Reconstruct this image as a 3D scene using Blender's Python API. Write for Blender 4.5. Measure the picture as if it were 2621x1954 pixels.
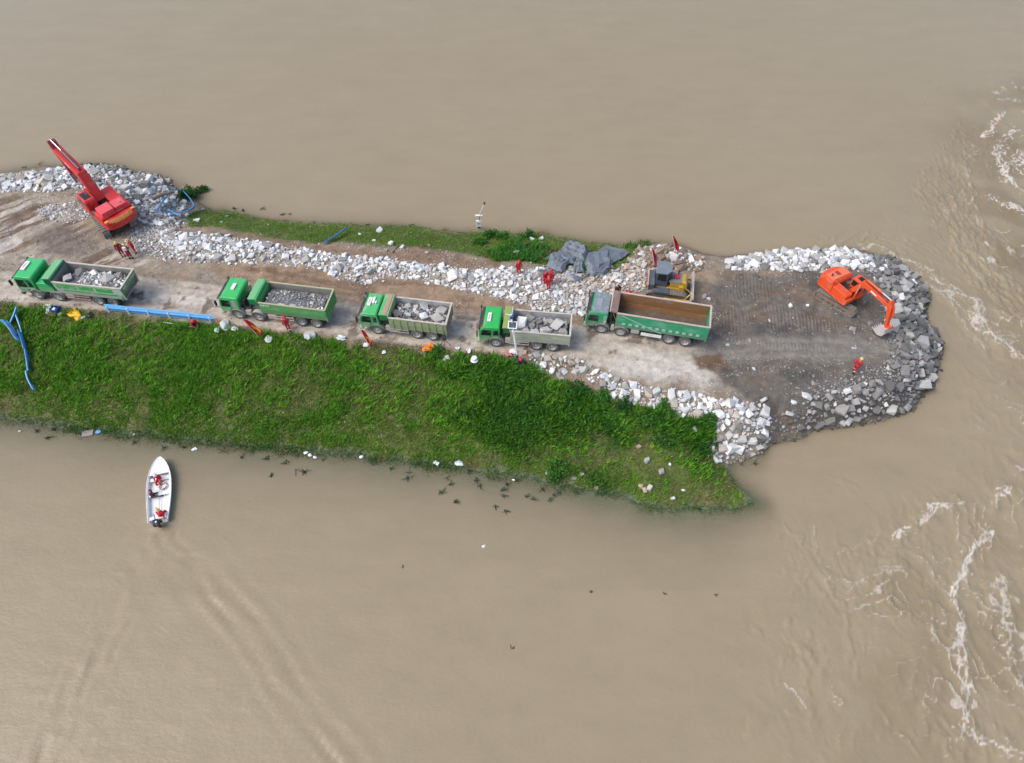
import bpy, bmesh, math, random
import numpy as np
from mathutils import Vector, Matrix, Euler

# ---------------------------------------------------------------- scene, camera, light
for o in list(bpy.data.objects):
    bpy.data.objects.remove(o, do_unlink=True)
SC = bpy.context.scene
COL = SC.collection
FPX, CAMZ, TILT = 1813.0, 48.0, math.radians(37.0)     # focal length in photo pixels, drone height, tilt from nadir
cam_d = bpy.data.cameras.new('camera')
cam_d.sensor_fit = 'HORIZONTAL'; cam_d.sensor_width = 36.0
cam_d.lens = 36.0 * FPX / 2621.0
cam_d.clip_start = 0.5; cam_d.clip_end = 9000.0
cam = bpy.data.objects.new('camera', cam_d); COL.objects.link(cam)
cam.location = (0, 0, CAMZ); cam.rotation_euler = (TILT, 0, 0)
SC.camera = cam

SUN_EL, SUN_AZ = math.radians(52), math.radians(255)   # azimuth clockwise from +Y: light comes from the west-southwest
wd = bpy.data.worlds.new('World'); SC.world = wd; wd.use_nodes = True
wn = wd.node_tree; wn.nodes.clear()
sky = wn.nodes.new('ShaderNodeTexSky'); sky.sky_type = 'NISHITA'; sky.sun_disc = False
sky.sun_elevation = SUN_EL; sky.sun_rotation = SUN_AZ
sky.air_density = 1.0; sky.dust_density = 3.2; sky.ozone_density = 1.0; sky.altitude = 0
bg = wn.nodes.new('ShaderNodeBackground'); bg.inputs[1].default_value = 0.15
wo = wn.nodes.new('ShaderNodeOutputWorld')
wn.links.new(sky.outputs[0], bg.inputs[0]); wn.links.new(bg.outputs[0], wo.inputs[0])
sd = bpy.data.lights.new('sun', 'SUN'); sd.energy = 1.0; sd.angle = math.radians(38); sd.color = (1.0, 0.97, 0.93)
sun = bpy.data.objects.new('sun', sd); COL.objects.link(sun)
sdir = Vector((math.sin(SUN_AZ) * math.cos(SUN_EL), math.cos(SUN_AZ) * math.cos(SUN_EL), math.sin(SUN_EL)))
sun.rotation_euler = sdir.to_track_quat('Z', 'Y').to_euler()
sun.location = (-60, -20, 80)
SC.view_settings.view_transform = 'Standard'; SC.view_settings.look = 'None'
SC.view_settings.gamma = 1.0; SC.view_settings.use_curve_mapping = False
SC.view_settings.exposure = 0.6

# ---------------------------------------------------------------- helpers
RND = random.Random(7)
RNG = np.random.default_rng(11)
ROAD = 2.5                                             # height of the causeway above the flood water

def G(px, py, z=ROAD):
    """survey: place on the level z that the photo shows at (px, py)"""
    dx = (px - 1310.5) / FPX; dy = (977.0 - py) / FPX
    y = dy * math.cos(TILT) + math.sin(TILT); zz = dy * math.sin(TILT) - math.cos(TILT)
    k = (z - CAMZ) / zz
    return Vector((dx * k, y * k, z))

def _h(ix, iy, seed):
    n = (ix.astype(np.int64) * 374761393 + iy.astype(np.int64) * 668265263 + seed * 1442695041) & 0xffffffff
    n = ((n ^ (n >> 13)) * 1274126177) & 0xffffffff
    n = (n ^ (n >> 16)) & 0xffffffff
    return n / 4294967295.0
def vnoise(x, y, seed=0):
    x = np.asarray(x, float); y = np.asarray(y, float)
    ix = np.floor(x); iy = np.floor(y); fx = x - ix; fy = y - iy
    ux = fx * fx * (3 - 2 * fx); uy = fy * fy * (3 - 2 * fy)
    a = _h(ix, iy, seed); b = _h(ix + 1, iy, seed); c = _h(ix, iy + 1, seed); d = _h(ix + 1, iy + 1, seed)
    return (a * (1 - ux) + b * ux) * (1 - uy) + (c * (1 - ux) + d * ux) * uy
def fbm(x, y, seed=0, octv=4, gain=0.5):
    s = 0; a = 1; t = 0
    for i in range(octv):
        s = s + a * vnoise(x * 2 ** i + 17.3 * i, y * 2 ** i - 9.1 * i, seed + i); t += a; a *= gain
    return s / t
def sstep(a, b, x):
    t = np.clip((x - a) / (b - a), 0, 1); return t * t * (3 - 2 * t)
def seg_dist(X, Y, pts, closed=True):
    d = np.full(np.shape(X), 1e9); n = len(pts)
    for i in range(n if closed else n - 1):
        ax, ay = pts[i][:2]; bx, by = pts[(i + 1) % n][:2]
        ex, ey = bx - ax, by - ay; L = ex * ex + ey * ey + 1e-12
        t = np.clip(((X - ax) * ex + (Y - ay) * ey) / L, 0, 1)
        d = np.minimum(d, (X - ax - t * ex) ** 2 + (Y - ay - t * ey) ** 2)
    return np.sqrt(d)
def inside(X, Y, pts):
    r = np.zeros(np.shape(X), bool); n = len(pts); j = n - 1
    for i in range(n):
        xi, yi = pts[i][:2]; xj, yj = pts[j][:2]
        if yi != yj:
            r ^= ((yi > Y) != (yj > Y)) & (X < (xj - xi) * (Y - yi) / (yj - yi) + xi)
        j = i
    return r
def sdist(X, Y, pts):
    """signed distance, positive inside"""
    d = seg_dist(X, Y, pts); return np.where(inside(X, Y, pts), d, -d)

def link(o, parent=None):
    COL.objects.link(o)
    if parent is not None: o.parent = parent
    return o
def tag(o, label=None, cat=None, group=None, kind=None):
    if label: o['label'] = label
    if cat: o['category'] = cat
    if group: o['group'] = group
    if kind: o['kind'] = kind
    return o
def empty(name, loc, rz=0.0, label=None, cat=None, group=None, rot=None):
    o = bpy.data.objects.new(name, None); o.empty_display_size = 0.3
    link(o); o.location = loc
    o.rotation_euler = rot if rot else (0, 0, rz)
    return tag(o, label, cat, group)
def np_mesh(name, V, F, colors=None, smooth=False):
    """V (n,3), F (m,k) arrays -> mesh, k=3 or 4"""
    V = np.asarray(V, np.float32); F = np.asarray(F, np.int32); k = F.shape[1]
    me = bpy.data.meshes.new(name)
    me.vertices.add(len(V)); me.vertices.foreach_set('co', V.ravel())
    me.loops.add(F.size); me.loops.foreach_set('vertex_index', F.ravel())
    me.polygons.add(len(F)); me.polygons.foreach_set('loop_start', np.arange(0, F.size, k, dtype=np.int32))
    me.update(calc_edges=True)
    me.polygons.foreach_set('use_smooth', np.full(len(F), bool(smooth)))
    if colors is not None:
        for an, arr in colors.items():
            arr = np.asarray(arr, np.float32)
            if arr.ndim == 1:
                a = me.attributes.new(an, 'FLOAT', 'POINT'); a.data.foreach_set('value', arr)
            else:
                a = me.attributes.new(an, 'FLOAT_COLOR', 'POINT')
                if arr.shape[1] == 3: arr = np.concatenate([arr, np.ones((len(arr), 1), np.float32)], 1)
                a.data.foreach_set('color', arr.ravel())
    me.validate()
    return me

MATS = {}
def nodes_of(name):
    m = bpy.data.materials.new(name); m.use_nodes = True
    nt = m.node_tree; nt.nodes.clear()
    out = nt.nodes.new('ShaderNodeOutputMaterial'); b = nt.nodes.new('ShaderNodeBsdfPrincipled')
    nt.links.new(b.outputs[0], out.inputs[0])
    return m, nt, b, out
def noise_node(nt, scale, detail=4, rough=0.6, coord='Object', stretch=None):
    tc = nt.nodes.new('ShaderNodeTexCoord'); n = nt.nodes.new('ShaderNodeTexNoise')
    n.inputs['Scale'].default_value = scale; n.inputs['Detail'].default_value = detail; n.inputs['Roughness'].default_value = rough
    if stretch:
        mp = nt.nodes.new('ShaderNodeMapping'); mp.inputs['Scale'].default_value = stretch
        nt.links.new(tc.outputs[coord], mp.inputs[0]); nt.links.new(mp.outputs[0], n.inputs['Vector'])
    else:
        nt.links.new(tc.outputs[coord], n.inputs['Vector'])
    return n
def ramp(nt, src, p0, p1, c0=(0, 0, 0, 1), c1=(1, 1, 1, 1)):
    r = nt.nodes.new('ShaderNodeValToRGB')
    r.color_ramp.elements[0].position = p0; r.color_ramp.elements[1].position = p1
    r.color_ramp.elements[0].color = c0; r.color_ramp.elements[1].color = c1
    nt.links.new(src, r.inputs[0]); return r
def mixc(nt, fac, a, b, mode='MIX'):
    m = nt.nodes.new('ShaderNodeMix'); m.data_type = 'RGBA'; m.blend_type = mode
    for sock, val in ((m.inputs[0], fac), (m.inputs[6], a), (m.inputs[7], b)):
        if isinstance(val, (int, float)): sock.default_value = val
        elif isinstance(val, tuple): sock.default_value = val if len(val) == 4 else (*val, 1)
        else: nt.links.new(val, sock)
    return m.outputs[2]
def pmat(name, col, rough=0.55, metal=0.0, dirt=(0.36, 0.31, 0.25), amt=0.35, scale=1.6, bump=0.15, rand=0.0, streak=None, splash=0.0):
    """paint / metal / cloth with uneven dirt and a little relief"""
    if name in MATS: return MATS[name]
    m, nt, b, out = nodes_of(name)
    n = noise_node(nt, scale, 6, 0.65, stretch=streak)
    r = ramp(nt, n.outputs[0], 0.62 - 0.35 * amt, 0.9 - 0.3 * amt)
    n2 = noise_node(nt, scale * 7, 3, 0.6)
    base = mixc(nt, n2.outputs[0], tuple(c * 0.86 for c in col), tuple(min(1, c * 1.1) for c in col))
    if rand:
        oi = nt.nodes.new('ShaderNodeObjectInfo')
        mr = nt.nodes.new('ShaderNodeMapRange'); mr.inputs[3].default_value = 1 - rand; mr.inputs[4].default_value = 1 + rand * 0.6
        nt.links.new(oi.outputs['Random'], mr.inputs[0])
        vm = nt.nodes.new('ShaderNodeVectorMath'); vm.operation = 'SCALE'
        nt.links.new(base, vm.inputs[0]); nt.links.new(mr.outputs[0], vm.inputs['Scale']); base = vm.outputs[0]
    if amt > 0: base = mixc(nt, r.outputs[0], base, dirt)
    if splash:                                         # road dust thrown up from below
        tcs = nt.nodes.new('ShaderNodeTexCoord'); sx = nt.nodes.new('ShaderNodeSeparateXYZ'); nt.links.new(tcs.outputs['Object'], sx.inputs[0])
        mz = nt.nodes.new('ShaderNodeMapRange'); mz.inputs[1].default_value = 1.75; mz.inputs[2].default_value = 0.55; nt.links.new(sx.outputs['Z'], mz.inputs[0])
        ns = noise_node(nt, 2.6, 5, 0.7); mu = nt.nodes.new('ShaderNodeMath'); mu.operation = 'MULTIPLY'; nt.links.new(mz.outputs[0], mu.inputs[0]); nt.links.new(ns.outputs[0], mu.inputs[1])
        mu2 = nt.nodes.new('ShaderNodeMath'); mu2.operation = 'MULTIPLY'; mu2.use_clamp = True; nt.links.new(mu.outputs[0], mu2.inputs[0]); mu2.inputs[1].default_value = 2.0 * splash
        base = mixc(nt, mu2.outputs[0], base, (0.40, 0.36, 0.30))
    nt.links.new(base, b.inputs['Base Color'])
    b.inputs['Roughness'].default_value = rough; b.inputs['Metallic'].default_value = metal
    if bump:
        bp = nt.nodes.new('ShaderNodeBump'); bp.inputs['Strength'].default_value = bump; bp.inputs['Distance'].default_value = 0.02
        nt.links.new(n2.outputs[0], bp.inputs['Height']); nt.links.new(bp.outputs[0], b.inputs['Normal'])
    MATS[name] = m
    return m

class MB:
    """collects solids, builds them as one mesh object"""
    def __init__(s): s.v = []; s.f = []; s.m = []
    def add(s, verts, faces, mi=0):
        k = len(s.v); s.v += [tuple(p) for p in verts]
        s.f += [tuple(k + i for i in f) for f in faces]; s.m += [mi] * len(faces); return s
    def hexa(s, p, mi=0):
        return s.add(p, [(3, 2, 1, 0), (4, 5, 6, 7), (0, 1, 5, 4), (1, 2, 6, 5), (2, 3, 7, 6), (3, 0, 4, 7)], mi)
    def box(s, x0, x1, y0, y1, z0, z1, mi=0):
        return s.hexa([(x0, y0, z0), (x1, y0, z0), (x1, y1, z0), (x0, y1, z0), (x0, y0, z1), (x1, y0, z1), (x1, y1, z1), (x0, y1, z1)], mi)
    def bar(s, a, b, w, h, up=(0, 0, 1), mi=0, w2=None, h2=None):
        a = Vector(a); b = Vector(b); d = (b - a).normalized(); u = Vector(up)
        if abs(d.dot(u)) > 0.98: u = Vector((1, 0, 0))
        r = d.cross(u).normalized(); u = r.cross(d).normalized()
        w2 = w if w2 is None else w2; h2 = h if h2 is None else h2
        q = []
        for p, ww, hh in ((a, w, h), (b, w2, h2)):
            q += [p - r * ww / 2 - u * hh / 2, p + r * ww / 2 - u * hh / 2, p + r * ww / 2 + u * hh / 2, p - r * ww / 2 + u * hh / 2]
        return s.hexa(q, mi)
    def prism(s, prof, y0, y1, mi=0, axis='y'):
        n = len(prof); ar = sum(prof[i][0] * prof[(i + 1) % n][1] - prof[(i + 1) % n][0] * prof[i][1] for i in range(n))
        if ar < 0: prof = prof[::-1]
        def P(a, b, c): return (a, c, b) if axis == 'y' else ((c, a, b) if axis == 'x' else (a, b, c))
        v = [P(a, b, y0) for a, b in prof] + [P(a, b, y1) for a, b in prof]
        f = [tuple(range(n)), tuple(range(2 * n - 1, n - 1, -1))]
        f += [((i + 1) % n, i, n + i, n + (i + 1) % n) for i in range(n)]
        if axis != 'y': f = [t[::-1] for t in f]
        return s.add(v, f, mi)
    def cyl(s, a, b, r, n=10, r2=None, mi=0, cap=True):
        a = Vector(a); b = Vector(b); d = (b - a).normalized()
        u = d.orthogonal().normalized(); w = d.cross(u); r2 = r if r2 is None else r2
        v = []
        for p, rr in ((a, r), (b, r2)):
            for i in range(n):
                t = 2 * math.pi * i / n; v.append(p + (u * math.cos(t) + w * math.sin(t)) * rr)
        f = [(i, (i + 1) % n, n + (i + 1) % n, n + i) for i in range(n)]
        if cap: f += [tuple(range(n - 1, -1, -1)), tuple(range(n, 2 * n))]
        return s.add(v, f, mi)
    def tube(s, pts, r, n=7, mi=0):
        pts = [Vector(p) for p in pts]; m = len(pts); v = []
        rr = r if isinstance(r, (list, tuple)) else [r] * m
        u = None
        for i, p in enumerate(pts):
            d = (pts[min(i + 1, m - 1)] - pts[max(i - 1, 0)]).normalized()
            if u is None: u = d.orthogonal().normalized()
            u = (u - d * u.dot(d)); u = u.normalized() if u.length > 1e-5 else d.orthogonal().normalized()
            w = d.cross(u)
            for k in range(n):
                t = 2 * math.pi * k / n; v.append(p + (u * math.cos(t) + w * math.sin(t)) * rr[i])
        f = []
        for i in range(m - 1):
            for k in range(n):
                a = i * n + k; b = i * n + (k + 1) % n; f.append((a, b, b + n, a + n))
        f += [tuple(range(n - 1, -1, -1)), tuple(range((m - 1) * n, m * n))]
        return s.add(v, f, mi)
    def lathe(s, prof, c=(0, 0, 0), axis='y', n=20, mi=0):
        v = []; m = len(prof)
        for r, h in prof:
            for k in range(n):
                t = 2 * math.pi * k / n; a, b = r * math.cos(t), r * math.sin(t)
                v.append((c[0] + a, c[1] + h, c[2] + b) if axis == 'y' else ((c[0] + a, c[1] + b, c[2] + h) if axis == 'z' else (c[0] + h, c[1] + a, c[2] + b)))
        f = []
        for i in range(m - 1):
            for k in range(n):
                a = i * n + k; b = i * n + (k + 1) % n; f.append((a, b, b + n, a + n))
        return s.add(v, f, mi)
    def mesh(s, name, mats, smooth=False):
        me = bpy.data.meshes.new(name); me.from_pydata(s.v, [], s.f)
        for m in (mats if isinstance(mats, (list, tuple)) else [mats]): me.materials.append(m)
        if any(s.m): me.polygons.foreach_set('material_index', s.m)
        bm = bmesh.new(); bm.from_mesh(me); bmesh.ops.recalc_face_normals(bm, faces=bm.faces); bm.to_mesh(me); bm.free()
        if smooth: me.polygons.foreach_set('use_smooth', [True] * len(me.polygons))
        return me
    def build(s, name, mats, parent=None, smooth=False, bevel=0.0, loc=None, seg=2):
        o = bpy.data.objects.new(name, s.mesh(name, mats, smooth)); link(o, parent)
        if loc is not None: o.location = loc
        if bevel:
            md = o.modifiers.new('bevel', 'BEVEL'); md.width = bevel; md.segments = seg; md.limit_method = 'ANGLE'; md.angle_limit = math.radians(35)
        return o
def text_mesh(txt, size, depth=0.004):
    cu = bpy.data.curves.new('lettering', 'FONT'); cu.body = txt; cu.size = size; cu.extrude = depth; cu.resolution_u = 2
    cu.align_x = 'CENTER'; cu.align_y = 'CENTER'
    o = bpy.data.objects.new('lettering', cu); link(o)
    dg = bpy.context.evaluated_depsgraph_get(); dg.update()
    me = bpy.data.meshes.new_from_object(o.evaluated_get(dg), depsgraph=dg)
    bpy.data.objects.remove(o, do_unlink=True); bpy.data.curves.remove(cu)
    return me
def text_on(txt, size, mat, parent, origin, xdir, ydir, name='lettering'):
    me = text_mesh(txt, size); me.materials.clear(); me.materials.append(mat)
    o = bpy.data.objects.new(name, me); link(o, parent)
    x = Vector(xdir).normalized(); z = x.cross(Vector(ydir)).normalized(); y = z.cross(x)
    M = Matrix((x, y, z)).transposed().to_4x4(); M.translation = Vector(origin)
    o.matrix_basis = M
    return o

# ================================================================ SETTING: causeway, flood water
WATER_PX = [(-330, 480), (-150, 462), (0, 449), (91, 432), (151, 430), (236, 424), (303, 430), (348, 445), (402, 452), (436, 472), (454, 490),
 (470, 505), (499, 524), (525, 538), (589, 547), (678, 566), (760, 574), (830, 580), (900, 580), (1016, 580), (1125, 595), (1220, 603), (1300, 605), (1403, 604),
 (1454, 618), (1530, 628), (1581, 634), (1652, 627), (1696, 627), (1747, 634), (1798, 654), (1861, 661), (1899, 657), (1965, 649), (2039, 645),
 (2128, 640), (2179, 637), (2212, 647), (2288, 665), (2331, 697), (2352, 725), (2380, 758), (2366, 783), (2366, 824), (2390, 854),
 (2414, 892), (2396, 930), (2385, 976), (2358, 1004), (2328, 1048), (2262, 1068), (2174, 1085), (2136, 1092), (2079, 1092), (2057, 1118),
 (1968, 1135), (1946, 1160), (1877, 1177), (1851, 1190), (1857, 1221), (1889, 1253), (1918, 1272), (1945, 1292), (1889, 1300), (1763, 1300), (1640, 1296),
 (1605, 1264), (1542, 1266), (1447, 1243), (1384, 1227), (1290, 1216), (1211, 1199), (1163, 1190), (1100, 1188), (942, 1168), (816, 1152),
 (658, 1140), (500, 1124), (303, 1106), (151, 1086), (0, 1068), (-150, 1050), (-330, 1030)]
CREST_PX = [(-330, 545), (-150, 530), (0, 505), (150, 490), (260, 505), (345, 530), (420, 585), (480, 604), (620, 612), (750, 634), (900, 660), (1000, 664),
 (1100, 680), (1200, 696), (1300, 694), (1400, 706), (1500, 700), (1600, 682), (1700, 680), (1800, 690), (1900, 694), (2050, 684), (2180, 682),
 (2245, 705), (2285, 760), (2310, 850), (2330, 900), (2310, 950), (2260, 985), (2180, 1005), (2080, 1010), (1990, 1010), (1900, 1035),
 (1830, 1035), (1740, 1000), (1640, 970), (1560, 945), (1480, 925), (1400, 912), (1200, 893), (1070, 880), (880, 860), (754, 848), (575, 824),
 (500, 811), (272, 793), (0, 766), (-150, 752), (-330, 735)]
WATER = [G(x, y, 0) for x, y in WATER_PX]; CREST = [G(x, y, ROAD) for x, y in CREST_PX]
TX0, TX1, TY0, TY1, TS = -86.0, 46.0, 18.0, 72.0, 0.16
tx = np.arange(TX0, TX1 + 1e-6, TS); ty = np.arange(TY0, TY1 + 1e-6, TS)
TXX, TYY = np.meshgrid(tx, ty)

def base_height(X, Y):
    dw = seg_dist(X, Y, WATER); dc = seg_dist(X, Y, CREST)
    inw = inside(X, Y, WATER); inc = inside(X, Y, CREST)
    t = dw / (dw + dc + 1e-6)
    steep = sstep(14, 22, X)
    z = np.where(inc, ROAD, np.where(inw, ROAD * (t + 0.12 * np.sin(math.pi * t)), -np.minimum(dw * (0.2 + 0.35 * steep), 2.6)))
    return z, inw, inc, dw, dc
HZ, IN_W, IN_C, DW, DC = base_height(TXX, TYY)
def blur(a, n):
    for _ in range(n):
        b = np.pad(a, 1, mode='edge'); a = (b[:-2, 1:-1] + b[2:, 1:-1] + b[1:-1, :-2] + b[1:-1, 2:] + 2 * b[1:-1, 1:-1]) / 6
    return a
HZ = blur(HZ, 14)
def hz(x, y):
    """bilinear height of the causeway"""
    x = np.asarray(x, float); y = np.asarray(y, float)
    u = np.clip((x - TX0) / TS, 0, len(tx) - 1.001); v = np.clip((y - TY0) / TS, 0, len(ty) - 1.001)
    i = u.astype(int); j = v.astype(int); fu = u - i; fv = v - j
    return (HZ[j, i] * (1 - fu) + HZ[j, i + 1] * fu) * (1 - fv) + (HZ[j + 1, i] * (1 - fu) + HZ[j + 1, i + 1] * fu) * fv
def GT(px, py, dz=0.0):
    z = 1.5
    for _ in range(14):
        p = G(px, py, z); z = 0.5 * z + 0.5 * max(float(hz(p.x, p.y)), 0.0)
    p = G(px, py, z); p.z = max(float(hz(p.x, p.y)), 0.0) + dz
    return p
def WP(pts): return [GT(x, y)[:2] for x, y in pts]
def interp_line(pts, n):
    pts = np.array([p[:2] for p in pts], float); d = np.r_[0, np.cumsum(np.linalg.norm(np.diff(pts, axis=0), axis=1))]
    s = np.linspace(0, d[-1], n); return np.c_[np.interp(s, d, pts[:, 0]), np.interp(s, d, pts[:, 1])]

# --- zones (photo pixels on the ground -> world)
Z = {
 'row': [(395, 572), (450, 598), (620, 616), (760, 640), (900, 664), (1000, 668), (1110, 686), (1200, 698), (1290, 692), (1350, 696), (1395, 690), (1400, 740), (1470, 770), (1475, 800), (1380, 790), (1300, 762),
         (1200, 738), (1100, 716), (1000, 703), (930, 722), (880, 712), (830, 684), (750, 674), (640, 668), (560, 668), (470, 664), (420, 625)],
 'beige': [(1390, 700), (1470, 690), (1560, 700), (1640, 676), (1660, 720), (1640, 740), (1530, 770), (1500, 800), (1400, 790), (1340, 760)],
 'heap': [(1590, 690), (1640, 640), (1700, 632), (1760, 645), (1800, 668), (1790, 690), (1740, 692), (1690, 690), (1640, 700)],
 'north': [(1855, 668), (1960, 648), (2040, 644), (2130, 640), (2180, 640), (2225, 660), (2225, 690), (2130, 692), (2040, 690), (1960, 688), (1900, 692), (1870, 688)],
 'tip': [(2200, 650), (2290, 664), (2335, 697), (2386, 758), (2370, 790), (2372, 830), (2395, 856), (2418, 892), (2398, 930), (2388, 978), (2360, 1006), (2300, 1010), (2280, 960), (2290, 900), (2280, 850), (2265, 780), (2260, 730), (2225, 695)],
 'south': [(2290, 985), (2360, 1006), (2330, 1050), (2262, 1070), (2174, 1088), (2120, 1092), (2070, 1085), (2075, 1030), (2130, 1010), (2210, 985)],
 'inner': [(2100, 990), (2200, 968), (2290, 930), (2290, 985), (2200, 990), (2130, 1012), (2070, 1030)],
 'corner': [(1830, 1030), (1900, 1030), (1960, 1050), (1965, 1130), (1946, 1162), (1878, 1180), (1830, 1170), (1815, 1150), (1840, 1100)],
 'band': [(1550, 968), (1600, 985), (1680, 1000), (1760, 1010), (1840, 1030), (1830, 1070), (1790, 1065), (1720, 1050), (1640, 1030), (1560, 1012)],
 'road_stones': [(1355, 908), (1440, 915), (1500, 930), (1560, 960), (1560, 985), (1470, 955), (1440, 960), (1360, 945)],
 'left_n': [(-60, 458), (0, 452), (91, 446), (151, 432), (200, 440), (190, 480), (120, 490), (50, 482), (-60, 500)],
 'pile': [(150, 430), (236, 421), (303, 428), (348, 444), (402, 450), (440, 470), (456, 492), (470, 530), (470, 575), (420, 590), (380, 580), (340, 545), (290, 500), (250, 480), (190, 480)],
 'gap': [(1965, 1132), (2057, 1118), (2082, 1092), (2070, 1050), (2000, 1060), (1960, 1090)],
 'left_s': [(110, 535), (220, 520), (240, 545), (180, 560), (120, 556)],
 'front': [(350, 590), (430, 600), (470, 640), (430, 660), (360, 640), (330, 610)],
}
ZW = {k: WP(v) for k, v in Z.items()}
GRASS_S = [(-330, 748), (0, 782), (272, 806), (500, 830), (754, 866), (880, 880), (1070, 900), (1200, 915), (1340, 935), (1440, 985), (1545, 1015), (1640, 1050), (1720, 1075), (1800, 1085), (1830, 1120), (1812, 1160),
           (1850, 1195), (1875, 1240), (1940, 1300), (1960, 1312), (1640, 1318), (1600, 1283), (1447, 1264), (1200, 1221), (942, 1190), (658, 1164), (303, 1131), (0, 1095), (-330, 1047)]
GRASS_N = [(470, 548), (530, 530), (600, 540), (760, 566), (1016, 572), (1220, 594), (1403, 596), (1460, 610), (1600, 628), (1660, 625), (1610, 680), (1560, 700), (1400, 690), (1340, 668), (1270, 668), (1200, 650), (1120, 640),
           (1040, 630), (960, 632), (880, 618), (800, 622), (700, 612), (620, 594), (540, 580), (490, 580)]
GS, GN = WP(GRASS_S), WP(GRASS_N)
WEED = WP([(1110, 910), (1240, 920), (1350, 950), (1420, 1000), (1500, 990), (1560, 1015), (1640, 1035), (1700, 1070), (1800, 1085), (1830, 1130), (1810, 1150), (1760, 1140), (1700, 1120), (1620, 1100), (1640, 1140), (1540, 1185), (1430, 1160), (1330, 1100), (1220, 1050), (1120, 1000), (1090, 950)])
ROADW = WP([(-330, 672), (0, 700), (250, 700), (420, 720), (640, 742), (800, 768), (960, 786), (1150, 806), (1300, 822), (1500, 835), (1640, 850), (1780, 885), (1790, 945), (1700, 962), (1600, 948), (1429, 915), (1200, 893), (880, 862), (575, 827), (272, 796), (0, 769), (-330, 738)])
MUDW = WP([(1800, 720), (1900, 700), (2050, 690), (2200, 690), (2330, 720), (2400, 850), (2400, 980), (2250, 1080), (2060, 1120), (1960, 1130), (1950, 1060), (1880, 1010), (1830, 960), (1790, 900), (1830, 830)])
SMOOTHW = WP([(1790, 868), (2000, 860), (2200, 862), (2290, 880), (2290, 915), (2150, 925), (2000, 918), (1850, 925), (1770, 915)])
BROWNW = WP([(560, 672), (700, 668), (860, 700), (1000, 705), (1200, 738), (1400, 790), (1480, 800), (1480, 822), (1300, 812), (1150, 796), (960, 776), (800, 756), (640, 730), (560, 712)])
BROWN2W = WP([(590, 590), (760, 620), (900, 640), (1000, 640), (1130, 640), (1280, 670), (1290, 690), (1100, 690), (900, 665), (700, 632), (600, 610)])
SPOILW = WP([(-330, 540), (0, 500), (100, 500), (200, 540), (250, 600), (340, 650), (450, 690), (250, 690), (0, 680), (-330, 660)])
DARKW = WP([(95, 590), (170, 580), (240, 600), (280, 640), (200, 660), (110, 650)])
PALEW = WP([(1660, 900), (1780, 905), (1830, 960), (1800, 985), (1700, 985), (1560, 960), (1560, 935)])
RUSTW = WP([(1775, 912), (1840, 905), (1870, 940), (1830, 955), (1780, 950)])
DOZW = WP([(1560, 700), (1700, 720), (1800, 690), (1990, 690), (1990, 780), (1820, 770), (1790, 800), (1640, 745), (1600, 748)])
CLEATW = WP([(1830, 790), (1990, 770), (2080, 800), (2180, 820), (2200, 850), (2000, 862), (1840, 860)])

print('zones done')
# --- relief
nz = fbm(TXX * 0.9, TYY * 0.9, 3, 5) - 0.5
road_dir = math.radians(-8.5)
SX = TXX * math.cos(road_dir) + TYY * math.sin(road_dir); SY = -TXX * math.sin(road_dir) + TYY * math.cos(road_dir)
d_row = sdist(TXX, TYY, ZW['row']); d_pile = sdist(TXX, TYY, ZW['pile']); d_heap = sdist(TXX, TYY, ZW['heap'])
d_road = sdist(TXX, TYY, ROADW); d_mud = sdist(TXX, TYY, MUDW); d_spoil = sdist(TXX, TYY, SPOILW)
d_gs = sdist(TXX, TYY, GS); d_gn = sdist(TXX, TYY, GN); d_smooth = sdist(TXX, TYY, SMOOTHW)
land = sstep(-0.5, 0.8, np.where(IN_W, DW, -DW))
HZ = HZ + 0.32 * sstep(0, 1.2, d_row) * (0.7 + 0.6 * fbm(TXX * 0.35, TYY * 0.35, 21, 3)) + 0.4 * sstep(0, 2.5, d_pile) + 0.6 * sstep(0, 1.8, d_heap)
rough = np.where(d_road > -0.4, 0.05, 0.22)
rough = np.where(d_smooth > 0, 0.05, rough)
HZ = HZ + land * rough * nz * 1.6 + (1 - land) * 0.12 * nz
fur = vnoise(SX * 0.25, SY * 3.2, 5) - 0.5                                    # wheel ruts along the road
HZ = HZ + land * fur * 0.10 * sstep(-3.5, 0.5, np.minimum(np.maximum(sdist(TXX, TYY, BROWNW), d_road - 0.4), 1))
sp_dir = math.radians(38)
PX_ = TXX * math.cos(sp_dir) + TYY * math.sin(sp_dir); PY_ = -TXX * math.sin(sp_dir) + TYY * math.cos(sp_dir)
HZ = HZ + 0.16 * (fbm(PX_ * 0.35, PY_ * 2.6, 8, 3) - 0.5) * 2 * sstep(0, 1.5, d_spoil)
# --- ground colours: what each patch of ground is made of
def lerp(a, b, t): return a + (np.asarray(b) - a) * t[..., None]
def edge(d, w=0.5, seed=1, amp=0.9, fr=0.8): return sstep(-w, w, d + amp * 2 * (fbm(TXX * fr, TYY * fr, seed, 4) - 0.5))
C = np.zeros(TXX.shape + (3,)) + np.array((0.30, 0.245, 0.18))
C = lerp(C, (0.235, 0.165, 0.105), sstep(0.42, 0.62, fbm(TXX * 0.5, TYY * 0.5, 31, 5)) * 0.6)
C = lerp(C, (0.37, 0.315, 0.245), edge(d_spoil, 0.8, 2))
C = lerp(C, (0.50, 0.46, 0.405), edge(d_spoil, 0.8, 2) * sstep(0.54, 0.68, fbm(PX_ * 0.3, PY_ * 0.8, 29, 5)) * 0.8)
C = lerp(C, (0.17, 0.118, 0.078), edge(d_spoil, 0.8, 2) * sstep(0.48, 0.64, fbm(PX_ * 0.25, PY_ * 1.8, 9, 4)))
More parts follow.
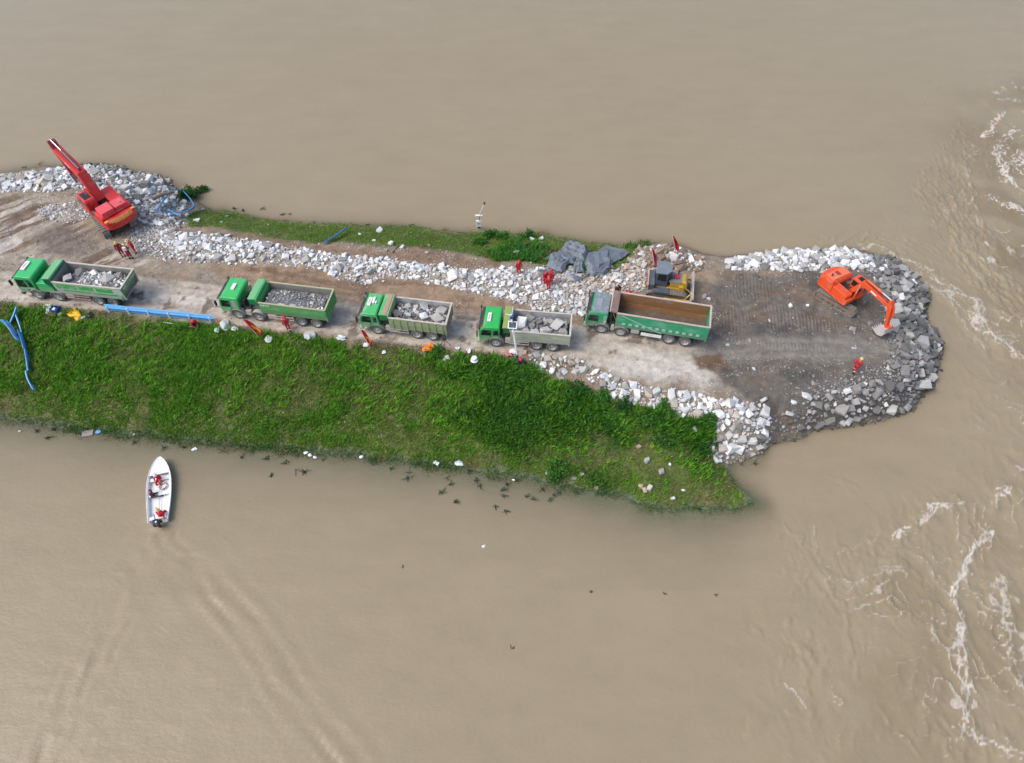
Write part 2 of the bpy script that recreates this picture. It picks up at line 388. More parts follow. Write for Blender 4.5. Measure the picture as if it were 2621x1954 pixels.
C = lerp(C, (0.17, 0.14, 0.115), edge(sdist(TXX, TYY, DARKW), 0.7, 4) * 0.85)
C = lerp(C, (0.30, 0.21, 0.135), edge(sdist(TXX, TYY, BROWNW), 0.5, 5))
C = lerp(C, (0.20, 0.13, 0.08), edge(sdist(TXX, TYY, BROWNW), 0.5, 5) * sstep(0.5, 0.68, fbm(SX * 0.3, SY * 1.6, 14, 4)))
C = lerp(C, (0.24, 0.16, 0.10), edge(sdist(TXX, TYY, BROWN2W), 0.4, 6))
C = lerp(C, (0.30, 0.22, 0.145), edge(sdist(TXX, TYY, DOZW), 0.6, 16))
roadm = edge(d_road, 0.35, 7, 0.35)
C = lerp(C, (0.52, 0.465, 0.395), roadm)
C = lerp(C, (0.40, 0.35, 0.29), roadm * sstep(0.45, 0.7, fbm(SX * 0.22, SY * 1.3, 15, 5)) * 0.8)
C = lerp(C, (0.60, 0.55, 0.48), roadm * sstep(0.52, 0.72, fbm(SX * 0.15, SY * 0.9, 19, 4)) * 0.8)
C = lerp(C, (0.44, 0.365, 0.28), roadm * sstep(1.1, 0.3, np.abs(d_road - 0.7)) * (SY < 41 + 0 * SY) * 0.5)
C = lerp(C, (0.21, 0.17, 0.13), roadm * sstep(0.665, 0.70, fbm(TXX * 0.75, TYY * 0.75, 23, 4)))   # damp blotches
C = lerp(C, (0.142, 0.127, 0.106), edge(d_mud, 0.9, 10, 1.6, 0.45))
C = lerp(C, (0.165, 0.12, 0.082), edge(d_mud, 0.9, 10, 1.6, 0.45) * sstep(0.5, 0.66, fbm(SX * 0.25, SY * 0.7, 33, 4)) * 0.8)
C = lerp(C, (0.085, 0.079, 0.07), edge(d_mud, 0.9, 10) * sstep(0.56, 0.7, fbm(TXX * 0.4, TYY * 0.4, 35, 4)) * 0.8)
C = lerp(C, (0.205, 0.193, 0.167), edge(d_smooth, 0.5, 11, 0.5) * (0.55 + 0.45 * vnoise(SX * 0.2, SY * 2.5, 12)))
TRACKS = [[(1790, 884), (1950, 872), (2100, 872), (2285, 884)], [(1785, 906), (1950, 894), (2100, 894), (2285, 902)], [(1780, 930), (1880, 916), (2050, 912), (2240, 915)], [(1800, 850), (1880, 800), (1980, 760), (2080, 735)], [(1825, 862), (1905, 815), (2000, 778), (2095, 752)],
 [(1960, 860), (2040, 800), (2080, 770)], [(1850, 960), (1950, 950), (2100, 945)], [(1690, 915), (1780, 905), (1830, 898)], [(1660, 935), (1770, 930), (1830, 926)],
 [(-330, 690), (0, 716), (300, 742), (600, 765), (900, 800), (1200, 830), (1500, 862), (1700, 890)], [(-330, 715), (0, 745), (300, 770), (600, 797), (900, 832), (1200, 866), (1500, 893), (1700, 925)], [(0, 700), (250, 715), (500, 735), (760, 762), (1000, 790)], [(0, 672), (200, 682), (420, 705), (640, 735)]]
for it, tp_ in enumerate(TRACKS):
    dt_ = seg_dist(TXX + 0.5 * (fbm(TXX * 0.3, TYY * 0.3, 90 + it, 3) - 0.5), TYY + 0.5 * (fbm(TXX * 0.3, TYY * 0.3, 120 + it, 3) - 0.5), interp_line(WP(tp_), 14).tolist(), closed=False)
    km = np.exp(-(dt_ / 0.24) ** 4) * (0.35 + 0.65 * sstep(0.35, 0.6, fbm(TXX * 0.35, TYY * 0.35, 140 + it, 3))) * land
    HZ = HZ - 0.05 * km + 0.03 * np.exp(-((dt_ - 0.36) / 0.1) ** 2) * land
    C = lerp(C, C * (1.28 if it < 7 else 0.80), km * 0.8)
C = lerp(C, (0.55, 0.51, 0.45), edge(sdist(TXX, TYY, PALEW), 0.7, 12, 1.2) * 0.85)
C = lerp(C, (0.15, 0.095, 0.06), edge(sdist(TXX, TYY, RUSTW), 0.4, 13, 0.9))
C = lerp(C, (0.33, 0.285, 0.23), sstep(-0.8, 0.4, d_row) * 0.7)
C = lerp(C, (0.28, 0.26, 0.235), sstep(-0.8, 0.6, d_pile) * 0.8)
for kz in ('tip', 'south', 'inner'): C = lerp(C, (0.11, 0.10, 0.086), sstep(-0.6, 0.6, sdist(TXX, TYY, ZW[kz])) * 0.8)
gm = np.maximum(edge(d_gs, 0.6, 17, 0.8), edge(d_gn, 0.5, 18, 0.6))
soil = lerp(np.zeros(TXX.shape + (3,)) + np.array((0.095, 0.125, 0.03)), (0.15, 0.155, 0.055), sstep(0.45, 0.65, fbm(TXX * 0.4, TYY * 0.4, 41, 4)))
C = C * (1 - gm[..., None]) + soil * gm[..., None]
C = lerp(C, (0.235, 0.205, 0.15), sstep(0.22, -0.05, HZ) * 0.75)
C = lerp(C, (0.085, 0.155, 0.105), sstep(0.12, -0.05, HZ) * sstep(-3.0, -0.2, d_gs) * 0.95)
# pebbly grain, grit of the fill itself
C = C * (0.86 + 0.28 * vnoise(TXX * 3.1, TYY * 3.1, 51))[..., None] * (0.9 + 0.2 * fbm(TXX * 0.3, TYY * 0.3, 52))[..., None]
cleat = np.maximum(sstep(0, 0.8, sdist(TXX, TYY, CLEATW)), 0.8 * sstep(0, 0.7, sdist(TXX, TYY, DOZW)))
bandy = ((SY % 2.9) < 0.75) & (d_mud > 0.5)
cleat = np.maximum(cleat * sstep(0.35, 0.5, fbm(SX * 0.35, SY * 0.9, 61, 3)), 0.75 * bandy * sstep(0.42, 0.6, vnoise(SX * 0.12, np.floor(SY / 2.9), 62)))
cleat = cleat * sstep(0, 1, np.where(IN_C, DC, 0))
gritm = np.clip(1 - gm, 0, 1) * land
nx_, ny_ = len(tx), len(ty)
idx = np.arange(nx_ * ny_).reshape(ny_, nx_)
keep = (HZ > -2.3)
kf = keep[:-1, :-1] | keep[1:, :-1] | keep[:-1, 1:] | keep[1:, 1:]
TF = np.stack([idx[:-1, :-1], idx[:-1, 1:], idx[1:, 1:], idx[1:, :-1]], -1)[kf]
TV = np.stack([TXX, TYY, HZ], -1).reshape(-1, 3)
used = np.zeros(len(TV), bool); used[TF.ravel()] = True
remap = np.cumsum(used) - 1
gme = np_mesh('ground', TV[used], remap[TF], {'Col': C.reshape(-1, 3)[used], 'cleat': cleat.ravel()[used], 'grit': gritm.ravel()[used]}, smooth=True)
m, nt, b, out = nodes_of('causeway_earth')
at = nt.nodes.new('ShaderNodeAttribute'); at.attribute_name = 'Col'
ag = nt.nodes.new('ShaderNodeAttribute'); ag.attribute_name = 'grit'
ac = nt.nodes.new('ShaderNodeAttribute'); ac.attribute_name = 'cleat'
n1 = noise_node(nt, 2.2, 8, 0.75); n2 = noise_node(nt, 11.0, 4, 0.7)
vo = nt.nodes.new('ShaderNodeTexVoronoi'); vo.inputs['Scale'].default_value = 6.5; vo.inputs['Randomness'].default_value = 1.0
tc = nt.nodes.new('ShaderNodeTexCoord'); nt.links.new(tc.outputs['Object'], vo.inputs['Vector'])
r1 = ramp(nt, n1.outputs[0], 0.3, 0.7, (0.66, 0.64, 0.62, 1), (1.25, 1.25, 1.25, 1))
c1 = mixc(nt, 1.0, at.outputs['Color'], r1.outputs[0], 'MULTIPLY')
# pale chips of stone pressed into the earth
rv = ramp(nt, vo.outputs['Distance'], 0.16, 0.26, (1, 1, 1, 1), (0, 0, 0, 1))
rn = ramp(nt, n1.outputs[0], 0.52, 0.64)
mm = nt.nodes.new('ShaderNodeMath'); mm.operation = 'MULTIPLY'; nt.links.new(rv.outputs[0], mm.inputs[0]); nt.links.new(rn.outputs[0], mm.inputs[1])
mm2 = nt.nodes.new('ShaderNodeMath'); mm2.operation = 'MULTIPLY'; nt.links.new(mm.outputs[0], mm2.inputs[0]); nt.links.new(ag.outputs['Fac'], mm2.inputs[1])
mm3 = nt.nodes.new('ShaderNodeMath'); mm3.operation = 'MULTIPLY'; nt.links.new(mm2.outputs[0], mm3.inputs[0]); mm3.inputs[1].default_value = 0.55
c2 = mixc(nt, mm3.outputs[0], c1, (0.58, 0.56, 0.53, 1))
nt.links.new(c2, b.inputs['Base Color']); b.inputs['Roughness'].default_value = 0.92
wv = nt.nodes.new('ShaderNodeTexWave'); wv.wave_type = 'BANDS'; wv.bands_direction = 'X'; wv.inputs['Scale'].default_value = 1.05
wv.inputs['Distortion'].default_value = 1.2; wv.inputs['Detail'].default_value = 2; wv.inputs['Detail Scale'].default_value = 0.6
mp = nt.nodes.new('ShaderNodeMapping'); mp.inputs['Rotation'].default_value = (0, 0, math.radians(8)); nt.links.new(tc.outputs['Object'], mp.inputs[0]); nt.links.new(mp.outputs[0], wv.inputs['Vector'])
wm = nt.nodes.new('ShaderNodeMath'); wm.operation = 'MULTIPLY'; nt.links.new(wv.outputs['Fac'], wm.inputs[0]); nt.links.new(ac.outputs['Fac'], wm.inputs[1])
ad = nt.nodes.new('ShaderNodeMath'); ad.operation = 'MULTIPLY_ADD'; nt.links.new(wm.outputs[0], ad.inputs[0]); ad.inputs[1].default_value = 0.75; nt.links.new(n2.outputs[0], ad.inputs[2])
ad2 = nt.nodes.new('ShaderNodeMath'); ad2.operation = 'MULTIPLY_ADD'; nt.links.new(mm2.outputs[0], ad2.inputs[0]); ad2.inputs[1].default_value = 0.6; nt.links.new(ad.outputs[0], ad2.inputs[2])
bp = nt.nodes.new('ShaderNodeBump'); bp.inputs['Strength'].default_value = 0.9; bp.inputs['Distance'].default_value = 0.06
nt.links.new(ad2.outputs[0], bp.inputs['Height']); nt.links.new(bp.outputs[0], b.inputs['Normal'])
gme.materials.append(m)
ground = link(bpy.data.objects.new('ground', gme)); tag(ground, kind='structure')

# --- river bed far below, one sheet to the horizon
bed = MB().add([(-4000, -2000, -3.2), (4000, -2000, -3.2), (4000, 7000, -3.2), (-4000, 7000, -3.2)], [(0, 1, 2, 3)]).build('river_bed', pmat('silt', (0.20, 0.155, 0.10), 0.9, amt=0.2, scale=0.2))
tag(bed, kind='structure')

# --- water: one sheet, fine where the camera sees it
wx = np.concatenate([[-4000, -1500, -600, -300, -180], np.arange(-110, 14, 0.40), np.arange(14, 58, 0.11), np.arange(58, 80, 0.3), [90, 110, 150, 260, 600, 1500, 4000]])
wy = np.concatenate([[-2000, -600, -200, -60, -20], np.arange(-6, 5, 0.8), np.arange(5, 74, 0.16), np.arange(74, 120, 0.45), [130, 150, 200, 320, 700, 1800, 7000]])
WX, WY = np.meshgrid(wx, wy)
W_Z = np.zeros(WX.shape)
near = (np.abs(WX) < 112) & (WY > -7) & (WY < 121)
def W0(pts): return [tuple(G(x, y, 0)[:2]) for x, y in pts]
turb = sstep(-5, 7, sdist(WX, WY, W0([(2240, 600), (2330, 540), (2420, 420), (2480, 250), (2560, 190), (3000, 150), (3200, 1000), (3000, 2100), (1950, 2100), (1960, 1700), (2040, 1500), (1980, 1390), (2150, 1320), (2400, 1230), (2440, 1060), (2420, 900), (2400, 760), (2330, 680)])))
turb_hi = sstep(-3, 4, sdist(WX, WY, W0([(2560, 230), (2500, 330), (2540, 430), (2540, 560), (2620, 640), (2900, 640), (2900, 200)])))
warp1 = fbm(WX * 0.22, WY * 0.22, 71, 4) - 0.5; warp2 = fbm(WX * 0.22 + 40, WY * 0.22, 72, 4) - 0.5
UX = WX + warp1 * 6.0; UY = WY + warp2 * 6.0
rid = 1 - np.abs(2 * fbm(UX * 0.34, UY * 0.26, 73, 4) - 1)
rid2 = 1 - np.abs(2 * fbm(UX * 0.9, UY * 0.7, 74, 3) - 1)
W_Z += 0.05 * turb * (rid ** 6) + 0.025 * turb * rid2 ** 4 + 0.04 * turb * (fbm(UX * 0.5, UY * 0.5, 75, 3) - 0.5)
W_Z += (0.022 + 0.016 * sstep(34, 20, WY)) * (fbm(WX * 1.1, WY * 1.7, 76, 3) - 0.5) * near + 0.05 * (fbm(WX * 0.16, WY * 0.22, 78, 3) - 0.5) * near
foam = np.zeros(WX.shape)
# flow lines: contours of a wandering stream function, thin and broken
def flow_lines(fr, count, width, strength, lift, seed, keep, gx=0.0, gy=0.0):
    global foam, W_Z
    e = 0.25
    def psi(x, y): return fbm(x * fr + warp1 * 0.8, y * fr + warp2 * 0.8, seed, 3) + gx * x + gy * y
    p = psi(WX, WY); g = np.hypot((psi(WX + e, WY) - p) / e, (psi(WX, WY + e) - p) / e) + 1e-3
    d = np.abs((p * count) % 1.0 - 0.5) / (count * g)
    on = sstep(keep, keep + 0.14, fbm(WX * 0.21, WY * 0.21, seed + 9, 3)) * turb
    foam = np.maximum(foam, strength * on * np.exp(-(d / width) ** 2))
    W_Z += lift * on * np.exp(-(d / (width * 2.2)) ** 2)
flow_lines(0.075, 16, 0.10, 0.55, 0.045, 611, 0.47)
flow_lines(0.10, 15, 0.09, 0.30, 0.03, 651, 0.44, -0.015, -0.02)
flow_lines(0.13, 9, 0.09, 0.45, 0.035, 631, 0.50, 0.02, -0.01)
def fray(pts, w, strength, lift=0.10, seed=80, warp=1.0):
    global foam, W_Z
    L = W0(pts)
    xs = [p[0] for p in L]; ys = [p[1] for p in L]
    sel = (WX > min(xs) - 6) & (WX < max(xs) + 6) & (WY > min(ys) - 6) & (WY < max(ys) + 6)
    x, y = WX[sel], WY[sel]
    a = x + warp * 1.3 * (fbm(x * 0.8, y * 0.8, seed, 4) - 0.5) * 2; b = y + warp * 1.3 * (fbm(x * 0.8 + 9, y * 0.8, seed + 1, 4) - 0.5) * 2
    d = seg_dist(a, b, L, closed=False)
    core = np.exp(-(d / w) ** 2)
    strands = np.zeros_like(d)
    for q in range(4 if w > 0.3 else 1):
        aw = w * 1.5
        dq = seg_dist(x + aw * 2.4 * (fbm(x * 0.55, y * 0.55, seed + 11 * q, 4, 0.6) - 0.5), y + aw * 2.4 * (fbm(x * 0.55 + 31, y * 0.55, seed + 11 * q + 5, 4, 0.6) - 0.5), L, closed=False)
        strands = np.maximum(strands, np.exp(-(dq / 0.10) ** 2) * sstep(0.34, 0.6, fbm(x * 0.6, y * 0.6, seed + 17 * q, 3)))
    web = 1 - np.abs(2 * fbm(x * 1.9, y * 1.9, seed + 2, 4, 0.6) - 1)
    foam[sel] = np.maximum(foam[sel], strength * np.maximum(0.85 * strands, 0.6 * core * sstep(0.84, 1.0, web)))
    W_Z[sel] += lift * np.exp(-(d / (w * 1.2)) ** 2) - 0.5 * lift * np.exp(-((d - 1.6 * w) / (w * 1.3)) ** 2)
STREAKS = [
 ([(2190, 628), (2235, 630), (2300, 660), (2348, 678), (2421, 726), (2494, 770), (2518, 828), (2552, 876), (2621, 922), (2700, 960)], 0.55, 0.75),
 ([(2329, 692), (2421, 750), (2470, 790), (2503, 823), (2571, 886), (2640, 950)], 0.8, 0.8),
 ([(2370, 720), (2440, 780), (2480, 840), (2530, 900)], 0.5, 0.5),
 ([(2513, 351), (2542, 336), (2547, 315), (2574, 293)], 0.45, 1.0),
 ([(2600, 330), (2570, 360), (2558, 392), (2562, 425), (2581, 460), (2612, 486), (2650, 500)], 0.9, 1.1),
 ([(2640, 380), (2612, 410), (2622, 440), (2640, 460)], 1.3, 1.2),
 ([(2542, 508), (2570, 530), (2595, 520), (2618, 540), (2660, 560)], 0.9, 1.0),
 ([(2540, 240), (2580, 215), (2640, 230)], 0.9, 0.7), ([(2520, 270), (2570, 255), (2640, 262)], 0.6, 0.6),
 ([(2474, 421), (2484, 489), (2508, 576), (2552, 625), (2621, 663), (2690, 690)], 0.4, 0.45),
 ([(2402, 499), (2445, 610), (2494, 697), (2532, 750), (2570, 800)], 0.4, 0.35), ([(2430, 520), (2470, 600), (2520, 680), (2600, 740)], 0.35, 0.35),
 ([(2537, 1359), (2498, 1393), (2474, 1437), (2455, 1491), (2440, 1530)], 0.42, 0.95),
 ([(2440, 1530), (2464, 1574), (2459, 1637), (2450, 1686), (2464, 1734), (2484, 1793), (2459, 1851), (2503, 1895), (2620, 1930)], 0.5, 0.85),
 ([(2547, 1466), (2571, 1549), (2576, 1637), (2576, 1686), (2606, 1749), (2640, 1800)], 0.5, 0.7),
 ([(2500, 1630), (2540, 1640), (2576, 1670)], 0.3, 0.8), ([(2440, 1954), (2430, 1930), (2450, 1900)], 0.4, 0.6),
 ([(2294, 1372), (2300, 1358), (2323, 1350)], 0.4, 1.0), ([(2372, 1318), (2385, 1300), (2411, 1291)], 0.55, 0.95), ([(2411, 1291), (2460, 1281)], 0.3, 0.8), ([(2372, 1318), (2350, 1340)], 0.4, 0.7),
 ([(2560, 1260), (2590, 1262)], 0.55, 1.0), ([(2600, 1195), (2621, 1215)], 0.5, 0.9), ([(2545, 1270), (2540, 1300)], 0.35, 0.6),
 ([(1992, 1744), (2031, 1773), (2060, 1812)], 0.2, 0.7), ([(2080, 1345), (2090, 1390), (2099, 1423), (2070, 1403), (2016, 1354)], 0.16, 0.45),
 ([(2260, 1440), (2275, 1470), (2300, 1430), (2310, 1400), (2230, 1388)], 0.25, 0.4), ([(2370, 1490), (2400, 1550), (2420, 1620), (2450, 1660)], 0.25, 0.5), ([(2420, 1420), (2440, 1470)], 0.2, 0.4),
 ([(2050, 1510), (2070, 1470), (2119, 1455), (2180, 1420), (2231, 1388)], 0.22, 0.3), ([(2160, 1560), (2170, 1620), (2165, 1680)], 0.2, 0.35), ([(2290, 1870), (2330, 1890), (2340, 1920)], 0.2, 0.5),
 ([(2040, 1600), (2060, 1680), (2050, 1740)], 0.2, 0.3), ([(2240, 1490), (2280, 1450)], 0.8, 0.45)]
for i, (pts, w, s) in enumerate(STREAKS): fray(pts, w, s, 0.07 if w > 0.3 else 0.04, 100 + 7 * i)
# long current lines sweeping round the tip
for i in range(11):
    k = i / 10.0
    fray([(2330 + 130 * k, 470 - 150 * k), (2385 + 110 * k, 560 - 60 * k), (2440 + 100 * k, 660 - 10 * k), (2510 + 110 * k, 740 + 10 * k), (2621 + 90 * k, 820 + 20 * k)], 0.14, 0.30 - 0.1 * (i % 3), 0.06, 1500 + 13 * i, 0.9)
for i in range(7):
    k = i / 6.0
    fray([(2120 - 60 * k, 632 - 14 * k), (2230, 618 - 30 * k), (2330 + 20 * k, 655 - 40 * k), (2440 + 30 * k, 735 - 60 * k), (2530 + 40 * k, 830 - 70 * k), (2640, 900 - 70 * k)], 0.12, 0.26, 0.04, 1700 + 13 * i, 0.8)
# swirling lines between eddies: curves warped, water heaped along them
for i in range(60):
    rr = random.Random(900 + i)
    cx, cy = rr.uniform(1960, 2600), rr.uniform(1300, 1940)
    if i % 3 == 0: cx, cy = rr.uniform(2420, 2620), rr.uniform(250, 900)
    ang = rr.uniform(0, 6.28); R = rr.uniform(40, 160); sw = rr.uniform(0.5, 1.5) * rr.choice((-1, 1))
    fray([(cx + R * math.cos(ang + sw * k / 5), cy + R * 0.9 * math.sin(ang + sw * k / 5)) for k in range(6)], rr.uniform(0.10, 0.2), rr.uniform(0.1, 0.34), 0.035, 300 + i, 0.8)
# wake of the motor boat
def wake(pts, w, h, fo=0.0):
    global foam, W_Z
    L = W0(pts); d = seg_dist(WX + 0.5 * (fbm(WX * 0.5, WY * 0.5, 200, 3) - 0.5), WY, L, closed=False)
    sel = d < 8 * w
    dd = d[sel] + 0.5 * (fbm(WX[sel] * 0.4, WY[sel] * 0.4, 208, 3) - 0.5)
    W_Z[sel] += h * np.cos(dd / w * 2.6) * np.exp(-(dd / (3.6 * w)) ** 2) * (0.45 + 0.6 * sstep(0.3, 0.7, fbm(WX[sel] * 0.35, WY[sel] * 0.35, 201, 3)))
    if fo: foam[sel] = np.maximum(foam[sel], fo * np.exp(-(d[sel] / (w * 0.6)) ** 2) * sstep(0.45, 0.8, fbm(WX[sel] * 1.4, WY[sel] * 1.4, 203, 3)))
wake([(402, 1350), (440, 1395), (500, 1440), (520, 1470), (548, 1530), (620, 1610), (680, 1700), (730, 1790), (800, 1900), (860, 1990)], 0.30, 0.05, 0.06)
wake([(500, 1440), (560, 1530), (640, 1600), (720, 1730), (800, 1830), (900, 1960)], 0.5, 0.04, 0.0)
wake([(398, 1350), (372, 1410), (340, 1480), (310, 1560), (270, 1610), (200, 1740), (130, 1890), (90, 1980)], 0.34, 0.10)
wake([(390, 1380), (330, 1550), (280, 1640), (250, 1740), (150, 1960)], 0.36, 0.07)
wake([(430, 1200), (455, 1280), (480, 1340), (500, 1380)], 0.25, 0.04); wake([(385, 1230), (372, 1300), (350, 1390), (320, 1450)], 0.25, 0.04)
bs = sdist(WX, WY, W0([(395, 1345), (330, 1500), (170, 1960), (760, 1960), (540, 1520), (410, 1345)]))
W_Z += 0.035 * sstep(-0.5, 1.5, bs) * (fbm(WX * 1.1, WY * 0.7, 205, 3) - 0.5)
wash = seg_dist(WX, WY, W0([(404, 1345), (412, 1375), (420, 1400)]), closed=False)
foam = np.maximum(foam, 0.35 * np.exp(-(wash / 0.3) ** 2) * sstep(0.45, 0.7, fbm(WX * 2.2, WY * 2.2, 206, 3)))
# shallow edge: the flooded turf shows through
gx = np.clip(WX, TX0, TX1); gy = np.clip(WY, TY0, TY1)
inbox = (WX > TX0) & (WX < TX1) & (WY > TY0) & (WY < TY1)
depth = np.where(inbox, -hz(gx, gy), 3.0)
stoney = sstep(14, 20, WX)
northern = sstep(-1.0, 2.0, WY - np.interp(WX, [-90, -10, 20, 40], [52, 46, 42, 40]))
clear = np.clip(np.exp(-np.maximum(depth, 0) / (0.42 - 0.29 * np.maximum(stoney * sstep(19, 21, WX), northern))), 0, 1) * 0.82
dsh = np.where(inbox, np.maximum(depth, 0), 9)
foam = np.maximum(foam, 0.5 * np.exp(-((dsh - 0.05) / 0.10) ** 2) * stoney * sstep(44, 50, WY) * sstep(0.4, 0.7, fbm(WX * 1.2, WY * 1.2, 207, 3)))
W_Z *= near; foam = np.clip(foam * near, 0, 1)
calm = np.exp(-np.maximum(0.8 - depth, 0) * 2)
W_Z *= np.where(inbox, np.clip(depth / 0.5, 0.05, 1), 1)
nx2, ny2 = len(wx), len(wy); ix = np.arange(nx2 * ny2).reshape(ny2, nx2)
WF = np.stack([ix[:-1, :-1], ix[:-1, 1:], ix[1:, 1:], ix[1:, :-1]], -1).reshape(-1, 4)
WV = np.stack([WX, WY, W_Z], -1).reshape(-1, 3)
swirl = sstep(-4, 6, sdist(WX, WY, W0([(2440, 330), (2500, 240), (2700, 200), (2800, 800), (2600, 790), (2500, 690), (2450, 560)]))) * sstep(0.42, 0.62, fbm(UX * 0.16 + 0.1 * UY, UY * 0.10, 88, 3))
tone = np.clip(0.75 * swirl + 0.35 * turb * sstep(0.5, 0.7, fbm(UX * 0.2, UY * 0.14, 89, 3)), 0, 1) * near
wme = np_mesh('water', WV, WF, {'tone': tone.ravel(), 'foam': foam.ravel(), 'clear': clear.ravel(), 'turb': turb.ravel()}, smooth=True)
m, nt, b, out = nodes_of('flood_water')
af = nt.nodes.new('ShaderNodeAttribute'); af.attribute_name = 'foam'
al = nt.nodes.new('ShaderNodeAttribute'); al.attribute_name = 'clear'
au = nt.nodes.new('ShaderNodeAttribute'); au.attribute_name = 'turb'
n1 = noise_node(nt, 0.05, 4, 0.55); n2 = noise_node(nt, 2.6, 5, 0.6, stretch=(1, 1.6, 1)); n3 = noise_node(nt, 5.5, 5, 0.75)
silt = mixc(nt, n1.outputs[0], (0.288, 0.233, 0.148, 1), (0.322, 0.263, 0.170, 1))
n4 = noise_node(nt, 0.35, 5, 0.6, stretch=(0.5, 1.3, 1)); silt = mixc(nt, ramp(nt, n4.outputs[0], 0.35, 0.7).outputs[0], silt, mixc(nt, 1.0, silt, (0.93, 0.93, 0.92), 'MULTIPLY'))
ao = nt.nodes.new('ShaderNodeAttribute'); ao.attribute_name = 'tone'; silt = mixc(nt, ao.outputs['Fac'], silt, (0.215, 0.165, 0.095, 1))      # shading of the tilted swirl water, painted in as darker brown
rf = nt.nodes.new('ShaderNodeMath'); rf.operation = 'MULTIPLY_ADD'; nt.links.new(n3.outputs[0], rf.inputs[0]); rf.inputs[1].default_value = 0.9; nt.links.new(af.outputs['Fac'], rf.inputs[2])
rr_ = nt.nodes.new('ShaderNodeMapRange'); rr_.inputs[1].default_value = 0.66; rr_.inputs[2].default_value = 1.2; nt.links.new(rf.outputs[0], rr_.inputs[0])
fm = nt.nodes.new('ShaderNodeMath'); fm.operation = 'MULTIPLY'; nt.links.new(rr_.outputs[0], fm.inputs[0])
fr2 = nt.nodes.new('ShaderNodeMapRange'); fr2.inputs[1].default_value = 0.02; fr2.inputs[2].default_value = 0.35; nt.links.new(af.outputs['Fac'], fr2.inputs[0]); nt.links.new(fr2.outputs[0], fm.inputs[1])
cc = mixc(nt, fm.outputs[0], silt, (0.58, 0.53, 0.45, 1))
nt.links.new(cc, b.inputs['Base Color']); b.inputs['IOR'].default_value = 1.33
rg = nt.nodes.new('ShaderNodeMapRange'); rg.inputs[3].default_value = 0.28; rg.inputs[4].default_value = 0.75; nt.links.new(fm.outputs[0], rg.inputs[0]); nt.links.new(rg.outputs[0], b.inputs['Roughness'])
bp = nt.nodes.new('ShaderNodeBump'); bp.inputs['Strength'].default_value = 0.45; bp.inputs['Distance'].default_value = 0.06
nt.links.new(n2.outputs[0], bp.inputs['Height']); nt.links.new(bp.outputs[0], b.inputs['Normal'])
tr = nt.nodes.new('ShaderNodeBsdfTransparent'); tr.inputs[0].default_value = (0.82, 0.86, 0.80, 1)
mx = nt.nodes.new('ShaderNodeMixShader')
nt.links.new(al.outputs['Fac'], mx.inputs[0]); nt.links.new(b.outputs[0], mx.inputs[1]); nt.links.new(tr.outputs[0], mx.inputs[2]); nt.links.new(mx.outputs[0], out.inputs[0])
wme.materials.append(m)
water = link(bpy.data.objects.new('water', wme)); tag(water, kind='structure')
print('water done')

# ================================================================ STONES
def rock_base(seed):
    r = random.Random(seed); pts = []
    for sx in (-1, 1):
        for sy in (-1, 1):
            for sz in (-1, 1):
                if r.random() < 0.9: pts.append(Vector((sx * r.uniform(0.42, 0.95), sy * r.uniform(0.42, 0.95), sz * r.uniform(0.3, 0.75))))
    for _ in range(4):
        v = Vector((r.gauss(0, 1), r.gauss(0, 1), r.gauss(0, 1))).normalized(); pts.append(Vector((v.x * 1.0, v.y * 0.95, v.z * 0.8)) * r.uniform(0.8, 1.05))
    bm = bmesh.new()
    for p in pts: bm.verts.new(p)
    bmesh.ops.convex_hull(bm, input=bm.verts)
    bmesh.ops.delete(bm, geom=[v for v in bm.verts if not v.link_faces], context='VERTS')
    bmesh.ops.triangulate(bm, faces=bm.faces)
    bm.verts.index_update()
    V = np.array([v.co[:] for v in bm.verts]); F = np.array([[v.index for v in f.verts] for f in bm.faces]); bm.free()
    V -= V.mean(0); V /= np.abs(V[:, :2]).max() * 1.05
    return V, F
NB = 22
ROCKS = [rock_base(500 + i) for i in range(NB)]
STONE_COL = {'brown': (0.25, 0.19, 0.14), 'white': (0.74, 0.755, 0.755), 'warm': (0.55, 0.49, 0.42), 'grey': (0.255, 0.25, 0.235), 'pale': (0.45, 0.445, 0.425), 'dark': (0.17, 0.165, 0.155), 'pink': (0.50, 0.37, 0.30)}
def wetline(nt, col):
    """stone soaked by the river up to a hand above the water"""
    ge = nt.nodes.new('ShaderNodeNewGeometry'); sx = nt.nodes.new('ShaderNodeSeparateXYZ'); nt.links.new(ge.outputs['Position'], sx.inputs[0])
    mz = nt.nodes.new('ShaderNodeMapRange'); mz.inputs[1].default_value = 0.42; mz.inputs[2].default_value = 0.15; nt.links.new(sx.outputs['Z'], mz.inputs[0])
    return mixc(nt, mz.outputs[0], col, mixc(nt, 1.0, col, (0.42, 0.38, 0.33), 'MULTIPLY'))
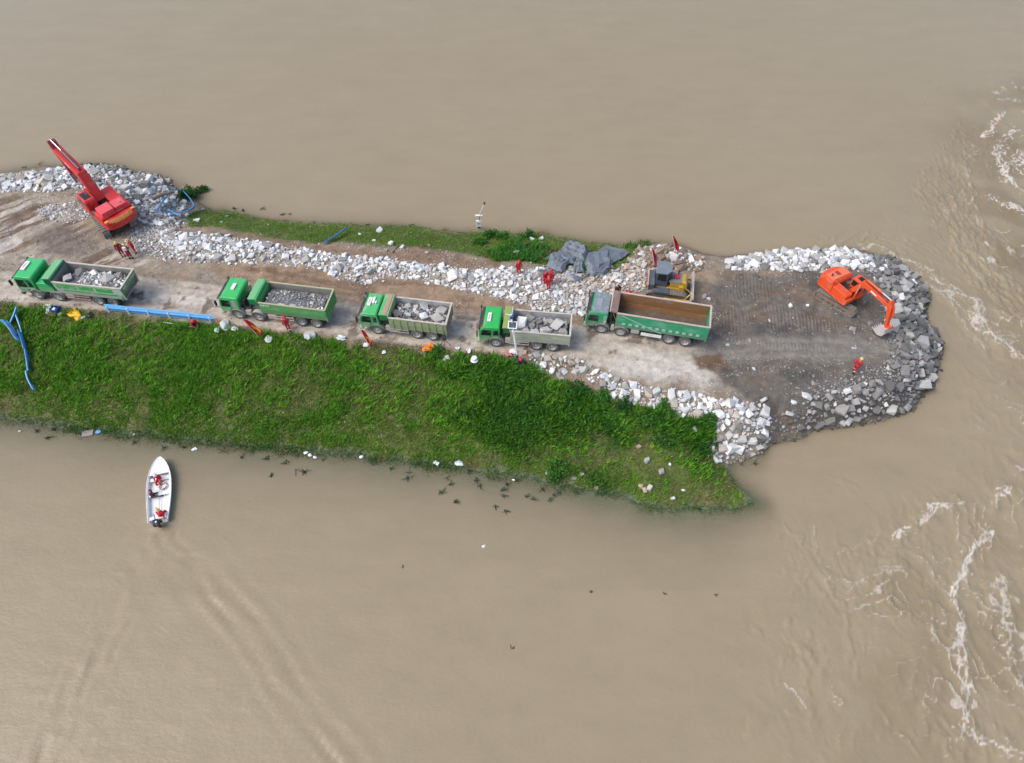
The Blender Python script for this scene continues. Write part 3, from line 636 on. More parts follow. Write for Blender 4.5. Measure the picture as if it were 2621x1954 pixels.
def stone_mat(k):
    nm = 'stone_' + k
    if nm in MATS: return MATS[nm]
    c = STONE_COL[k]; m, nt, b, out = nodes_of(nm)
    n1 = noise_node(nt, 1.7, 6, 0.7); n2 = noise_node(nt, 7, 5, 0.7)
    oi = nt.nodes.new('ShaderNodeObjectInfo')
    mr = nt.nodes.new('ShaderNodeMapRange'); mr.inputs[3].default_value = 0.72; mr.inputs[4].default_value = 1.15; nt.links.new(oi.outputs['Random'], mr.inputs[0])
    base = mixc(nt, ramp(nt, n1.outputs[0], 0.35, 0.7).outputs[0], c, (c[0] * 0.78, c[1] * 0.74, c[2] * 0.68))
    base = mixc(nt, ramp(nt, n2.outputs[0], 0.6, 0.8).outputs[0], base, (c[0] * 0.6, c[1] * 0.53, c[2] * 0.45))
    vm = nt.nodes.new('ShaderNodeVectorMath'); vm.operation = 'SCALE'; nt.links.new(base, vm.inputs[0]); nt.links.new(mr.outputs[0], vm.inputs['Scale'])
    nt.links.new(wetline(nt, vm.outputs[0]), b.inputs['Base Color']); b.inputs['Roughness'].default_value = 0.85
    bp = nt.nodes.new('ShaderNodeBump'); bp.inputs['Strength'].default_value = 0.5; bp.inputs['Distance'].default_value = 0.05
    nt.links.new(n2.outputs[0], bp.inputs['Height']); nt.links.new(bp.outputs[0], b.inputs['Normal'])
    MATS[nm] = m; return m
m, nt, b, out = nodes_of('stone_rubble')
at = nt.nodes.new('ShaderNodeAttribute'); at.attribute_name = 'Col'; n2 = noise_node(nt, 6, 5, 0.7)
nt.links.new(wetline(nt, mixc(nt, ramp(nt, n2.outputs[0], 0.5, 0.75).outputs[0], at.outputs['Color'], mixc(nt, 1.0, at.outputs['Color'], (0.66, 0.6, 0.54), 'MULTIPLY'))), b.inputs['Base Color'])
b.inputs['Roughness'].default_value = 0.88
RUBBLE = m
_rm = {}
def rock_mesh(i, k):
    if (i, k) not in _rm:
        V, F = ROCKS[i]; me = np_mesh('boulder', V, F); me.materials.append(stone_mat(k)); _rm[(i, k)] = me
    return _rm[(i, k)]
STONES = []                                 # (x, y, r, colour, zone, lift)
_cells = {}
def fits(x, y, r, sep):
    R = 1.0; ci, cj = int(x // R), int(y // R)
    for i in range(ci - 2, ci + 3):
        for j in range(cj - 2, cj + 3):
            for (a, b_, q) in _cells.get((i, j), ()):
                if (a - x) ** 2 + (b_ - y) ** 2 < (sep * (q + r)) ** 2: return False
    return True
def put(x, y, r, col, zone, lift=0.0):
    _cells.setdefault((int(x // 1.0), int(y // 1.0)), []).append((x, y, r)); STONES.append((x, y, r, col, zone, lift))
def scatter(zone, cols, levels, seed, feather=0.0):
    """levels: (tries, rmin, rmax, separation)"""
    P = ZW[zone]; rr = random.Random(seed)
    xs = [p[0] for p in P]; ys = [p[1] for p in P]; x0, x1, y0, y1 = min(xs) - feather, max(xs) + feather, min(ys) - feather, max(ys) + feather
    for tries, ra, rb, sep in levels:
        X = np.array([rr.uniform(x0, x1) for _ in range(tries)]); Y = np.array([rr.uniform(y0, y1) for _ in range(tries)])
        S = sdist(X, Y, P); Q = vnoise(X * 0.8, Y * 0.8, seed)
        for x, y, s, q in zip(X, Y, S, Q):
            if s < -feather * rr.random() ** 1.5 - 0.02 * 0: continue
            r = ra + (rb - ra) * rr.random() ** 2
            if s < 0 and r > 0.35: continue
            if fits(x, y, r, sep):
                tot = sum(c[1] for c in cols); t = rr.random() * tot
                for c, w in cols:
                    t -= w
                    if t <= 0: break
                put(x, y, r, c, zone)
WHT = [('white', 8), ('pale', 2), ('warm', 1.2)]
scatter('row', WHT, [(230, 0.36, 0.58, 0.7), (2200, 0.2, 0.36, 0.67), (10000, 0.10, 0.22, 0.70), (11000, 0.05, 0.12, 0.78)], 1, 0.6)
scatter('beige', [('warm', 6), ('pale', 3), ('white', 2.5), ('pink', 1)], [(500, 0.2, 0.4, 0.7), (3000, 0.1, 0.22, 0.7), (6000, 0.05, 0.12, 0.75)], 2, 0.5)
scatter('heap', [('brown', 5), ('warm', 3.5), ('pale', 1), ('white', 1.0), ('dark', 1)], [(120, 0.3, 0.5, 0.7), (1500, 0.14, 0.28, 0.65), (2500, 0.06, 0.14, 0.75)], 3, 0.3)
scatter('north', [('white', 7), ('pale', 3), ('grey', 1)], [(200, 0.34, 0.58, 0.68), (1600, 0.18, 0.34, 0.67), (3000, 0.08, 0.2, 0.75)], 4, 0.4)
scatter('tip', [('grey', 6), ('pale', 2.2), ('dark', 3), ('white', 0.5)], [(260, 0.4, 0.68, 0.66), (2200, 0.22, 0.4, 0.64), (8000, 0.11, 0.24, 0.68), (7000, 0.05, 0.12, 0.78)], 5, 0.5)
scatter('south', [('grey', 6), ('pale', 4), ('dark', 1), ('white', 0.7)], [(180, 0.38, 0.62, 0.66), (1300, 0.2, 0.38, 0.66), (4500, 0.09, 0.22, 0.7)], 6, 0.4)
scatter('inner', [('grey', 6), ('pale', 3), ('dark', 1)], [(8, 0.22, 0.3, 1.0), (160, 0.1, 0.2, 0.95), (2600, 0.04, 0.1, 0.9)], 7, 0.8)
scatter('corner', [('white', 7), ('pale', 2), ('warm', 1.2), ('grey', 0.6)], [(130, 0.34, 0.55, 0.68), (900, 0.18, 0.34, 0.68), (2600, 0.07, 0.18, 0.74)], 8, 0.3)
scatter('band', [('white', 8), ('pale', 2), ('warm', 1.5)], [(110, 0.32, 0.52, 0.72), (900, 0.17, 0.32, 0.72), (2600, 0.06, 0.17, 0.76)], 9, 0.4)
scatter('road_stones', [('white', 6), ('pale', 3), ('warm', 1)], [(60, 0.26, 0.46, 0.8), (260, 0.14, 0.26, 0.85), (500, 0.05, 0.14, 0.9)], 10, 0.3)
scatter('left_n', [('white', 5), ('pale', 4), ('warm', 2)], [(200, 0.32, 0.6, 0.68), (1000, 0.18, 0.32, 0.7), (2500, 0.07, 0.18, 0.78)], 11, 0.6)
scatter('pile', [('pale', 5), ('white', 3.5), ('grey', 3), ('dark', 0.7)], [(200, 0.36, 0.62, 0.68), (1900, 0.19, 0.36, 0.66), (6500, 0.08, 0.19, 0.7)], 12, 0.5)
scatter('gap', [('dark', 5), ('grey', 3), ('pale', 1.5)], [(14, 0.3, 0.45, 1.0), (120, 0.12, 0.28, 0.95), (900, 0.05, 0.12, 0.9)], 15, 0.3)
scatter('left_s', [('pale', 5), ('white', 4)], [(400, 0.08, 0.2, 0.85), (900, 0.05, 0.09, 0.9)], 13, 0.8)
scatter('front', [('pale', 4), ('white', 5), ('warm', 1)], [(900, 0.07, 0.2, 0.8), (2500, 0.04, 0.1, 0.85)], 14, 0.6)
LONE = [  # single stones lying apart: px, py, radius, colour, where
 (973, 593, 0.42, 'white', 'n'), (958, 618, 0.25, 'white', 'n'), (922, 601, 0.2, 'white', 'n'), (1000, 625, 0.34, 'white', 'n'), (1030, 636, 0.32, 'white', 'n'), (989, 643, 0.22, 'pale', 'n'), (1098, 630, 0.22, 'pink', 'n'), (1093, 649, 0.24, 'warm', 'n'),
 (581, 556, 0.2, 'pale', 'n'), (567, 571, 0.13, 'white', 'n'), (520, 538, 0.24, 'pale', 'n'), (505, 566, 0.3, 'white', 'n'), (1362, 616, 0.38, 'white', 'n'), (1385, 614, 0.34, 'white', 'n'), (1383, 623, 0.3, 'pink', 'n'), (1322, 650, 0.36, 'pale', 'n'),
 (2180, 843, 0.36, 'pale', 'm'), (2226, 827, 0.32, 'grey', 'm'), (2168, 837, 0.2, 'grey', 'm'), (2063, 1015, 0.42, 'white', 'm'), (1952, 1026, 0.36, 'white', 'm'), (2031, 1030, 0.28, 'white', 'm'), (2018, 1060, 0.45, 'white', 'm'),
 (2185, 893, 0.2, 'white', 'm'), (1862, 884, 0.18, 'white', 'm'), (1919, 873, 0.2, 'pale', 'm'), (1803, 760, 0.32, 'pale', 'm'), (1813, 766, 0.25, 'white', 'm'), (1929, 945, 0.18, 'white', 'm'), (2022, 784, 0.22, 'white', 'm'), (2067, 783, 0.18, 'white', 'm'), (1969, 820, 0.18, 'white', 'm'),
 (1947, 1080, 0.4, 'white', 'm'), (1775, 1010, 0.4, 'white', 'g'), (1344, 905, 0.34, 'pink', 'g'), (1364, 943, 0.42, 'pale', 'g'), (1447, 1037, 0.42, 'pale', 'g'), (1436, 972, 0.3, 'pale', 'g'), (1541, 985, 0.45, 'pale', 'g'), (1674, 1075, 0.32, 'pale', 'g'), (1712, 1095, 0.22, 'pale', 'g'),
 (1635, 1145, 0.3, 'pink', 'g'), (1655, 1180, 0.4, 'pale', 'g'), (1694, 1210, 0.38, 'pale', 'g'), (1714, 1190, 0.2, 'white', 'g'), (1470, 1227, 0.34, 'pale', 'g'), (1490, 1215, 0.24, 'pale', 'g'), (1527, 1250, 0.3, 'pale', 'g'),
 (1640, 1246, 0.3, 'pink', 'g'), (1650, 1257, 0.28, 'pink', 'g'), (1663, 1250, 0.34, 'pale', 'g'), (1749, 1256, 0.2, 'white', 'g'), (1722, 1277, 0.24, 'white', 'g'), (1370, 1105, 0.2, 'pale', 'g'), (1500, 1200, 0.16, 'white', 'g'), (1778, 1100, 0.4, 'white', 'g'), (1790, 1105, 0.3, 'white', 'g'), (1770, 1108, 0.3, 'pale', 'g')]
for a, b_, r, c, w in LONE:
    p = GT(a, b_); put(p.x, p.y, r * (0.72 if w == 'g' else 0.9), c, 'lone_' + w, 0.15 if w in 'ng' else 0)
print('stones', len(STONES))
SA = np.array([(s[0], s[1], s[2]) for s in STONES]); SZ = hz(SA[:, 0], SA[:, 1])
order = sorted(range(len(STONES)), key=lambda i: -STONES[i][2] / (0.9 + 0.01 * STONES[i][1]))
ZNAME = {'row': 'in the white stone row', 'beige': 'in the beige rubble', 'heap': 'on the flag heap', 'north': 'on the far rim', 'tip': 'on the rocky tip', 'south': 'on the near rim', 'inner': 'in the grey gravel',
 'corner': 'in the corner pile', 'band': 'in the band above the weeds', 'road_stones': 'on the verge', 'left_n': 'at the far water edge', 'pile': 'in the big pile', 'gap': 'on the earth slope', 'left_s': 'pressed into dirt', 'front': 'in the gravel',
 'lone_n': 'alone on far grass', 'lone_m': 'alone on dark earth', 'lone_g': 'alone on green bank'}
MARKS = [('near the three workers', (332, 655)), ('behind the ribbed-roof truck', (700, 730)), ('behind the rusty-guard truck', (1020, 770)), ('behind the mossy-guard truck', (1340, 790)), ('near the solitary worker', (1328, 704)), ('beside the netting', (1480, 690)), ('behind the bulldozer', (1700, 700)), ('below the red flags', (1720, 655)),
 ('behind the orange excavator', (2110, 680)), ('beyond the orange boom', (2270, 740)), ('beside the orange bucket', (2290, 860)), ('facing the rapids', (2375, 760)), ('near the yellow-helmet worker', (2184, 953)), ('at the rounded point', (2400, 900)), ('where the grass bank ends', (1830, 1150)), ('beside bare dark earth', (2040, 1060)),
 ('below the empty truck', (1650, 960)), ('under the raised red boom', (170, 440)), ('beside the red counterweight', (370, 540)), ('by the looped blue rail', (450, 530)), ('by the solar pole', (1370, 930)), ('near the driftwood pole', (1020, 625)), ('by the gauge post', (1230, 610)), ('at the flooded grass', (1500, 1230)), ('among tall weeds', (1480, 1030)), ('near the rust patch', (1900, 940)), ('behind the orange tracks', (2040, 780))]
MARKW = [(n_, GT(*q_)) for n_, q_ in MARKS]
def nearest(x, y, marks): return min(marks, key=lambda m_: (m_[1].x - x) ** 2 + (m_[1].y - y) ** 2)[0]
CWORD = {'brown': 'brown', 'white': 'white', 'pale': 'pale grey', 'warm': 'beige', 'grey': 'grey', 'dark': 'dark', 'pink': 'pinkish'}
def boulder_label(x, y, sc, c, zn):
    r = (sc.x + sc.y) / 2; size = 'large' if r > 0.52 else ('mid-sized' if r > 0.36 else 'small')
    shape = 'elongated' if sc.x / sc.y > 1.4 else ('flat' if sc.z / r < 0.74 else ('tall' if sc.z / r > 0.95 else 'blocky'))
    return '%s %s %s boulder %s %s' % (size, shape, CWORD[c], nearest(x, y, MARKW), ZNAME[zn]), 'boulders ' + ZNAME[zn]
N_BOULDER = 236
chosen = set(order[:N_BOULDER]) | {i for i in range(len(STONES)) if STONES[i][4].startswith('lone')}
chosen = set(sorted(chosen, key=lambda i: (not STONES[i][4].startswith('lone'), -STONES[i][2]))[:N_BOULDER])
rub_V, rub_F, rub_C = {}, {}, {}
for i, (x, y, r, c, zn, lift) in enumerate(STONES):
    rr = random.Random(i * 13 + 5); bi = rr.randrange(NB)
    sc = Vector((r * rr.uniform(0.85, 1.3), r * rr.uniform(0.75, 1.05), r * rr.uniform(0.65, 1.0)))
    rot = Euler((rr.uniform(-0.5, 0.5), rr.uniform(-0.5, 0.5), rr.uniform(0, 6.28)))
    loc = Vector((x, y, float(SZ[i]) + sc.z * 0.28 + lift * r))
    if i in chosen:
        o = link(bpy.data.objects.new('boulder', rock_mesh(bi, c))); o.location = loc; o.rotation_euler = rot; o.scale = sc
        lb, gp = boulder_label(x, y, sc, c, zn); tag(o, lb, 'boulder', gp)
    else:
        zk = zn if not zn.startswith('lone') else 'front'
        V, F = ROCKS[bi]
        M = np.array(Matrix.LocRotScale(loc, rot, sc))
        off = sum(len(v) for v in rub_V.get(zk, ()))
        rub_V.setdefault(zk, []).append(V @ M[:3, :3].T + M[:3, 3]); rub_F.setdefault(zk, []).append(F + off)
        k = rr.uniform(0.74, 1.12); cc_ = np.array(STONE_COL[c]) * k
        rub_C.setdefault(zk, []).append(np.tile(cc_, (len(V), 1)))
LBL = {'row': 'white rubble filling the long stone row beside the road', 'beige': 'beige rubble spread below the grey netting', 'heap': 'brown rubble of the heap with the red flags', 'north': 'white rubble along the far water edge of the tip',
 'tip': 'grey rubble covering the rounded tip of the causeway', 'south': 'grey rubble along the near water edge of the tip', 'inner': 'fine grey rubble beside the lone red worker', 'corner': 'white rubble of the corner pile at the grass end',
 'band': 'white rubble band between weeds and bare earth', 'road_stones': 'whitish rubble on the verge beside the solar pole', 'left_n': 'pale rubble at the water beside the red boom', 'pile': 'grey rubble of the pile around the red excavator',
 'gap': 'dark stones on the bare earth slope at the water', 'left_s': 'pale stone chips in the dirt beside the red excavator', 'front': 'pale gravel in front of the three red workers'}
for zk in rub_V:
    me = np_mesh('rubble', np.concatenate(rub_V[zk]), np.concatenate(rub_F[zk]), {'Col': np.concatenate(rub_C[zk])}); me.materials.append(RUBBLE)
    tag(link(bpy.data.objects.new('rubble', me)), LBL[zk], 'rubble', kind='stuff')

# --- loose chips over bare ground (uncountable)
def bulk_stones(name, X, Y, R, colr, label, sink=0.2):
    n = len(X); V0 = np.array([(1, 0, 0), (-0.5, 0.87, 0.05), (-0.5, -0.87, -0.05), (0.1, 0.1, 0.8), (-0.1, 0.2, -0.5)]); F0 = np.array([(0, 1, 3), (1, 2, 3), (2, 0, 3), (1, 0, 4), (2, 1, 4), (0, 2, 4)])
    a = RNG.uniform(0, 6.28, n); ca, sa = np.cos(a), np.sin(a); st = RNG.uniform(0.6, 1.3, (n, 3))
    v = V0[None] * st[:, None, :] * R[:, None, None]
    x = v[..., 0] * ca[:, None] - v[..., 1] * sa[:, None] + X[:, None]; y = v[..., 0] * sa[:, None] + v[..., 1] * ca[:, None] + Y[:, None]
    z = v[..., 2] + (hz(X, Y) + R * sink)[:, None]
    V = np.stack([x, y, z], -1).reshape(-1, 3); F = (F0[None] + 5 * np.arange(n)[:, None, None]).reshape(-1, 3)
    me = np_mesh(name, V, F, {'Col': np.repeat(colr, 5, axis=0)}); me.materials.append(RUBBLE)
    return tag(link(bpy.data.objects.new(name, me)), label, 'gravel', kind='stuff')
n = 120000
X = RNG.uniform(-58, 40, n); Y = RNG.uniform(28, 66, n)
hh = hz(X, Y); gi = np.clip(((X - TX0) / TS).astype(int), 0, nx_ - 1); gj = np.clip(((Y - TY0) / TS).astype(int), 0, ny_ - 1)
gk = gm[gj, gi]; rd = roadm[gj, gi]; sm = sstep(0, 0.5, d_smooth[gj, gi])
dens = (0.20 + 0.8 * sstep(0.5, 0.68, fbm(X * 0.5, Y * 0.5, 401, 4))) * (1 - 0.9 * gk) * (1 - 0.75 * rd) * (1 - 0.7 * sm)
dens = np.maximum(dens, 0.9 * sstep(-0.9, 0.0, d_row[gj, gi])); dens = np.maximum(dens, 0.6 * sstep(-2, -0.4, d_pile[gj, gi]))
sel = (hh > 0.02) & (RNG.uniform(0, 1, n) < dens * 0.9)
X, Y = X[sel], Y[sel]; n = len(X); R = 0.025 + 0.085 * RNG.uniform(0, 1, n) ** 3.0
t = RNG.uniform(0, 1, n); md = np.clip(sstep(-0.5, 1, d_mud[gj, gi][sel]), 0, 1)
base = np.where((t < 0.5)[:, None], np.array((0.48, 0.45, 0.41)), np.where((t < 0.75)[:, None], np.array((0.60, 0.59, 0.57)), np.array((0.28, 0.23, 0.18))))
base = base * (1 - 0.45 * (md * (t > 0.25)))[:, None]
bulk_stones('gravel', X, Y, R, base, 'loose stone chips scattered over the bare causeway earth')
print('gravel', n)

# ================================================================ GRASS
m, nt, b, out = nodes_of('grass_leaf')
at = nt.nodes.new('ShaderNodeAttribute'); at.attribute_name = 'Col'
nt.links.new(at.outputs['Color'], b.inputs['Base Color']); b.inputs['Roughness'].default_value = 0.7; b.inputs['Specular IOR Level'].default_value = 0.25
tl = nt.nodes.new('ShaderNodeBsdfTranslucent'); nt.links.new(at.outputs['Color'], tl.inputs[0])
ms = nt.nodes.new('ShaderNodeMixShader'); ms.inputs[0].default_value = 0.38
nt.links.new(b.outputs[0], ms.inputs[1]); nt.links.new(tl.outputs[0], ms.inputs[2]); nt.links.new(ms.outputs[0], out.inputs[0])
GRASSM = m
def blades(name, X, Y, H, W, colr, lean, label, spread=0.12, nb=4, cat='grass', z0=None, leafy=False):
    """tufts of bent tapering blades"""
    n = len(X); N = n * nb
    bx = np.repeat(X, nb) + RNG.normal(0, spread, N); by = np.repeat(Y, nb) + RNG.normal(0, spread, N)
    bz = hz(bx, by) - 0.03 if z0 is None else np.repeat(z0, nb)
    h = np.repeat(H, nb) * RNG.uniform(0.55, 1.15, N); w = np.repeat(W, nb) * RNG.uniform(0.7, 1.2, N)
    a = RNG.uniform(0, 6.28, N); tilt = RNG.uniform(0.15, 0.75, N)
    dx = np.cos(a) * tilt + lean[0]; dy = np.sin(a) * tilt + lean[1]
    s = a + 1.57 + RNG.normal(0, 0.4, N); px, py = np.cos(s) * w * 0.5, np.sin(s) * w * 0.5
    def P(t, k, ww): return np.stack([bx + dx * h * t * k + px * ww, by + dy * h * t * k + py * ww, bz + h * t * (1 - 0.25 * t * tilt)], -1)
    mid = 1.15 if leafy else 0.9
    v = np.stack([P(0, 0, -0.8), P(0, 0, 0.8), P(0.55, 0.7, -mid), P(0.55, 0.7, mid), P(1, 1.15, 0)], 1)
    c = np.repeat(colr, nb, axis=0) * RNG.uniform(0.75, 1.25, (N, 1))
    c5 = np.repeat(c[:, None, :], 5, 1)
    F = np.concatenate([np.stack([5 * np.arange(N) + k for k in q], -1) for q in ((0, 1, 3), (0, 3, 2), (2, 3, 4))])
    me = np_mesh(name, v.reshape(-1, 3), F, {'Col': c5.reshape(-1, 3)}); me.materials.append(GRASSM)
    return tag(link(bpy.data.objects.new(name, me)), label, cat, kind='stuff')
def pick(poly, n, margin=0.0, seed=5):
    xs = [p[0] for p in poly]; ys = [p[1] for p in poly]
    X = RNG.uniform(min(xs), max(xs), n); Y = RNG.uniform(min(ys), max(ys), n)
    s = sdist(X, Y, poly) + 1.0 * (fbm(X * 0.9, Y * 0.9, seed, 3) - 0.5) * 2 * 0.6
    k = s > margin; return X[k], Y[k], s[k]
def away(X, Y):                                            # keep clear of stones lying on the turf
    k = np.ones(len(X), bool)
    for (x, y, r, c, zn, l) in STONES:
        if r > 0.18: k &= (X - x) ** 2 + (Y - y) ** 2 > (0.95 * r) ** 2
    return k
Xg, Yg, Sg = pick(GS, 88000)
kx = (Xg > -62); Xg, Yg, Sg = Xg[kx], Yg[kx], Sg[kx]
k = away(Xg, Yg); Xg, Yg, Sg = Xg[k], Yg[k], Sg[k]
dwd = sdist(Xg, Yg, WEED); weed = sstep(-1.2, 1.2, dwd * 0.6 + 4.2 * (fbm(Xg * 0.35, Yg * 0.35, 402, 4) - 0.5))
patch = fbm(Xg * 0.22, Yg * 0.30, 403, 4); fine = fbm(Xg * 1.1, Yg * 1.1, 404, 3)
lush = sstep(0.40, 0.62, 0.6 * patch + 0.4 * fine)
hgt = hz(Xg, Yg)
low = sstep(1.1, 0.2, hgt)
lush = np.clip(lush * 0.65 * (1 - 0.4 * low) + 0.38, 0, 1)
col = np.array((0.215, 0.275, 0.05)) * (1 - lush)[:, None] + np.array((0.105, 0.265, 0.022)) * lush[:, None]
col = col * (1 - weed)[:, None] + np.array((0.058, 0.19, 0.028)) * weed[:, None]
tan = sstep(-1.2, 1.5, sdist(Xg, Yg, WP([(1560, 1110), (1700, 1120), (1800, 1165), (1850, 1205), (1905, 1275), (1700, 1245), (1500, 1195), (1380, 1140)])) + 2.5 * (fbm(Xg * 0.5, Yg * 0.5, 407, 3) - 0.5))
weed = weed * (1 - 0.85 * tan)
dry = np.maximum(sstep(0.60, 0.78, fbm(Xg * 0.6, Yg * 0.6, 405, 4)) * (0.5 + 0.5 * low) * (1 - 0.7 * weed), 0.75 * tan * sstep(0.3, 0.55, fbm(Xg * 0.9, Yg * 0.9, 408, 3)))
lush = lush * (1 - 0.6 * tan)
col = col * (1 - dry)[:, None] + np.array((0.30, 0.26, 0.11)) * dry[:, None]
wet = sstep(0.12, -0.08, hgt); col = col * (1 - 0.5 * wet)[:, None] + np.array((0.035, 0.085, 0.045)) * (0.5 * wet)[:, None]
thin = RNG.uniform(0, 1, len(Xg)) < np.clip(0.45 + 0.75 * lush + weed - 0.5 * sstep(1.2, 0.2, Sg) * (hgt > 1.2), 0, 1)
Xg, Yg, col, lush, weed, hgt, low = [q[thin] for q in (Xg, Yg, col, lush, weed, hgt, low)]
H = 0.16 + 0.34 * lush * (1 - 0.5 * low) + 0.30 * weed * RNG.uniform(0.4, 1.2, len(Xg))
w1 = weed < 0.5
# upright tufts standing above the turf: bright blades leaning with the wind, gaps of shade between
it = np.argsort(RNG.uniform(0, 1, len(Xg)) - 0.55 * vnoise(Xg * 0.9, Yg * 0.9, 431) - 0.4 * lush - 0.3 * weed)[:int(len(Xg) * 0.24)]
it = it[(hgt[it] > 0.12)]
tc_ = np.array((0.135, 0.40, 0.022)) * (0.75 + 0.5 * RNG.uniform(0, 1, (len(it), 1))); yl = RNG.uniform(0, 1, len(it)) < 0.3 - 0.2 * weed[it]; tc_[yl] = tc_[yl] * np.array((1.7, 1.05, 1.6))
tc_ = tc_ * (1 - 0.45 * weed[it])[:, None]
ht = (0.30 + 0.28 * RNG.uniform(0, 1, len(it))) * (1 - 0.45 * low[it]) * (1 + 0.55 * weed[it])
a1 = weed[it] < 0.5
blades('tall_grass', Xg[it][a1], Yg[it][a1], ht[a1], np.full(a1.sum(), 0.075), tc_[a1], (0.30, 0.10), 'upright bright tufts of grass all over the bank', nb=6, spread=0.07)
blades('leafy_weeds', Xg[it][~a1], Yg[it][~a1], ht[~a1], np.full((~a1).sum(), 0.15), tc_[~a1], (0.05, 0.02), 'leafy bright topped weeds at the end of the bank', nb=7, spread=0.12, cat='weeds', leafy=True)
blades('grass', Xg[w1], Yg[w1], H[w1], 0.035 + 0.05 * lush[w1], col[w1], (0.18, 0.05), 'green grass growing on the bank below the road', nb=4)
blades('weeds', Xg[~w1], Yg[~w1], H[~w1] * 1.1, 0.07 + 0.07 * RNG.uniform(0, 1, (~w1).sum()), col[~w1], (0.05, 0.03), 'tall dark green weeds at the end of the bank', nb=5, spread=0.16, cat='weeds', leafy=True)
print('grass tufts', len(Xg))
Xn, Yn, Sn = pick(GN, 26000, 0.0, 6)
k = away(Xn, Yn); Xn, Yn, Sn = Xn[k], Yn[k], Sn[k]
pn = fbm(Xn * 0.4, Yn * 0.4, 412, 4); bush = sstep(-2, 1.5, Xn + 2 * (pn - 0.5) * 4) * sstep(0.42, 0.56, pn)
coln = np.array((0.18, 0.31, 0.042)) * (1 - bush)[:, None] + np.array((0.06, 0.21, 0.028)) * bush[:, None]
dn = sstep(0.55, 0.7, fbm(Xn * 0.7, Yn * 0.7, 413, 4)); coln = coln * (1 - 0.6 * dn)[:, None] + np.array((0.2, 0.17, 0.08)) * (0.6 * dn)[:, None]
kk = RNG.uniform(0, 1, len(Xn)) < 0.55 + 0.5 * bush + 0.3 * (pn > 0.5)
Xn, Yn, coln, bush = Xn[kk], Yn[kk], coln[kk], bush[kk]
blades('grass', Xn, Yn, 0.2 + 0.42 * bush * RNG.uniform(0.5, 1.2, len(Xn)) + 0.08 * RNG.uniform(0, 1, len(Xn)), 0.04 + 0.05 * bush, coln, (0.1, 0.0), 'green grass strip between the stone row and the far water', nb=4)
# sparse trampled turf on the verge
Xv = RNG.uniform(-50, 6, 9000); vl = interp_line(WP([(-100, 757), (0, 766), (272, 794), (575, 826), (754, 848), (880, 862), (1070, 883), (1200, 897), (1400, 918)]), 200)
Yv = np.interp(Xv, vl[:, 0], vl[:, 1]) - 0.15 - np.abs(RNG.normal(0, 0.55, len(Xv)))
kv = fbm(Xv * 0.7, Yv * 0.7, 421, 3) > 0.46; Xv, Yv = Xv[kv], Yv[kv]
blades('grass', Xv, Yv, RNG.uniform(0.06, 0.16, len(Xv)), np.full(len(Xv), 0.04), np.tile(np.array((0.16, 0.165, 0.065)), (len(Xv), 1)), (0.1, 0), 'short trampled grass along the road edge', nb=3)

# ================================================================ VEHICLES
TYRE = pmat('tyre_rubber', (0.045, 0.048, 0.052), 0.85, amt=0.75, dirt=(0.20, 0.19, 0.175), scale=2.2)
RIM = pmat('wheel_rim', (0.42, 0.41, 0.39), 0.6, amt=0.4, scale=3)
DARK = pmat('dark_steel', (0.05, 0.05, 0.052), 0.6, amt=0.45, dirt=(0.2, 0.18, 0.15), scale=2)
GLASS = pmat('dark_glass', (0.018, 0.022, 0.026), 0.12, amt=0.15, scale=2, bump=0)
BLACK = pmat('black_plastic', (0.025, 0.025, 0.027), 0.5, amt=0.2)
WHITE = pmat('white_paint', (0.78, 0.78, 0.77), 0.5, amt=0.12)
REDP = pmat('red_lettering', (0.55, 0.05, 0.04), 0.5, amt=0.0)
DUSTY = pmat('dusty_steel', (0.42, 0.39, 0.35), 0.8, amt=0.5, scale=2)
STEEL = pmat('bright_steel', (0.75, 0.76, 0.78), 0.25, metal=0.6, amt=0.05)
PINKRAIL = pmat('faded_red_steel', (0.42, 0.27, 0.25), 0.7, amt=0.4)
AMBER = pmat('amber_lamp', (0.85, 0.38, 0.05), 0.4, amt=0.0)
LAMPM = pmat('headlamp_glass', (0.6, 0.62, 0.62), 0.15, amt=0.1)

def wheel_mesh(w, r=0.52):
    t = MB().lathe([(r * 0.58, -w / 2 * 0.9), (r * 0.75, -w / 2), (r * 0.93, -w / 2 * 0.92), (r, -w / 2 * 0.6), (r, w / 2 * 0.6), (r * 0.93, w / 2 * 0.92), (r * 0.75, w / 2), (r * 0.58, w / 2 * 0.9)], n=26)
    t.lathe([(r * 0.58, -w / 2 * 0.9), (r * 0.5, 0), (r * 0.58, w / 2 * 0.9)], n=26)
    for i in range(26):
        a = 2 * math.pi * i / 26; c, s = math.cos(a), math.sin(a)
        t.bar((c * r * 0.99, -w * 0.34, s * r * 0.99), (c * r * 0.99, w * 0.34, s * r * 0.99), 0.06, 0.03, up=(c, 0, s))
    return t.mesh('wheel', TYRE, smooth=False)
def rim_mesh(w, dish, r=0.52):
    R = r * 0.6
    p = MB().lathe([(R, -w / 2 * 0.93), (R * 0.93, -w / 2 * 0.95), (R * 0.86, -w / 2 * 0.86 + 0.0), (R * 0.7, -w / 2 + dish), (R * 0.42, -w / 2 + dish - 0.01), (R * 0.38, -w / 2 + dish - 0.09), (0.0, -w / 2 + dish - 0.10)], n=22)
    return p.mesh('rim', RIM, smooth=False)
_wm = {}
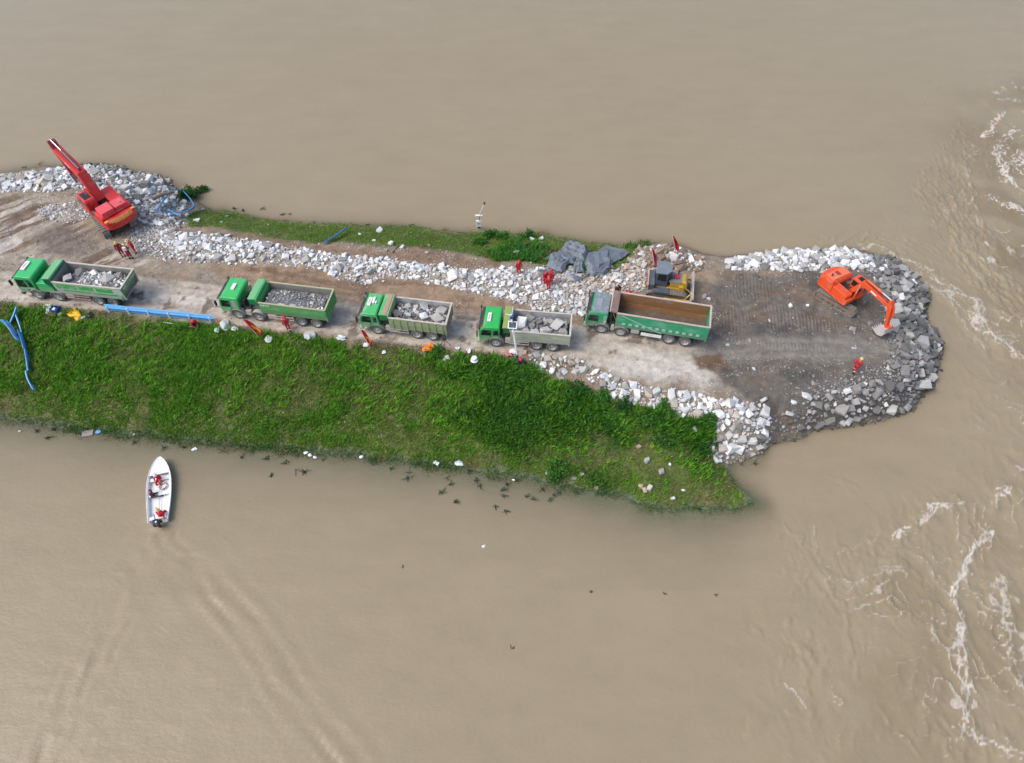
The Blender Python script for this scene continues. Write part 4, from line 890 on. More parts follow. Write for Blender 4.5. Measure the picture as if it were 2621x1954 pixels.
def add_wheel(parent, x, side, w, dish, z=0.52, halfw=1.23):
    key = (w, dish)
    if key not in _wm: _wm[key] = (wheel_mesh(w), rim_mesh(w, dish))
    wh = link(bpy.data.objects.new('wheel', _wm[key][0]), parent)
    wh.location = (x, side * (halfw - w / 2), z)
    if side > 0: wh.rotation_euler = (0, 0, math.pi)
    link(bpy.data.objects.new('rim', _wm[key][1]), wh)
    return wh

def truck(P):
    a = G(*P['axle1'], ROAD + 0.52); e = G(*P['axleN'], ROAD + 0.52)
    ang = math.atan2(e.y - a.y, e.x - a.x)
    n = Vector((-math.sin(ang), math.cos(ang), 0))
    loc = a + n * 1.23; loc.z = ROAD + 0.04
    t = empty('dump_truck', loc, ang, P['label'], 'dump truck', 'dump trucks queued on the causeway')
    CABM = P['cab']; BEDM = P['bed']; INN = P['inner']; RAILM = P['rail']
    ax = P['axles']; xb0, xb1 = P['bedx']; zb, zt = P['bedz']; roof = P['roof']
    # ---- chassis
    xr = max(ax[-1] + 0.65, xb1 - 0.5)
    c = MB()
    for s in (-1, 1): c.box(-0.9, xr, s * 0.42 - 0.05, s * 0.42 + 0.05, 0.68, 0.95)
    for x in np.arange(-0.6, xr, 0.9): c.box(x, x + 0.1, -0.37, 0.37, 0.72, 0.9)
    for x in ax: c.cyl((x, -1.0, 0.52), (x, 1.0, 0.52), 0.09)
    c.box(0.55, min(xb0 + 0.3, 2.0), -0.85, 0.85, 0.75, 1.2)
    c.build('chassis', DARK, t)
    for i, x in enumerate(ax):
        front = x < P['nfront']
        for s in (-1, 1): add_wheel(t, x, s, 0.32 if front else 0.58, 0.10 if front else 0.20)
    # ---- cab
    x0, x1 = -1.42, P['cabr']
    prof = [(x0 + 0.03, 0.72), (x0, 1.30), (x0 + 0.18, roof - 0.22), (x0 + 0.34, roof - 0.04), (x0 + 0.5, roof), (x1 - 0.12, roof), (x1, roof - 0.12), (x1, 0.95), (0.62 if x1 > 0.62 else x1, 0.95), (0.55, 1.05), (0.3, 1.16), (-0.3, 1.16), (-0.56, 0.98), (-0.66, 0.72)]
    if x1 <= 0.62: prof = [q for q in prof if q != (x1, 0.95)] ; prof = [q for q in prof if q != (0.55, 1.05)]
    cab = MB().prism(prof, -1.2, 1.2).build('cab', CABM, t, bevel=0.06)
    def quad_side(px, s, off, mat, name, par):
        m_ = MB(); m_.prism(px, s * (1.2 + off) - 0.012, s * (1.2 + off) + 0.012); return m_.build(name, mat, par)
    wz0, wz1 = 1.42, roof - 0.30
    MB().hexa([(x0 - 0.012, -1.08, 1.36), (x0 + 0.02, -1.08, 1.36), (x0 + 0.02, 1.08, 1.36), (x0 - 0.012, 1.08, 1.36), (x0 + 0.135, -1.05, roof - 0.28), (x0 + 0.17, -1.05, roof - 0.28), (x0 + 0.17, 1.05, roof - 0.28), (x0 + 0.135, 1.05, roof - 0.28)]).build('windscreen', GLASS, cab)
    for s in (-1, 1):
        d = quad_side([(x0 + 0.14, 0.98), (x0 + 0.12, 1.35), (x0 + 0.28, roof - 0.2), (x0 + 1.12, roof - 0.2), (x0 + 1.12, 1.2), (x0 + 0.95, 1.18), (x0 + 0.8, 1.0)], s, 0.006, CABM, 'door', t)
        quad_side([(x0 + 0.22, wz0), (x0 + 0.34, wz1), (x0 + 1.05, wz1), (x0 + 1.05, wz0)], s, 0.02, GLASS, 'window', d)
        MB().box(x0 + 0.92, x0 + 1.06, s * 1.225 - 0.015, s * 1.225 + 0.015, 1.28, 1.32).build('handle', BLACK, d)
        if P.get('rear_window', True) and x1 - (x0 + 1.2) > 0.4:
            quad_side([(x0 + 1.22, wz0 + 0.04), (x0 + 1.22, wz1), (min(x1 - 0.12, x0 + 1.6), wz1), (min(x1 - 0.12, x0 + 1.66), wz0 + 0.04)], s, 0.006, P.get('rear_glass', GLASS), 'window', cab)
        mir = MB().bar((x0 + 0.22, s * 1.2, roof - 0.2), (x0 - 0.05, s * 1.42, roof - 0.3), 0.03, 0.03)
        mir.box(x0 - 0.12, x0 - 0.02, s * 1.42 - 0.11, s * 1.42 + 0.11, roof - 0.85, roof - 0.28); mir.build('mirror', BLACK, t, bevel=0.02)
        MB().box(x0 - 0.03, x0 + 0.1, s * 0.98 - 0.16, s * 0.98 + 0.16, 0.62, 0.84).build('headlight', LAMPM, t, bevel=0.02)
        # wheel arch over each front axle
        for fx in [q for q in ax if q < P['nfront']]:
            if fx < 0.5: continue
            ar = MB(); k = 10
            for i in range(k):
                A, B = math.pi * (0.05 + 0.9 * i / k), math.pi * (0.05 + 0.9 * (i + 1) / k)
                ar.bar((fx + 0.66 * math.cos(A), s * 1.0, 0.52 + 0.62 * math.sin(A)), (fx + 0.66 * math.cos(B), s * 1.0, 0.52 + 0.62 * math.sin(B)), 0.44, 0.025, up=(math.cos((A + B) / 2), 0, math.sin((A + B) / 2)))
            ar.build('mudguard', DUSTY, t)
        st = MB(); st.box(-0.62, -0.36, s * 1.1 - 0.1, s * 1.1 + 0.1, 0.42, 0.46); st.box(-0.62, -0.36, s * 1.1 - 0.1, s * 1.1 + 0.1, 0.7, 0.74); st.bar((-0.6, s * 1.1, 0.42), (-0.6, s * 1.1, 1.0), 0.03, 0.03); st.build('step', DARK, t)
    # wheel arch of the cab
    for s in (-1, 1):
        ar = MB(); k = 8
        for i in range(k):
            A, B = math.pi * (0.02 + 0.82 * i / k), math.pi * (0.02 + 0.82 * (i + 1) / k)
            ar.bar((0.64 * math.cos(A), s * 1.04, 0.54 + 0.64 * math.sin(A)), (0.64 * math.cos(B), s * 1.04, 0.54 + 0.64 * math.sin(B)), 0.4, 0.03, up=(math.cos((A + B) / 2), 0, math.sin((A + B) / 2)))
        ar.build('mudguard', P.get('archm', DUSTY), t)
    MB().box(x0 - 0.1, x0 + 0.22, -1.22, 1.22, 0.42, 0.70).build('bumper', P.get('bumperm', CABM), t, bevel=0.05)
    g = MB()
    for z_ in np.arange(0.82, 1.26, 0.11): g.box(x0 - 0.035, x0 + 0.01, -0.8, 0.8, z_, z_ + 0.06)
    g.build('grille', BLACK, t)
    vis = MB(); vis.hexa([(x0 - 0.02, -1.14, roof - 0.33), (x0 + 0.14, -1.14, roof - 0.25), (x0 + 0.14, 1.14, roof - 0.25), (x0 - 0.02, 1.14, roof - 0.33), (x0 + 0.0, -1.14, roof - 0.24), (x0 + 0.36, -1.14, roof - 0.015), (x0 + 0.36, 1.14, roof - 0.015), (x0 + 0.0, 1.14, roof - 0.24)])
    vis.build('sun_visor', BLACK, t)
    rb = MB()
    for y in P.get('roof_ribs', []): rb.box(x0 + 0.6, x1 - 0.15, y - 0.04, y + 0.04, roof - 0.012, roof + 0.018)
    if rb.v: rb.build('roof_rib', CABM, cab, bevel=0.01)
    for (sx, sy, lx, ly, txt) in P.get('signs', []):
        sg = MB().prism([(sx - lx / 2, sy - ly / 2 + 0.12), (sx - lx / 2 + 0.05, sy - ly / 2), (sx + lx / 2, sy - ly / 2), (sx + lx / 2, sy + ly / 2), (sx - lx / 2 + 0.05, sy + ly / 2), (sx - lx / 2, sy + ly / 2 - 0.12)], roof + 0.025, roof + 0.11, axis='z').build('roof_sign', WHITE, t, bevel=0.015)
        if txt:
            mk = MB(); q = ly * 0.62 / 4
            for i in range(4):
                yy = sy - ly * 0.31 + q * (i + 0.15)
                mk.box(sx - lx * 0.16, sx - lx * 0.04, yy, yy + q * 0.7, roof + 0.108, roof + 0.114); mk.box(sx + lx * 0.04, sx + lx * 0.18, yy + q * 0.1, yy + q * 0.62, roof + 0.108, roof + 0.114); mk.box(sx - lx * 0.16, sx + lx * 0.18, yy + q * 0.28, yy + q * 0.42, roof + 0.1085, roof + 0.1145)
            mk.build('lettering', REDP, sg)
    if P.get('hatch'):
        MB().prism([(x0 + 0.52, -1.12), (x0 + 0.52, 1.12), (x1 - 0.06, 1.12), (x1 - 0.06, -1.12)], roof + 0.004, roof + 0.022, axis='z').build('roof_panel', pmat('grey_roof_panel', (0.20, 0.235, 0.26), 0.35, amt=0.35, dirt=(0.42, 0.42, 0.42), scale=3), t)
        MB().box(x0 + 0.72, x0 + 1.2, -0.4, 0.45, roof + 0.02, roof + 0.07).build('roof_hatch', pmat('grey_hatch', (0.27, 0.30, 0.33), 0.4, amt=0.3), t, bevel=0.03)
    # ---- behind the cab
    if P.get('middle') == 'box':
        MB().prism([(x1 + 0.06, 1.0), (x1 + 0.06, 1.95), (x1 + 0.2, 2.02), (xb0 - 0.72, 2.02), (xb0 - 0.4, 1.55), (xb0 - 0.4, 1.0)], -1.16, 1.16).build('equipment_box', CABM, t, bevel=0.03)
    else:
        MB().box(x1 + 0.08, x1 + 0.34, -0.9, -0.45, 0.9, 2.0).build('air_filter', BLACK, t, bevel=0.06)
        MB().cyl((x1 + 0.22, 0.8, 0.9), (x1 + 0.22, 0.8, 2.3), 0.09, 10).build('exhaust_pipe', DUSTY, t)
        MB().box(x1 + 0.1, min(x1 + 0.75, xb0 - 0.1), -0.95, 0.95, 1.0, 1.34).build('engine_cover', BLACK, t, bevel=0.03)
        dx_ = min(0.62, ax[1] - 0.66 - 0.66 if len(ax) > 3 else 0.5)
        MB().prism([(0.74, 0.62), (0.78, 1.12), (0.74 + max(dx_, 0.28), 1.12), (0.74 + max(dx_, 0.28), 0.55)], -1.18, -0.86).build('battery_box', DUSTY, t, bevel=0.02)
    # ---- cargo bed
    fl = MB().prism([(xb0, zb), (xb1 - 0.05, zb), (xb1 - 0.05, zb + 0.1), (xb0, zb + 0.1)], -1.14, 1.14).build('bed_floor', INN, t)
    sub = MB()
    for s in (-1, 1): sub.box(xb0 + 0.2, xb1 - 0.3, s * 0.42 - 0.06, s * 0.42 + 0.06, 0.955, zb - 0.003)
    for x in np.arange(xb0 + 0.4, xb1 - 0.2, 0.8): sub.box(x, x + 0.09, -1.05, 1.05, zb - 0.11, zb - 0.004)
    sub.build('bed_subframe', DARK, t)
    kz = zb + (zt - zb) * P.get('kink', 0.42); ko = P.get('bulge', 0.03)
    for s in (-1, 1):
        pn_ = MB(); o = 1.2
        pr = [(s * (o - 0.05), zb - 0.04), (s * (o + ko), kz), (s * (o + ko * 0.7), zt - 0.02), (s * (o + ko * 0.7 - 0.07), zt - 0.02), (s * (o + ko - 0.07), kz), (s * (o - 0.11), zb - 0.02)]
        pn_.prism(pr, xb0, xb1, axis='x')
        side = pn_.build('side_panel', BEDM if s < 0 else P.get('farm', BEDM), t)
        if P.get('inner_skin', True):
            MB().prism([(s * (o - 0.112), zb + 0.1), (s * (o + ko - 0.073), kz), (s * (o + ko * 0.7 - 0.073), zt - 0.03), (s * (o + ko * 0.7 - 0.085), zt - 0.03), (s * (o + ko - 0.085), kz), (s * (o - 0.124), zb + 0.1)], xb0 + 0.05, xb1 - 0.06, axis='x').build('inner_lining', INN if s < 0 or not P.get('farin') else P['farin'], side)
        MB().box(xb0 - 0.02, xb1 + 0.02, s * (o + ko * 0.7 - 0.035) - 0.07, s * (o + ko * 0.7 - 0.035) + 0.07, zt - 0.02, zt + 0.07).build('top_rail', RAILM, t, bevel=0.015)
        for x in P.get('ribs', []):
            MB().prism([(s * (o - 0.04), zb - 0.03), (s * (o + ko - 0.01), kz), (s * (o + ko * 0.7 - 0.01), zt - 0.05), (s * (o + ko * 0.7 + 0.05), zt - 0.08), (s * (o + ko + 0.05), kz), (s * (o + 0.02), zb - 0.03)], x - 0.045, x + 0.045, axis='x').build('rib', BEDM if s < 0 else P.get('farm', BEDM), side)
        if P.get('strips'):
            for (u0, u1, v0, v1) in P['strips']:
                sp = MB()
                zz0 = kz + (zt - kz) * v0; zz1 = kz + (zt - kz) * v1; yy = s * (o + ko * 0.85 + 0.012)
                sp.box(xb0 + (xb1 - xb0) * u0, xb0 + (xb1 - xb0) * u1, yy - 0.012, yy + 0.012, zz0, zz1); sp.build('paint_panel', P['stripm'], side)
        if P.get('pads'):
            for x in P['pads']:
                zc = zb + (zt - zb) * 0.3; MB().box(x - 0.14, x + 0.14, s * (o + ko * 0.8) - 0.03, s * (o + ko * 0.8) + 0.045, zc - 0.12, zc + 0.14).build('stiffener', P['padm'], side, bevel=0.02)
    fw = MB().box(xb0 - 0.06, xb0 + 0.02, -1.17, 1.17, zb - 0.02, zt + 0.02).build('front_panel', P.get('frontm', BEDM), t)
    tg = MB().prism([(xb1 + P.get('tail_out', 0.0) - 0.02, zb - 0.1), (xb1 + 0.06 + P.get('tail_out', 0.0), zb - 0.1), (xb1 + 0.08, zt + 0.03), (xb1, zt + 0.03)] if not P.get('tail_tilt') else [(xb1 - 0.42, zb - 0.12), (xb1 - 0.34, zb - 0.16), (xb1 + 0.08, zt + 0.03), (xb1 - 0.0, zt + 0.03)], -1.24, 1.24).build('tailgate', P.get('tailm', BEDM), t)
    MB().box(xb1 - 0.03, xb1 + 0.11, -1.26, 1.26, zt + 0.028, zt + 0.085).build('tailgate_rail', RAILM, t)
    for y in P.get('tail_ribs', []): MB().box(xb1 + 0.06, xb1 + 0.14, y - 0.05, y + 0.05, zb, zt - 0.1).build('rib', P.get('tailm', BEDM), tg)
    if P.get('tail_text'):
        b0 = Vector((xb1 + 0.045, 0, zt - 0.28)); text_on(P['tail_text'], 0.46, pmat('white_lettering', (0.72, 0.74, 0.72), 0.6, amt=0.25), tg, b0 + Vector((0.012, 0, 0)), (0, 1, 0), (0.22 if P.get('tail_tilt') else 0.03, 0, 1))
    # ---- guard over the cab with folded cover
    gd = P['guard']
    if gd:
        gx0, gx1, gz = gd
        pl = MB().prism([(gx0, gz - 0.04), (gx0 + 0.02, gz + 0.03), (gx1, gz + 0.09), (gx1, gz + 0.02)], -1.2, 1.2).build('cab_guard', P.get('guardm', BEDM), t, bevel=0.01)
        if P.get('guard_patch'): MB().prism([(gx0 + 0.3, gz + 0.06), (gx1 - 0.05, gz + 0.09), (gx1 - 0.05, gz + 0.098), (gx0 + 0.3, gz + 0.07)], -1.12, 1.12).build('rusty_patch', P['guard_patch'], pl)
        MB().box(gx1 + 0.01, gx1 + 0.13, -1.2, 1.2, zt - 0.1, gz + 0.07).build('guard_beam', P.get('beamm', BEDM), t, bevel=0.02)
        for s in (-1, 1):
            fc = MB(); k = 7
            for i in range(k):
                xa = gx0 + 0.1 + (gx1 - gx0 - 0.1) * i / k
                fc.box(xa, xa + (gx1 - gx0 - 0.1) / k * 0.62, s * 1.17 - 0.05, s * 1.17 + 0.05 + 0.015 * (i % 2), gz - 0.62 + 0.04 * (i % 3), gz - 0.06)
            fc.box(gx0 + 0.1, gx1, s * 1.12 - 0.03, s * 1.12 + 0.03, gz - 0.55, gz - 0.05)
            fc.build('folded_cover', P.get('coverm', BEDM), t, bevel=0.01)
    elif P.get('lip'):
        MB().prism([(xb0 - 0.62, zt + 0.12), (xb0 - 0.58, zt + 0.2), (xb0 - 0.02, zt + 0.1), (xb0 - 0.02, zt + 0.02)], -1.24, 1.24).build('cab_guard', P['lip'], t)
        MB().box(xb0 - 0.66, xb0 - 0.56, -1.26, 1.26, zt + 0.10, zt + 0.24).build('guard_beam', RAILM, t, bevel=0.01)
        for yy in (-0.9, -0.3, 0.3, 0.9): MB().bar((xb0 - 0.04, yy, zb + 0.4), (xb0 - 0.5, yy, zt + 0.1), 0.06, 0.06).build('guard_brace', P['lip'], t)
    # ---- under the bed: tank, guards
    u0 = P['under'][0]; u1 = P['under'][1]
    for s in (-1, 1):
        MB().box(u0 + 0.05, u0 + 0.75, s * 0.95 - 0.2, s * 0.95 + 0.2, 0.55, 0.98).build('fuel_tank', P.get('tankm', DUSTY), t, bevel=0.06)
        r_ = MB()
        if P.get('skirt'):
            r_.box(u0 + 0.9, u1, s * 1.16 - 0.03, s * 1.16 + 0.03, 0.52, 0.86); r_.build('side_skirt', WHITE, t, bevel=0.02)
        else:
            for zz in (0.52, 0.82): r_.box(u0, u1, s * 1.17 - 0.02, s * 1.17 + 0.02, zz, zz + 0.09)
            for xx in (u0, (u0 + u1) / 2, u1 - 0.06): r_.box(xx, xx + 0.06, s * 1.14 - 0.015, s * 1.14 + 0.015, 0.45, 0.98)
            r_.build('side_guard', P.get('guardrail', PINKRAIL), t)
        MB().box(ax[-1] + 0.6, ax[-1] + 0.63, s * 0.93 - 0.28, s * 0.93 + 0.28, 0.25, 0.95).build('mud_flap', BLACK, t)
        MB().box(xr - 0.02, xr + 0.04, s * 0.8 - 0.16, s * 0.8 + 0.16, 0.78, 0.92).build('tail_light', REDP, t)
    for (txt, size, x_, z_, up, mm_) in P.get('side_text', []):
        if up: text_on(txt, size, mm_, cab, (x_, -1.222, z_), (0, 0, 1), (-1, 0, 0))
        else: text_on(txt, size, mm_, cab, (x_, -1.238, z_), (1, 0, 0), (0, 0, 1))
    return t, ang, loc

def bed_paint(name, col, wear, amt, scale=1.3): return pmat(name, col, 0.65, dirt=wear, amt=amt, scale=scale, streak=(0.7, 1, 1.6), splash=0.45)
GRN1 = pmat('green_cab_paint_a', (0.035, 0.46, 0.13), 0.38, amt=0.22, splash=0.7, scale=1.2); GRN2 = pmat('green_cab_paint_b', (0.045, 0.46, 0.12), 0.36, amt=0.22, splash=0.7)
GRN3 = pmat('green_cab_paint_c', (0.07, 0.44, 0.14), 0.45, amt=0.3, splash=0.7, dirt=(0.45, 0.48, 0.38)); GRN4 = pmat('green_cab_paint_d', (0.03, 0.43, 0.09), 0.38, amt=0.22, splash=0.7)
GRN5 = pmat('green_cab_paint_e', (0.02, 0.32, 0.13), 0.4, amt=0.22, splash=0.7)
WLET = pmat('white_lettering', (0.72, 0.74, 0.72), 0.6, amt=0.25)
BED1 = bed_paint('bed_paint_a', (0.40, 0.50, 0.38), (0.50, 0.50, 0.44), 0.45); BED2 = bed_paint('bed_paint_b', (0.10, 0.34, 0.11), (0.30, 0.36, 0.20), 0.35)
BED3 = bed_paint('bed_paint_c', (0.27, 0.36, 0.17), (0.40, 0.36, 0.27), 0.5); BED4 = bed_paint('bed_paint_d', (0.34, 0.38, 0.24), (0.52, 0.50, 0.46), 0.65, 1.8)
BED5 = bed_paint('bed_paint_e', (0.03, 0.30, 0.14), (0.22, 0.42, 0.33), 0.35, 1.0)
INNER = pmat('bed_inner_steel', (0.30, 0.28, 0.26), 0.75, amt=0.5, dirt=(0.22, 0.18, 0.15)); RAIL1 = pmat('rail_dusty', (0.52, 0.49, 0.42), 0.75, amt=0.4); RAIL2 = pmat('rail_ochre', (0.42, 0.40, 0.24), 0.7, amt=0.4)
RUST = pmat('rusty_bed_steel', (0.30, 0.145, 0.055), 0.8, amt=0.4, dirt=(0.36, 0.29, 0.24), scale=1.2, streak=(0.6, 1, 1.2)); RUSTF = pmat('bed_floor_mud', (0.115, 0.085, 0.06), 0.85, amt=0.4, dirt=(0.2, 0.16, 0.12)); RAIL5 = pmat('rail_pinkish', (0.52, 0.42, 0.36), 0.75, amt=0.35, dirt=(0.3, 0.2, 0.14))
DARKG = pmat('dark_green_cover', (0.012, 0.16, 0.08), 0.6, amt=0.1); LTG = pmat('light_green_guard', (0.16, 0.40, 0.17), 0.5, amt=0.25, dirt=(0.40, 0.48, 0.36)); TAIL1 = pmat('tailgate_green', (0.10, 0.27, 0.11), 0.6, amt=0.25)
STRIP1 = pmat('bright_green_panel', (0.05, 0.36, 0.08), 0.55, amt=0.35, dirt=(0.45, 0.52, 0.42), scale=2.2); RUSTP = pmat('rust_pink', (0.42, 0.24, 0.18), 0.8, amt=0.3); MOSS = pmat('mossy_guard', (0.22, 0.33, 0.07), 0.75, amt=0.5, dirt=(0.34, 0.25, 0.15))
WALL4 = pmat('bed_wall_whitened', (0.50, 0.50, 0.49), 0.8, amt=0.55, dirt=(0.2, 0.2, 0.2), scale=2)
T1 = truck(dict(axle1=(96.9, 756.8), axleN=(290.6, 777.4), label='green four-axle dump truck with dark tailgate lettering and bright green box behind cab', cab=GRN1, bed=BED1, inner=INNER, rail=RAIL1, axles=[0, 1.92, 5.68, 7.02], nfront=3,
  bedx=(2.35, 8.5), bedz=(1.08, 2.42), roof=2.60, cabr=0.5, signs=[(-0.72, 0.15, 0.42, 1.05, True)], middle='box', guard=(1.5, 2.2, 2.68), guardm=LTG, beamm=DARKG, coverm=DARKG, under=(2.75, 4.95), tail_tilt=True, tailm=TAIL1, tail_text='鄂F C0308', frontm=INNER,
  strips=[(0.03, 0.10, 0.1, 0.8), (0.12, 0.33, 0.1, 0.82), (0.36, 0.58, 0.12, 0.8), (0.62, 0.86, 0.12, 0.78), (0.12, 0.5, -0.32, -0.12), (0.55, 0.9, -0.35, -0.12)], stripm=STRIP1, kink=0.5, bulge=0.05, bumperm=DARK, side_text=[('SHACMAN', 0.26, -0.45, 1.30, False, WLET)]))
T2 = truck(dict(axle1=(611, 807.4), axleN=(810, 831.5), label='green four-axle dump truck with ribbed cab roof loaded with dark gravel', cab=GRN2, bed=BED2, inner=INNER, rail=RAIL2, axles=[0, 1.83, 5.58, 6.92], nfront=3,
  bedx=(2.3, 8.0), bedz=(1.1, 2.38), roof=2.5, cabr=0.48, signs=[(-0.32, 0.1, 0.3, 0.72, False)], roof_ribs=[-0.9, -0.6, -0.3, 0.0, 0.3, 0.6, 0.9], guard=(1.4, 2.05, 2.66), guardm=LTG, beamm=GRN2, coverm=pmat('green_cover_b', (0.02, 0.30, 0.12), 0.55, amt=0.1), under=(2.7, 4.95), tailm=BED2, tail_ribs=[-0.9, -0.45, 0, 0.45, 0.9],
  guardrail=pmat('red_white_rail', (0.62, 0.50, 0.47), 0.6, amt=0.4, dirt=(0.5, 0.12, 0.1)), kink=0.45, bulge=0.07, strips=[(0.03, 0.05, 0.6, 0.8), (0.065, 0.085, 0.6, 0.8), (0.10, 0.12, 0.6, 0.8), (0.135, 0.155, 0.6, 0.8)], stripm=WLET, tankm=DUSTY,
  rear_glass=pmat('pale_rear_glass', (0.35, 0.33, 0.33), 0.3, amt=0.2)))
T3 = truck(dict(axle1=(965.8, 847), axleN=(1105.5, 863.6), label='green three-axle dump truck with rusty cab guard and white roof signs', cab=GRN3, bed=BED3, inner=INNER, rail=RAIL1, axles=[0, 3.4, 4.72], nfront=2,
  bedx=(1.2, 5.95), bedz=(1.0, 2.22), roof=2.42, cabr=0.22, rear_window=True, signs=[(-0.72, 0.15, 0.3, 0.95, True), (-0.42, 0.35, 0.2, 0.72, False), (-0.2, 0.15, 0.16, 0.3, False)], guard=(0.34, 1.06, 2.46), guardm=GRN3, guard_patch=RUSTP, beamm=BED3, coverm=pmat('green_cover_c', (0.05, 0.28, 0.09), 0.6, amt=0.25), under=(1.1, 2.7),
  ribs=[1.5, 2.1, 2.7, 3.3, 3.9, 4.5, 5.1, 5.7], tail_ribs=[-1.0, -0.5, 0, 0.5, 1.0], tailm=pmat('tailgate_earthy', (0.33, 0.30, 0.22), 0.8, amt=0.5, dirt=(0.22, 0.17, 0.12)), farin=WALL4, guardrail=DUSTY, archm=GRN3, kink=0.5, bulge=0.03))
T4 = truck(dict(axle1=(1269, 879.8), axleN=(1412, 891.7), label='green three-axle dump truck with mossy guard behind the white solar pole', cab=GRN4, bed=BED4, inner=INNER, rail=RAIL1, axles=[0, 3.36, 4.68], nfront=2,
  bedx=(1.25, 6.0), bedz=(0.98, 2.12), roof=2.36, cabr=0.36, signs=[(-0.62, -0.1, 0.3, 0.95, True)], guard=(0.55, 1.1, 2.44), guardm=MOSS, beamm=BED4, coverm=pmat('green_cover_d', (0.04, 0.22, 0.08), 0.6, amt=0.35), under=(1.2, 2.75),
  tailm=BED4, farin=WALL4, guardrail=DUSTY, archm=DUSTY, kink=0.5, bulge=0.02))
T5 = truck(dict(axle1=(1538.5, 844.4), axleN=(1752, 878.7), label='green four-axle dump truck with empty rusty bed and grey cab roof', cab=GRN5, bed=BED5, inner=RUSTF, rail=RAIL5, axles=[0, 1.6, 5.62, 6.96], nfront=3,
  bedx=(1.12, 8.5), bedz=(1.15, 2.72), roof=2.42, cabr=0.42, hatch=True, rear_window=False, guard=None, lip=pmat('rusty_guard', (0.24, 0.15, 0.12), 0.8, amt=0.4), under=(2.4, 5.0), skirt=True, farin=RUST, ribs=[], pads=[1.75, 2.3, 2.85, 3.4, 3.95, 4.5, 5.05, 5.6, 6.15, 6.7, 7.25, 7.8], padm=pmat('pale_green_stiffener', (0.33, 0.52, 0.42), 0.6, amt=0.2),
  frontm=pmat('rusty_guard', (0.24, 0.15, 0.12)), tailm=BED5, kink=0.35, bulge=0.05, side_text=[('IVECO', 0.34, 0.2, 1.72, True, WLET)]))
# tarpaulin bar hanging along the side of the fifth truck
MB().bar((1.55, -1.30, 2.62), (4.9, -1.31, 1.22), 0.05, 0.05).build('cover_arm', pmat('pale_green_stiffener', (0.33, 0.52, 0.42)), T5[0])

# ---- loads
def load(T, x0, x1, zb, top, colr, seed, who, stones, stone_cols, matname, big=()):
    t, ang, loc = T; R_ = Matrix.Translation(loc) @ Matrix.Rotation(ang, 4, 'Z')
    nx, ny = 70, 28; xs = np.linspace(x0, x1, nx); ys = np.linspace(-1.05, 1.05, ny); X, Y = np.meshgrid(xs, ys)
    prof = np.minimum(1, 6 * (1 - np.abs(2 * (X - x0) / (x1 - x0) - 1)) + 0.35) * (1 - 0.28 * (Y / 1.05) ** 2)
    Zz = zb + (top - zb) * prof * (0.78 + 0.44 * (fbm(X * 0.9, Y * 0.9, seed, 4))) + 0.05 * (vnoise(X * 6, Y * 6, seed + 3) - 0.5)
    Zz[0, :] = Zz[-1, :] = zb; Zz[:, 0] = Zz[:, -1] = zb
    id_ = np.arange(nx * ny).reshape(ny, nx); F = np.stack([id_[:-1, :-1], id_[:-1, 1:], id_[1:, 1:], id_[1:, :-1]], -1).reshape(-1, 4)
    me = np_mesh('gravel_load', np.stack([X, Y, Zz], -1).reshape(-1, 3), F, smooth=False)
    me.materials.append(pmat(matname, colr, 0.9, dirt=tuple(min(1, q * 1.9) for q in colr), amt=0.45, scale=2.5, bump=0.9))
    o = link(bpy.data.objects.new('gravel_load', me)); o.matrix_basis = R_
    tag(o, 'dark gravel load filling the bed of the ' + who, 'gravel', kind='stuff')
    rr = random.Random(seed); cells = []; Vs, Fs, Cs = [], [], []; off = 0
    def hZ(x, y):
        i = int(np.clip((x - x0) / (x1 - x0) * (nx - 1), 0, nx - 1)); j = int(np.clip((y + 1.05) / 2.1 * (ny - 1), 0, ny - 1)); return Zz[j, i]
    for (x, y, r, c, nm) in big:
        cells.append((x, y, r)); k = rr.randrange(NB)
        ob = link(bpy.data.objects.new('boulder', rock_mesh(k, c)))
        ob.matrix_basis = R_ @ Matrix.LocRotScale(Vector((x, y, hZ(x, y) + 0.25 * r)), Euler((rr.uniform(-.4, .4), rr.uniform(-.4, .4), rr.uniform(0, 6))), Vector((r * 1.15, r, r * 0.8)))
        tag(ob, nm + ' in the bed of the ' + who, 'boulder', 'boulders carried by the trucks')
    for tries, ra, rb, xa, xb in stones:
        for _ in range(tries):
            r = ra + (rb - ra) * rr.random() ** 1.8; x = rr.uniform(max(xa, x0 + r), min(xb, x1 - r)); y = rr.uniform(-1.08 + r, 1.08 - r)
            if any((x - q[0]) ** 2 + (y - q[1]) ** 2 < (0.72 * (r + q[2])) ** 2 for q in cells): continue
            cells.append((x, y, r)); k = rr.randrange(NB); V, F_ = ROCKS[k]
            M = np.array(Matrix.LocRotScale(Vector((x, y, hZ(x, y) + 0.2 * r)), Euler((rr.uniform(-.5, .5), rr.uniform(-.5, .5), rr.uniform(0, 6))), Vector((r * rr.uniform(0.9, 1.35), r * rr.uniform(.7, 1), r * rr.uniform(.6, 1)))))
            Vs.append(V @ M[:3, :3].T + M[:3, 3]); Fs.append(F_ + off); off += len(V)
            c = np.array(STONE_COL[rr.choice(stone_cols)]) * rr.uniform(0.75, 1.1); Cs.append(np.tile(c, (len(V), 1)))
    me = np_mesh('rubble_load', np.concatenate(Vs), np.concatenate(Fs), {'Col': np.concatenate(Cs)}); me.materials.append(RUBBLE)
    o = link(bpy.data.objects.new('rubble_load', me)); o.matrix_basis = R_
    tag(o, 'broken stones on top of the load in the ' + who, 'rubble', kind='stuff')
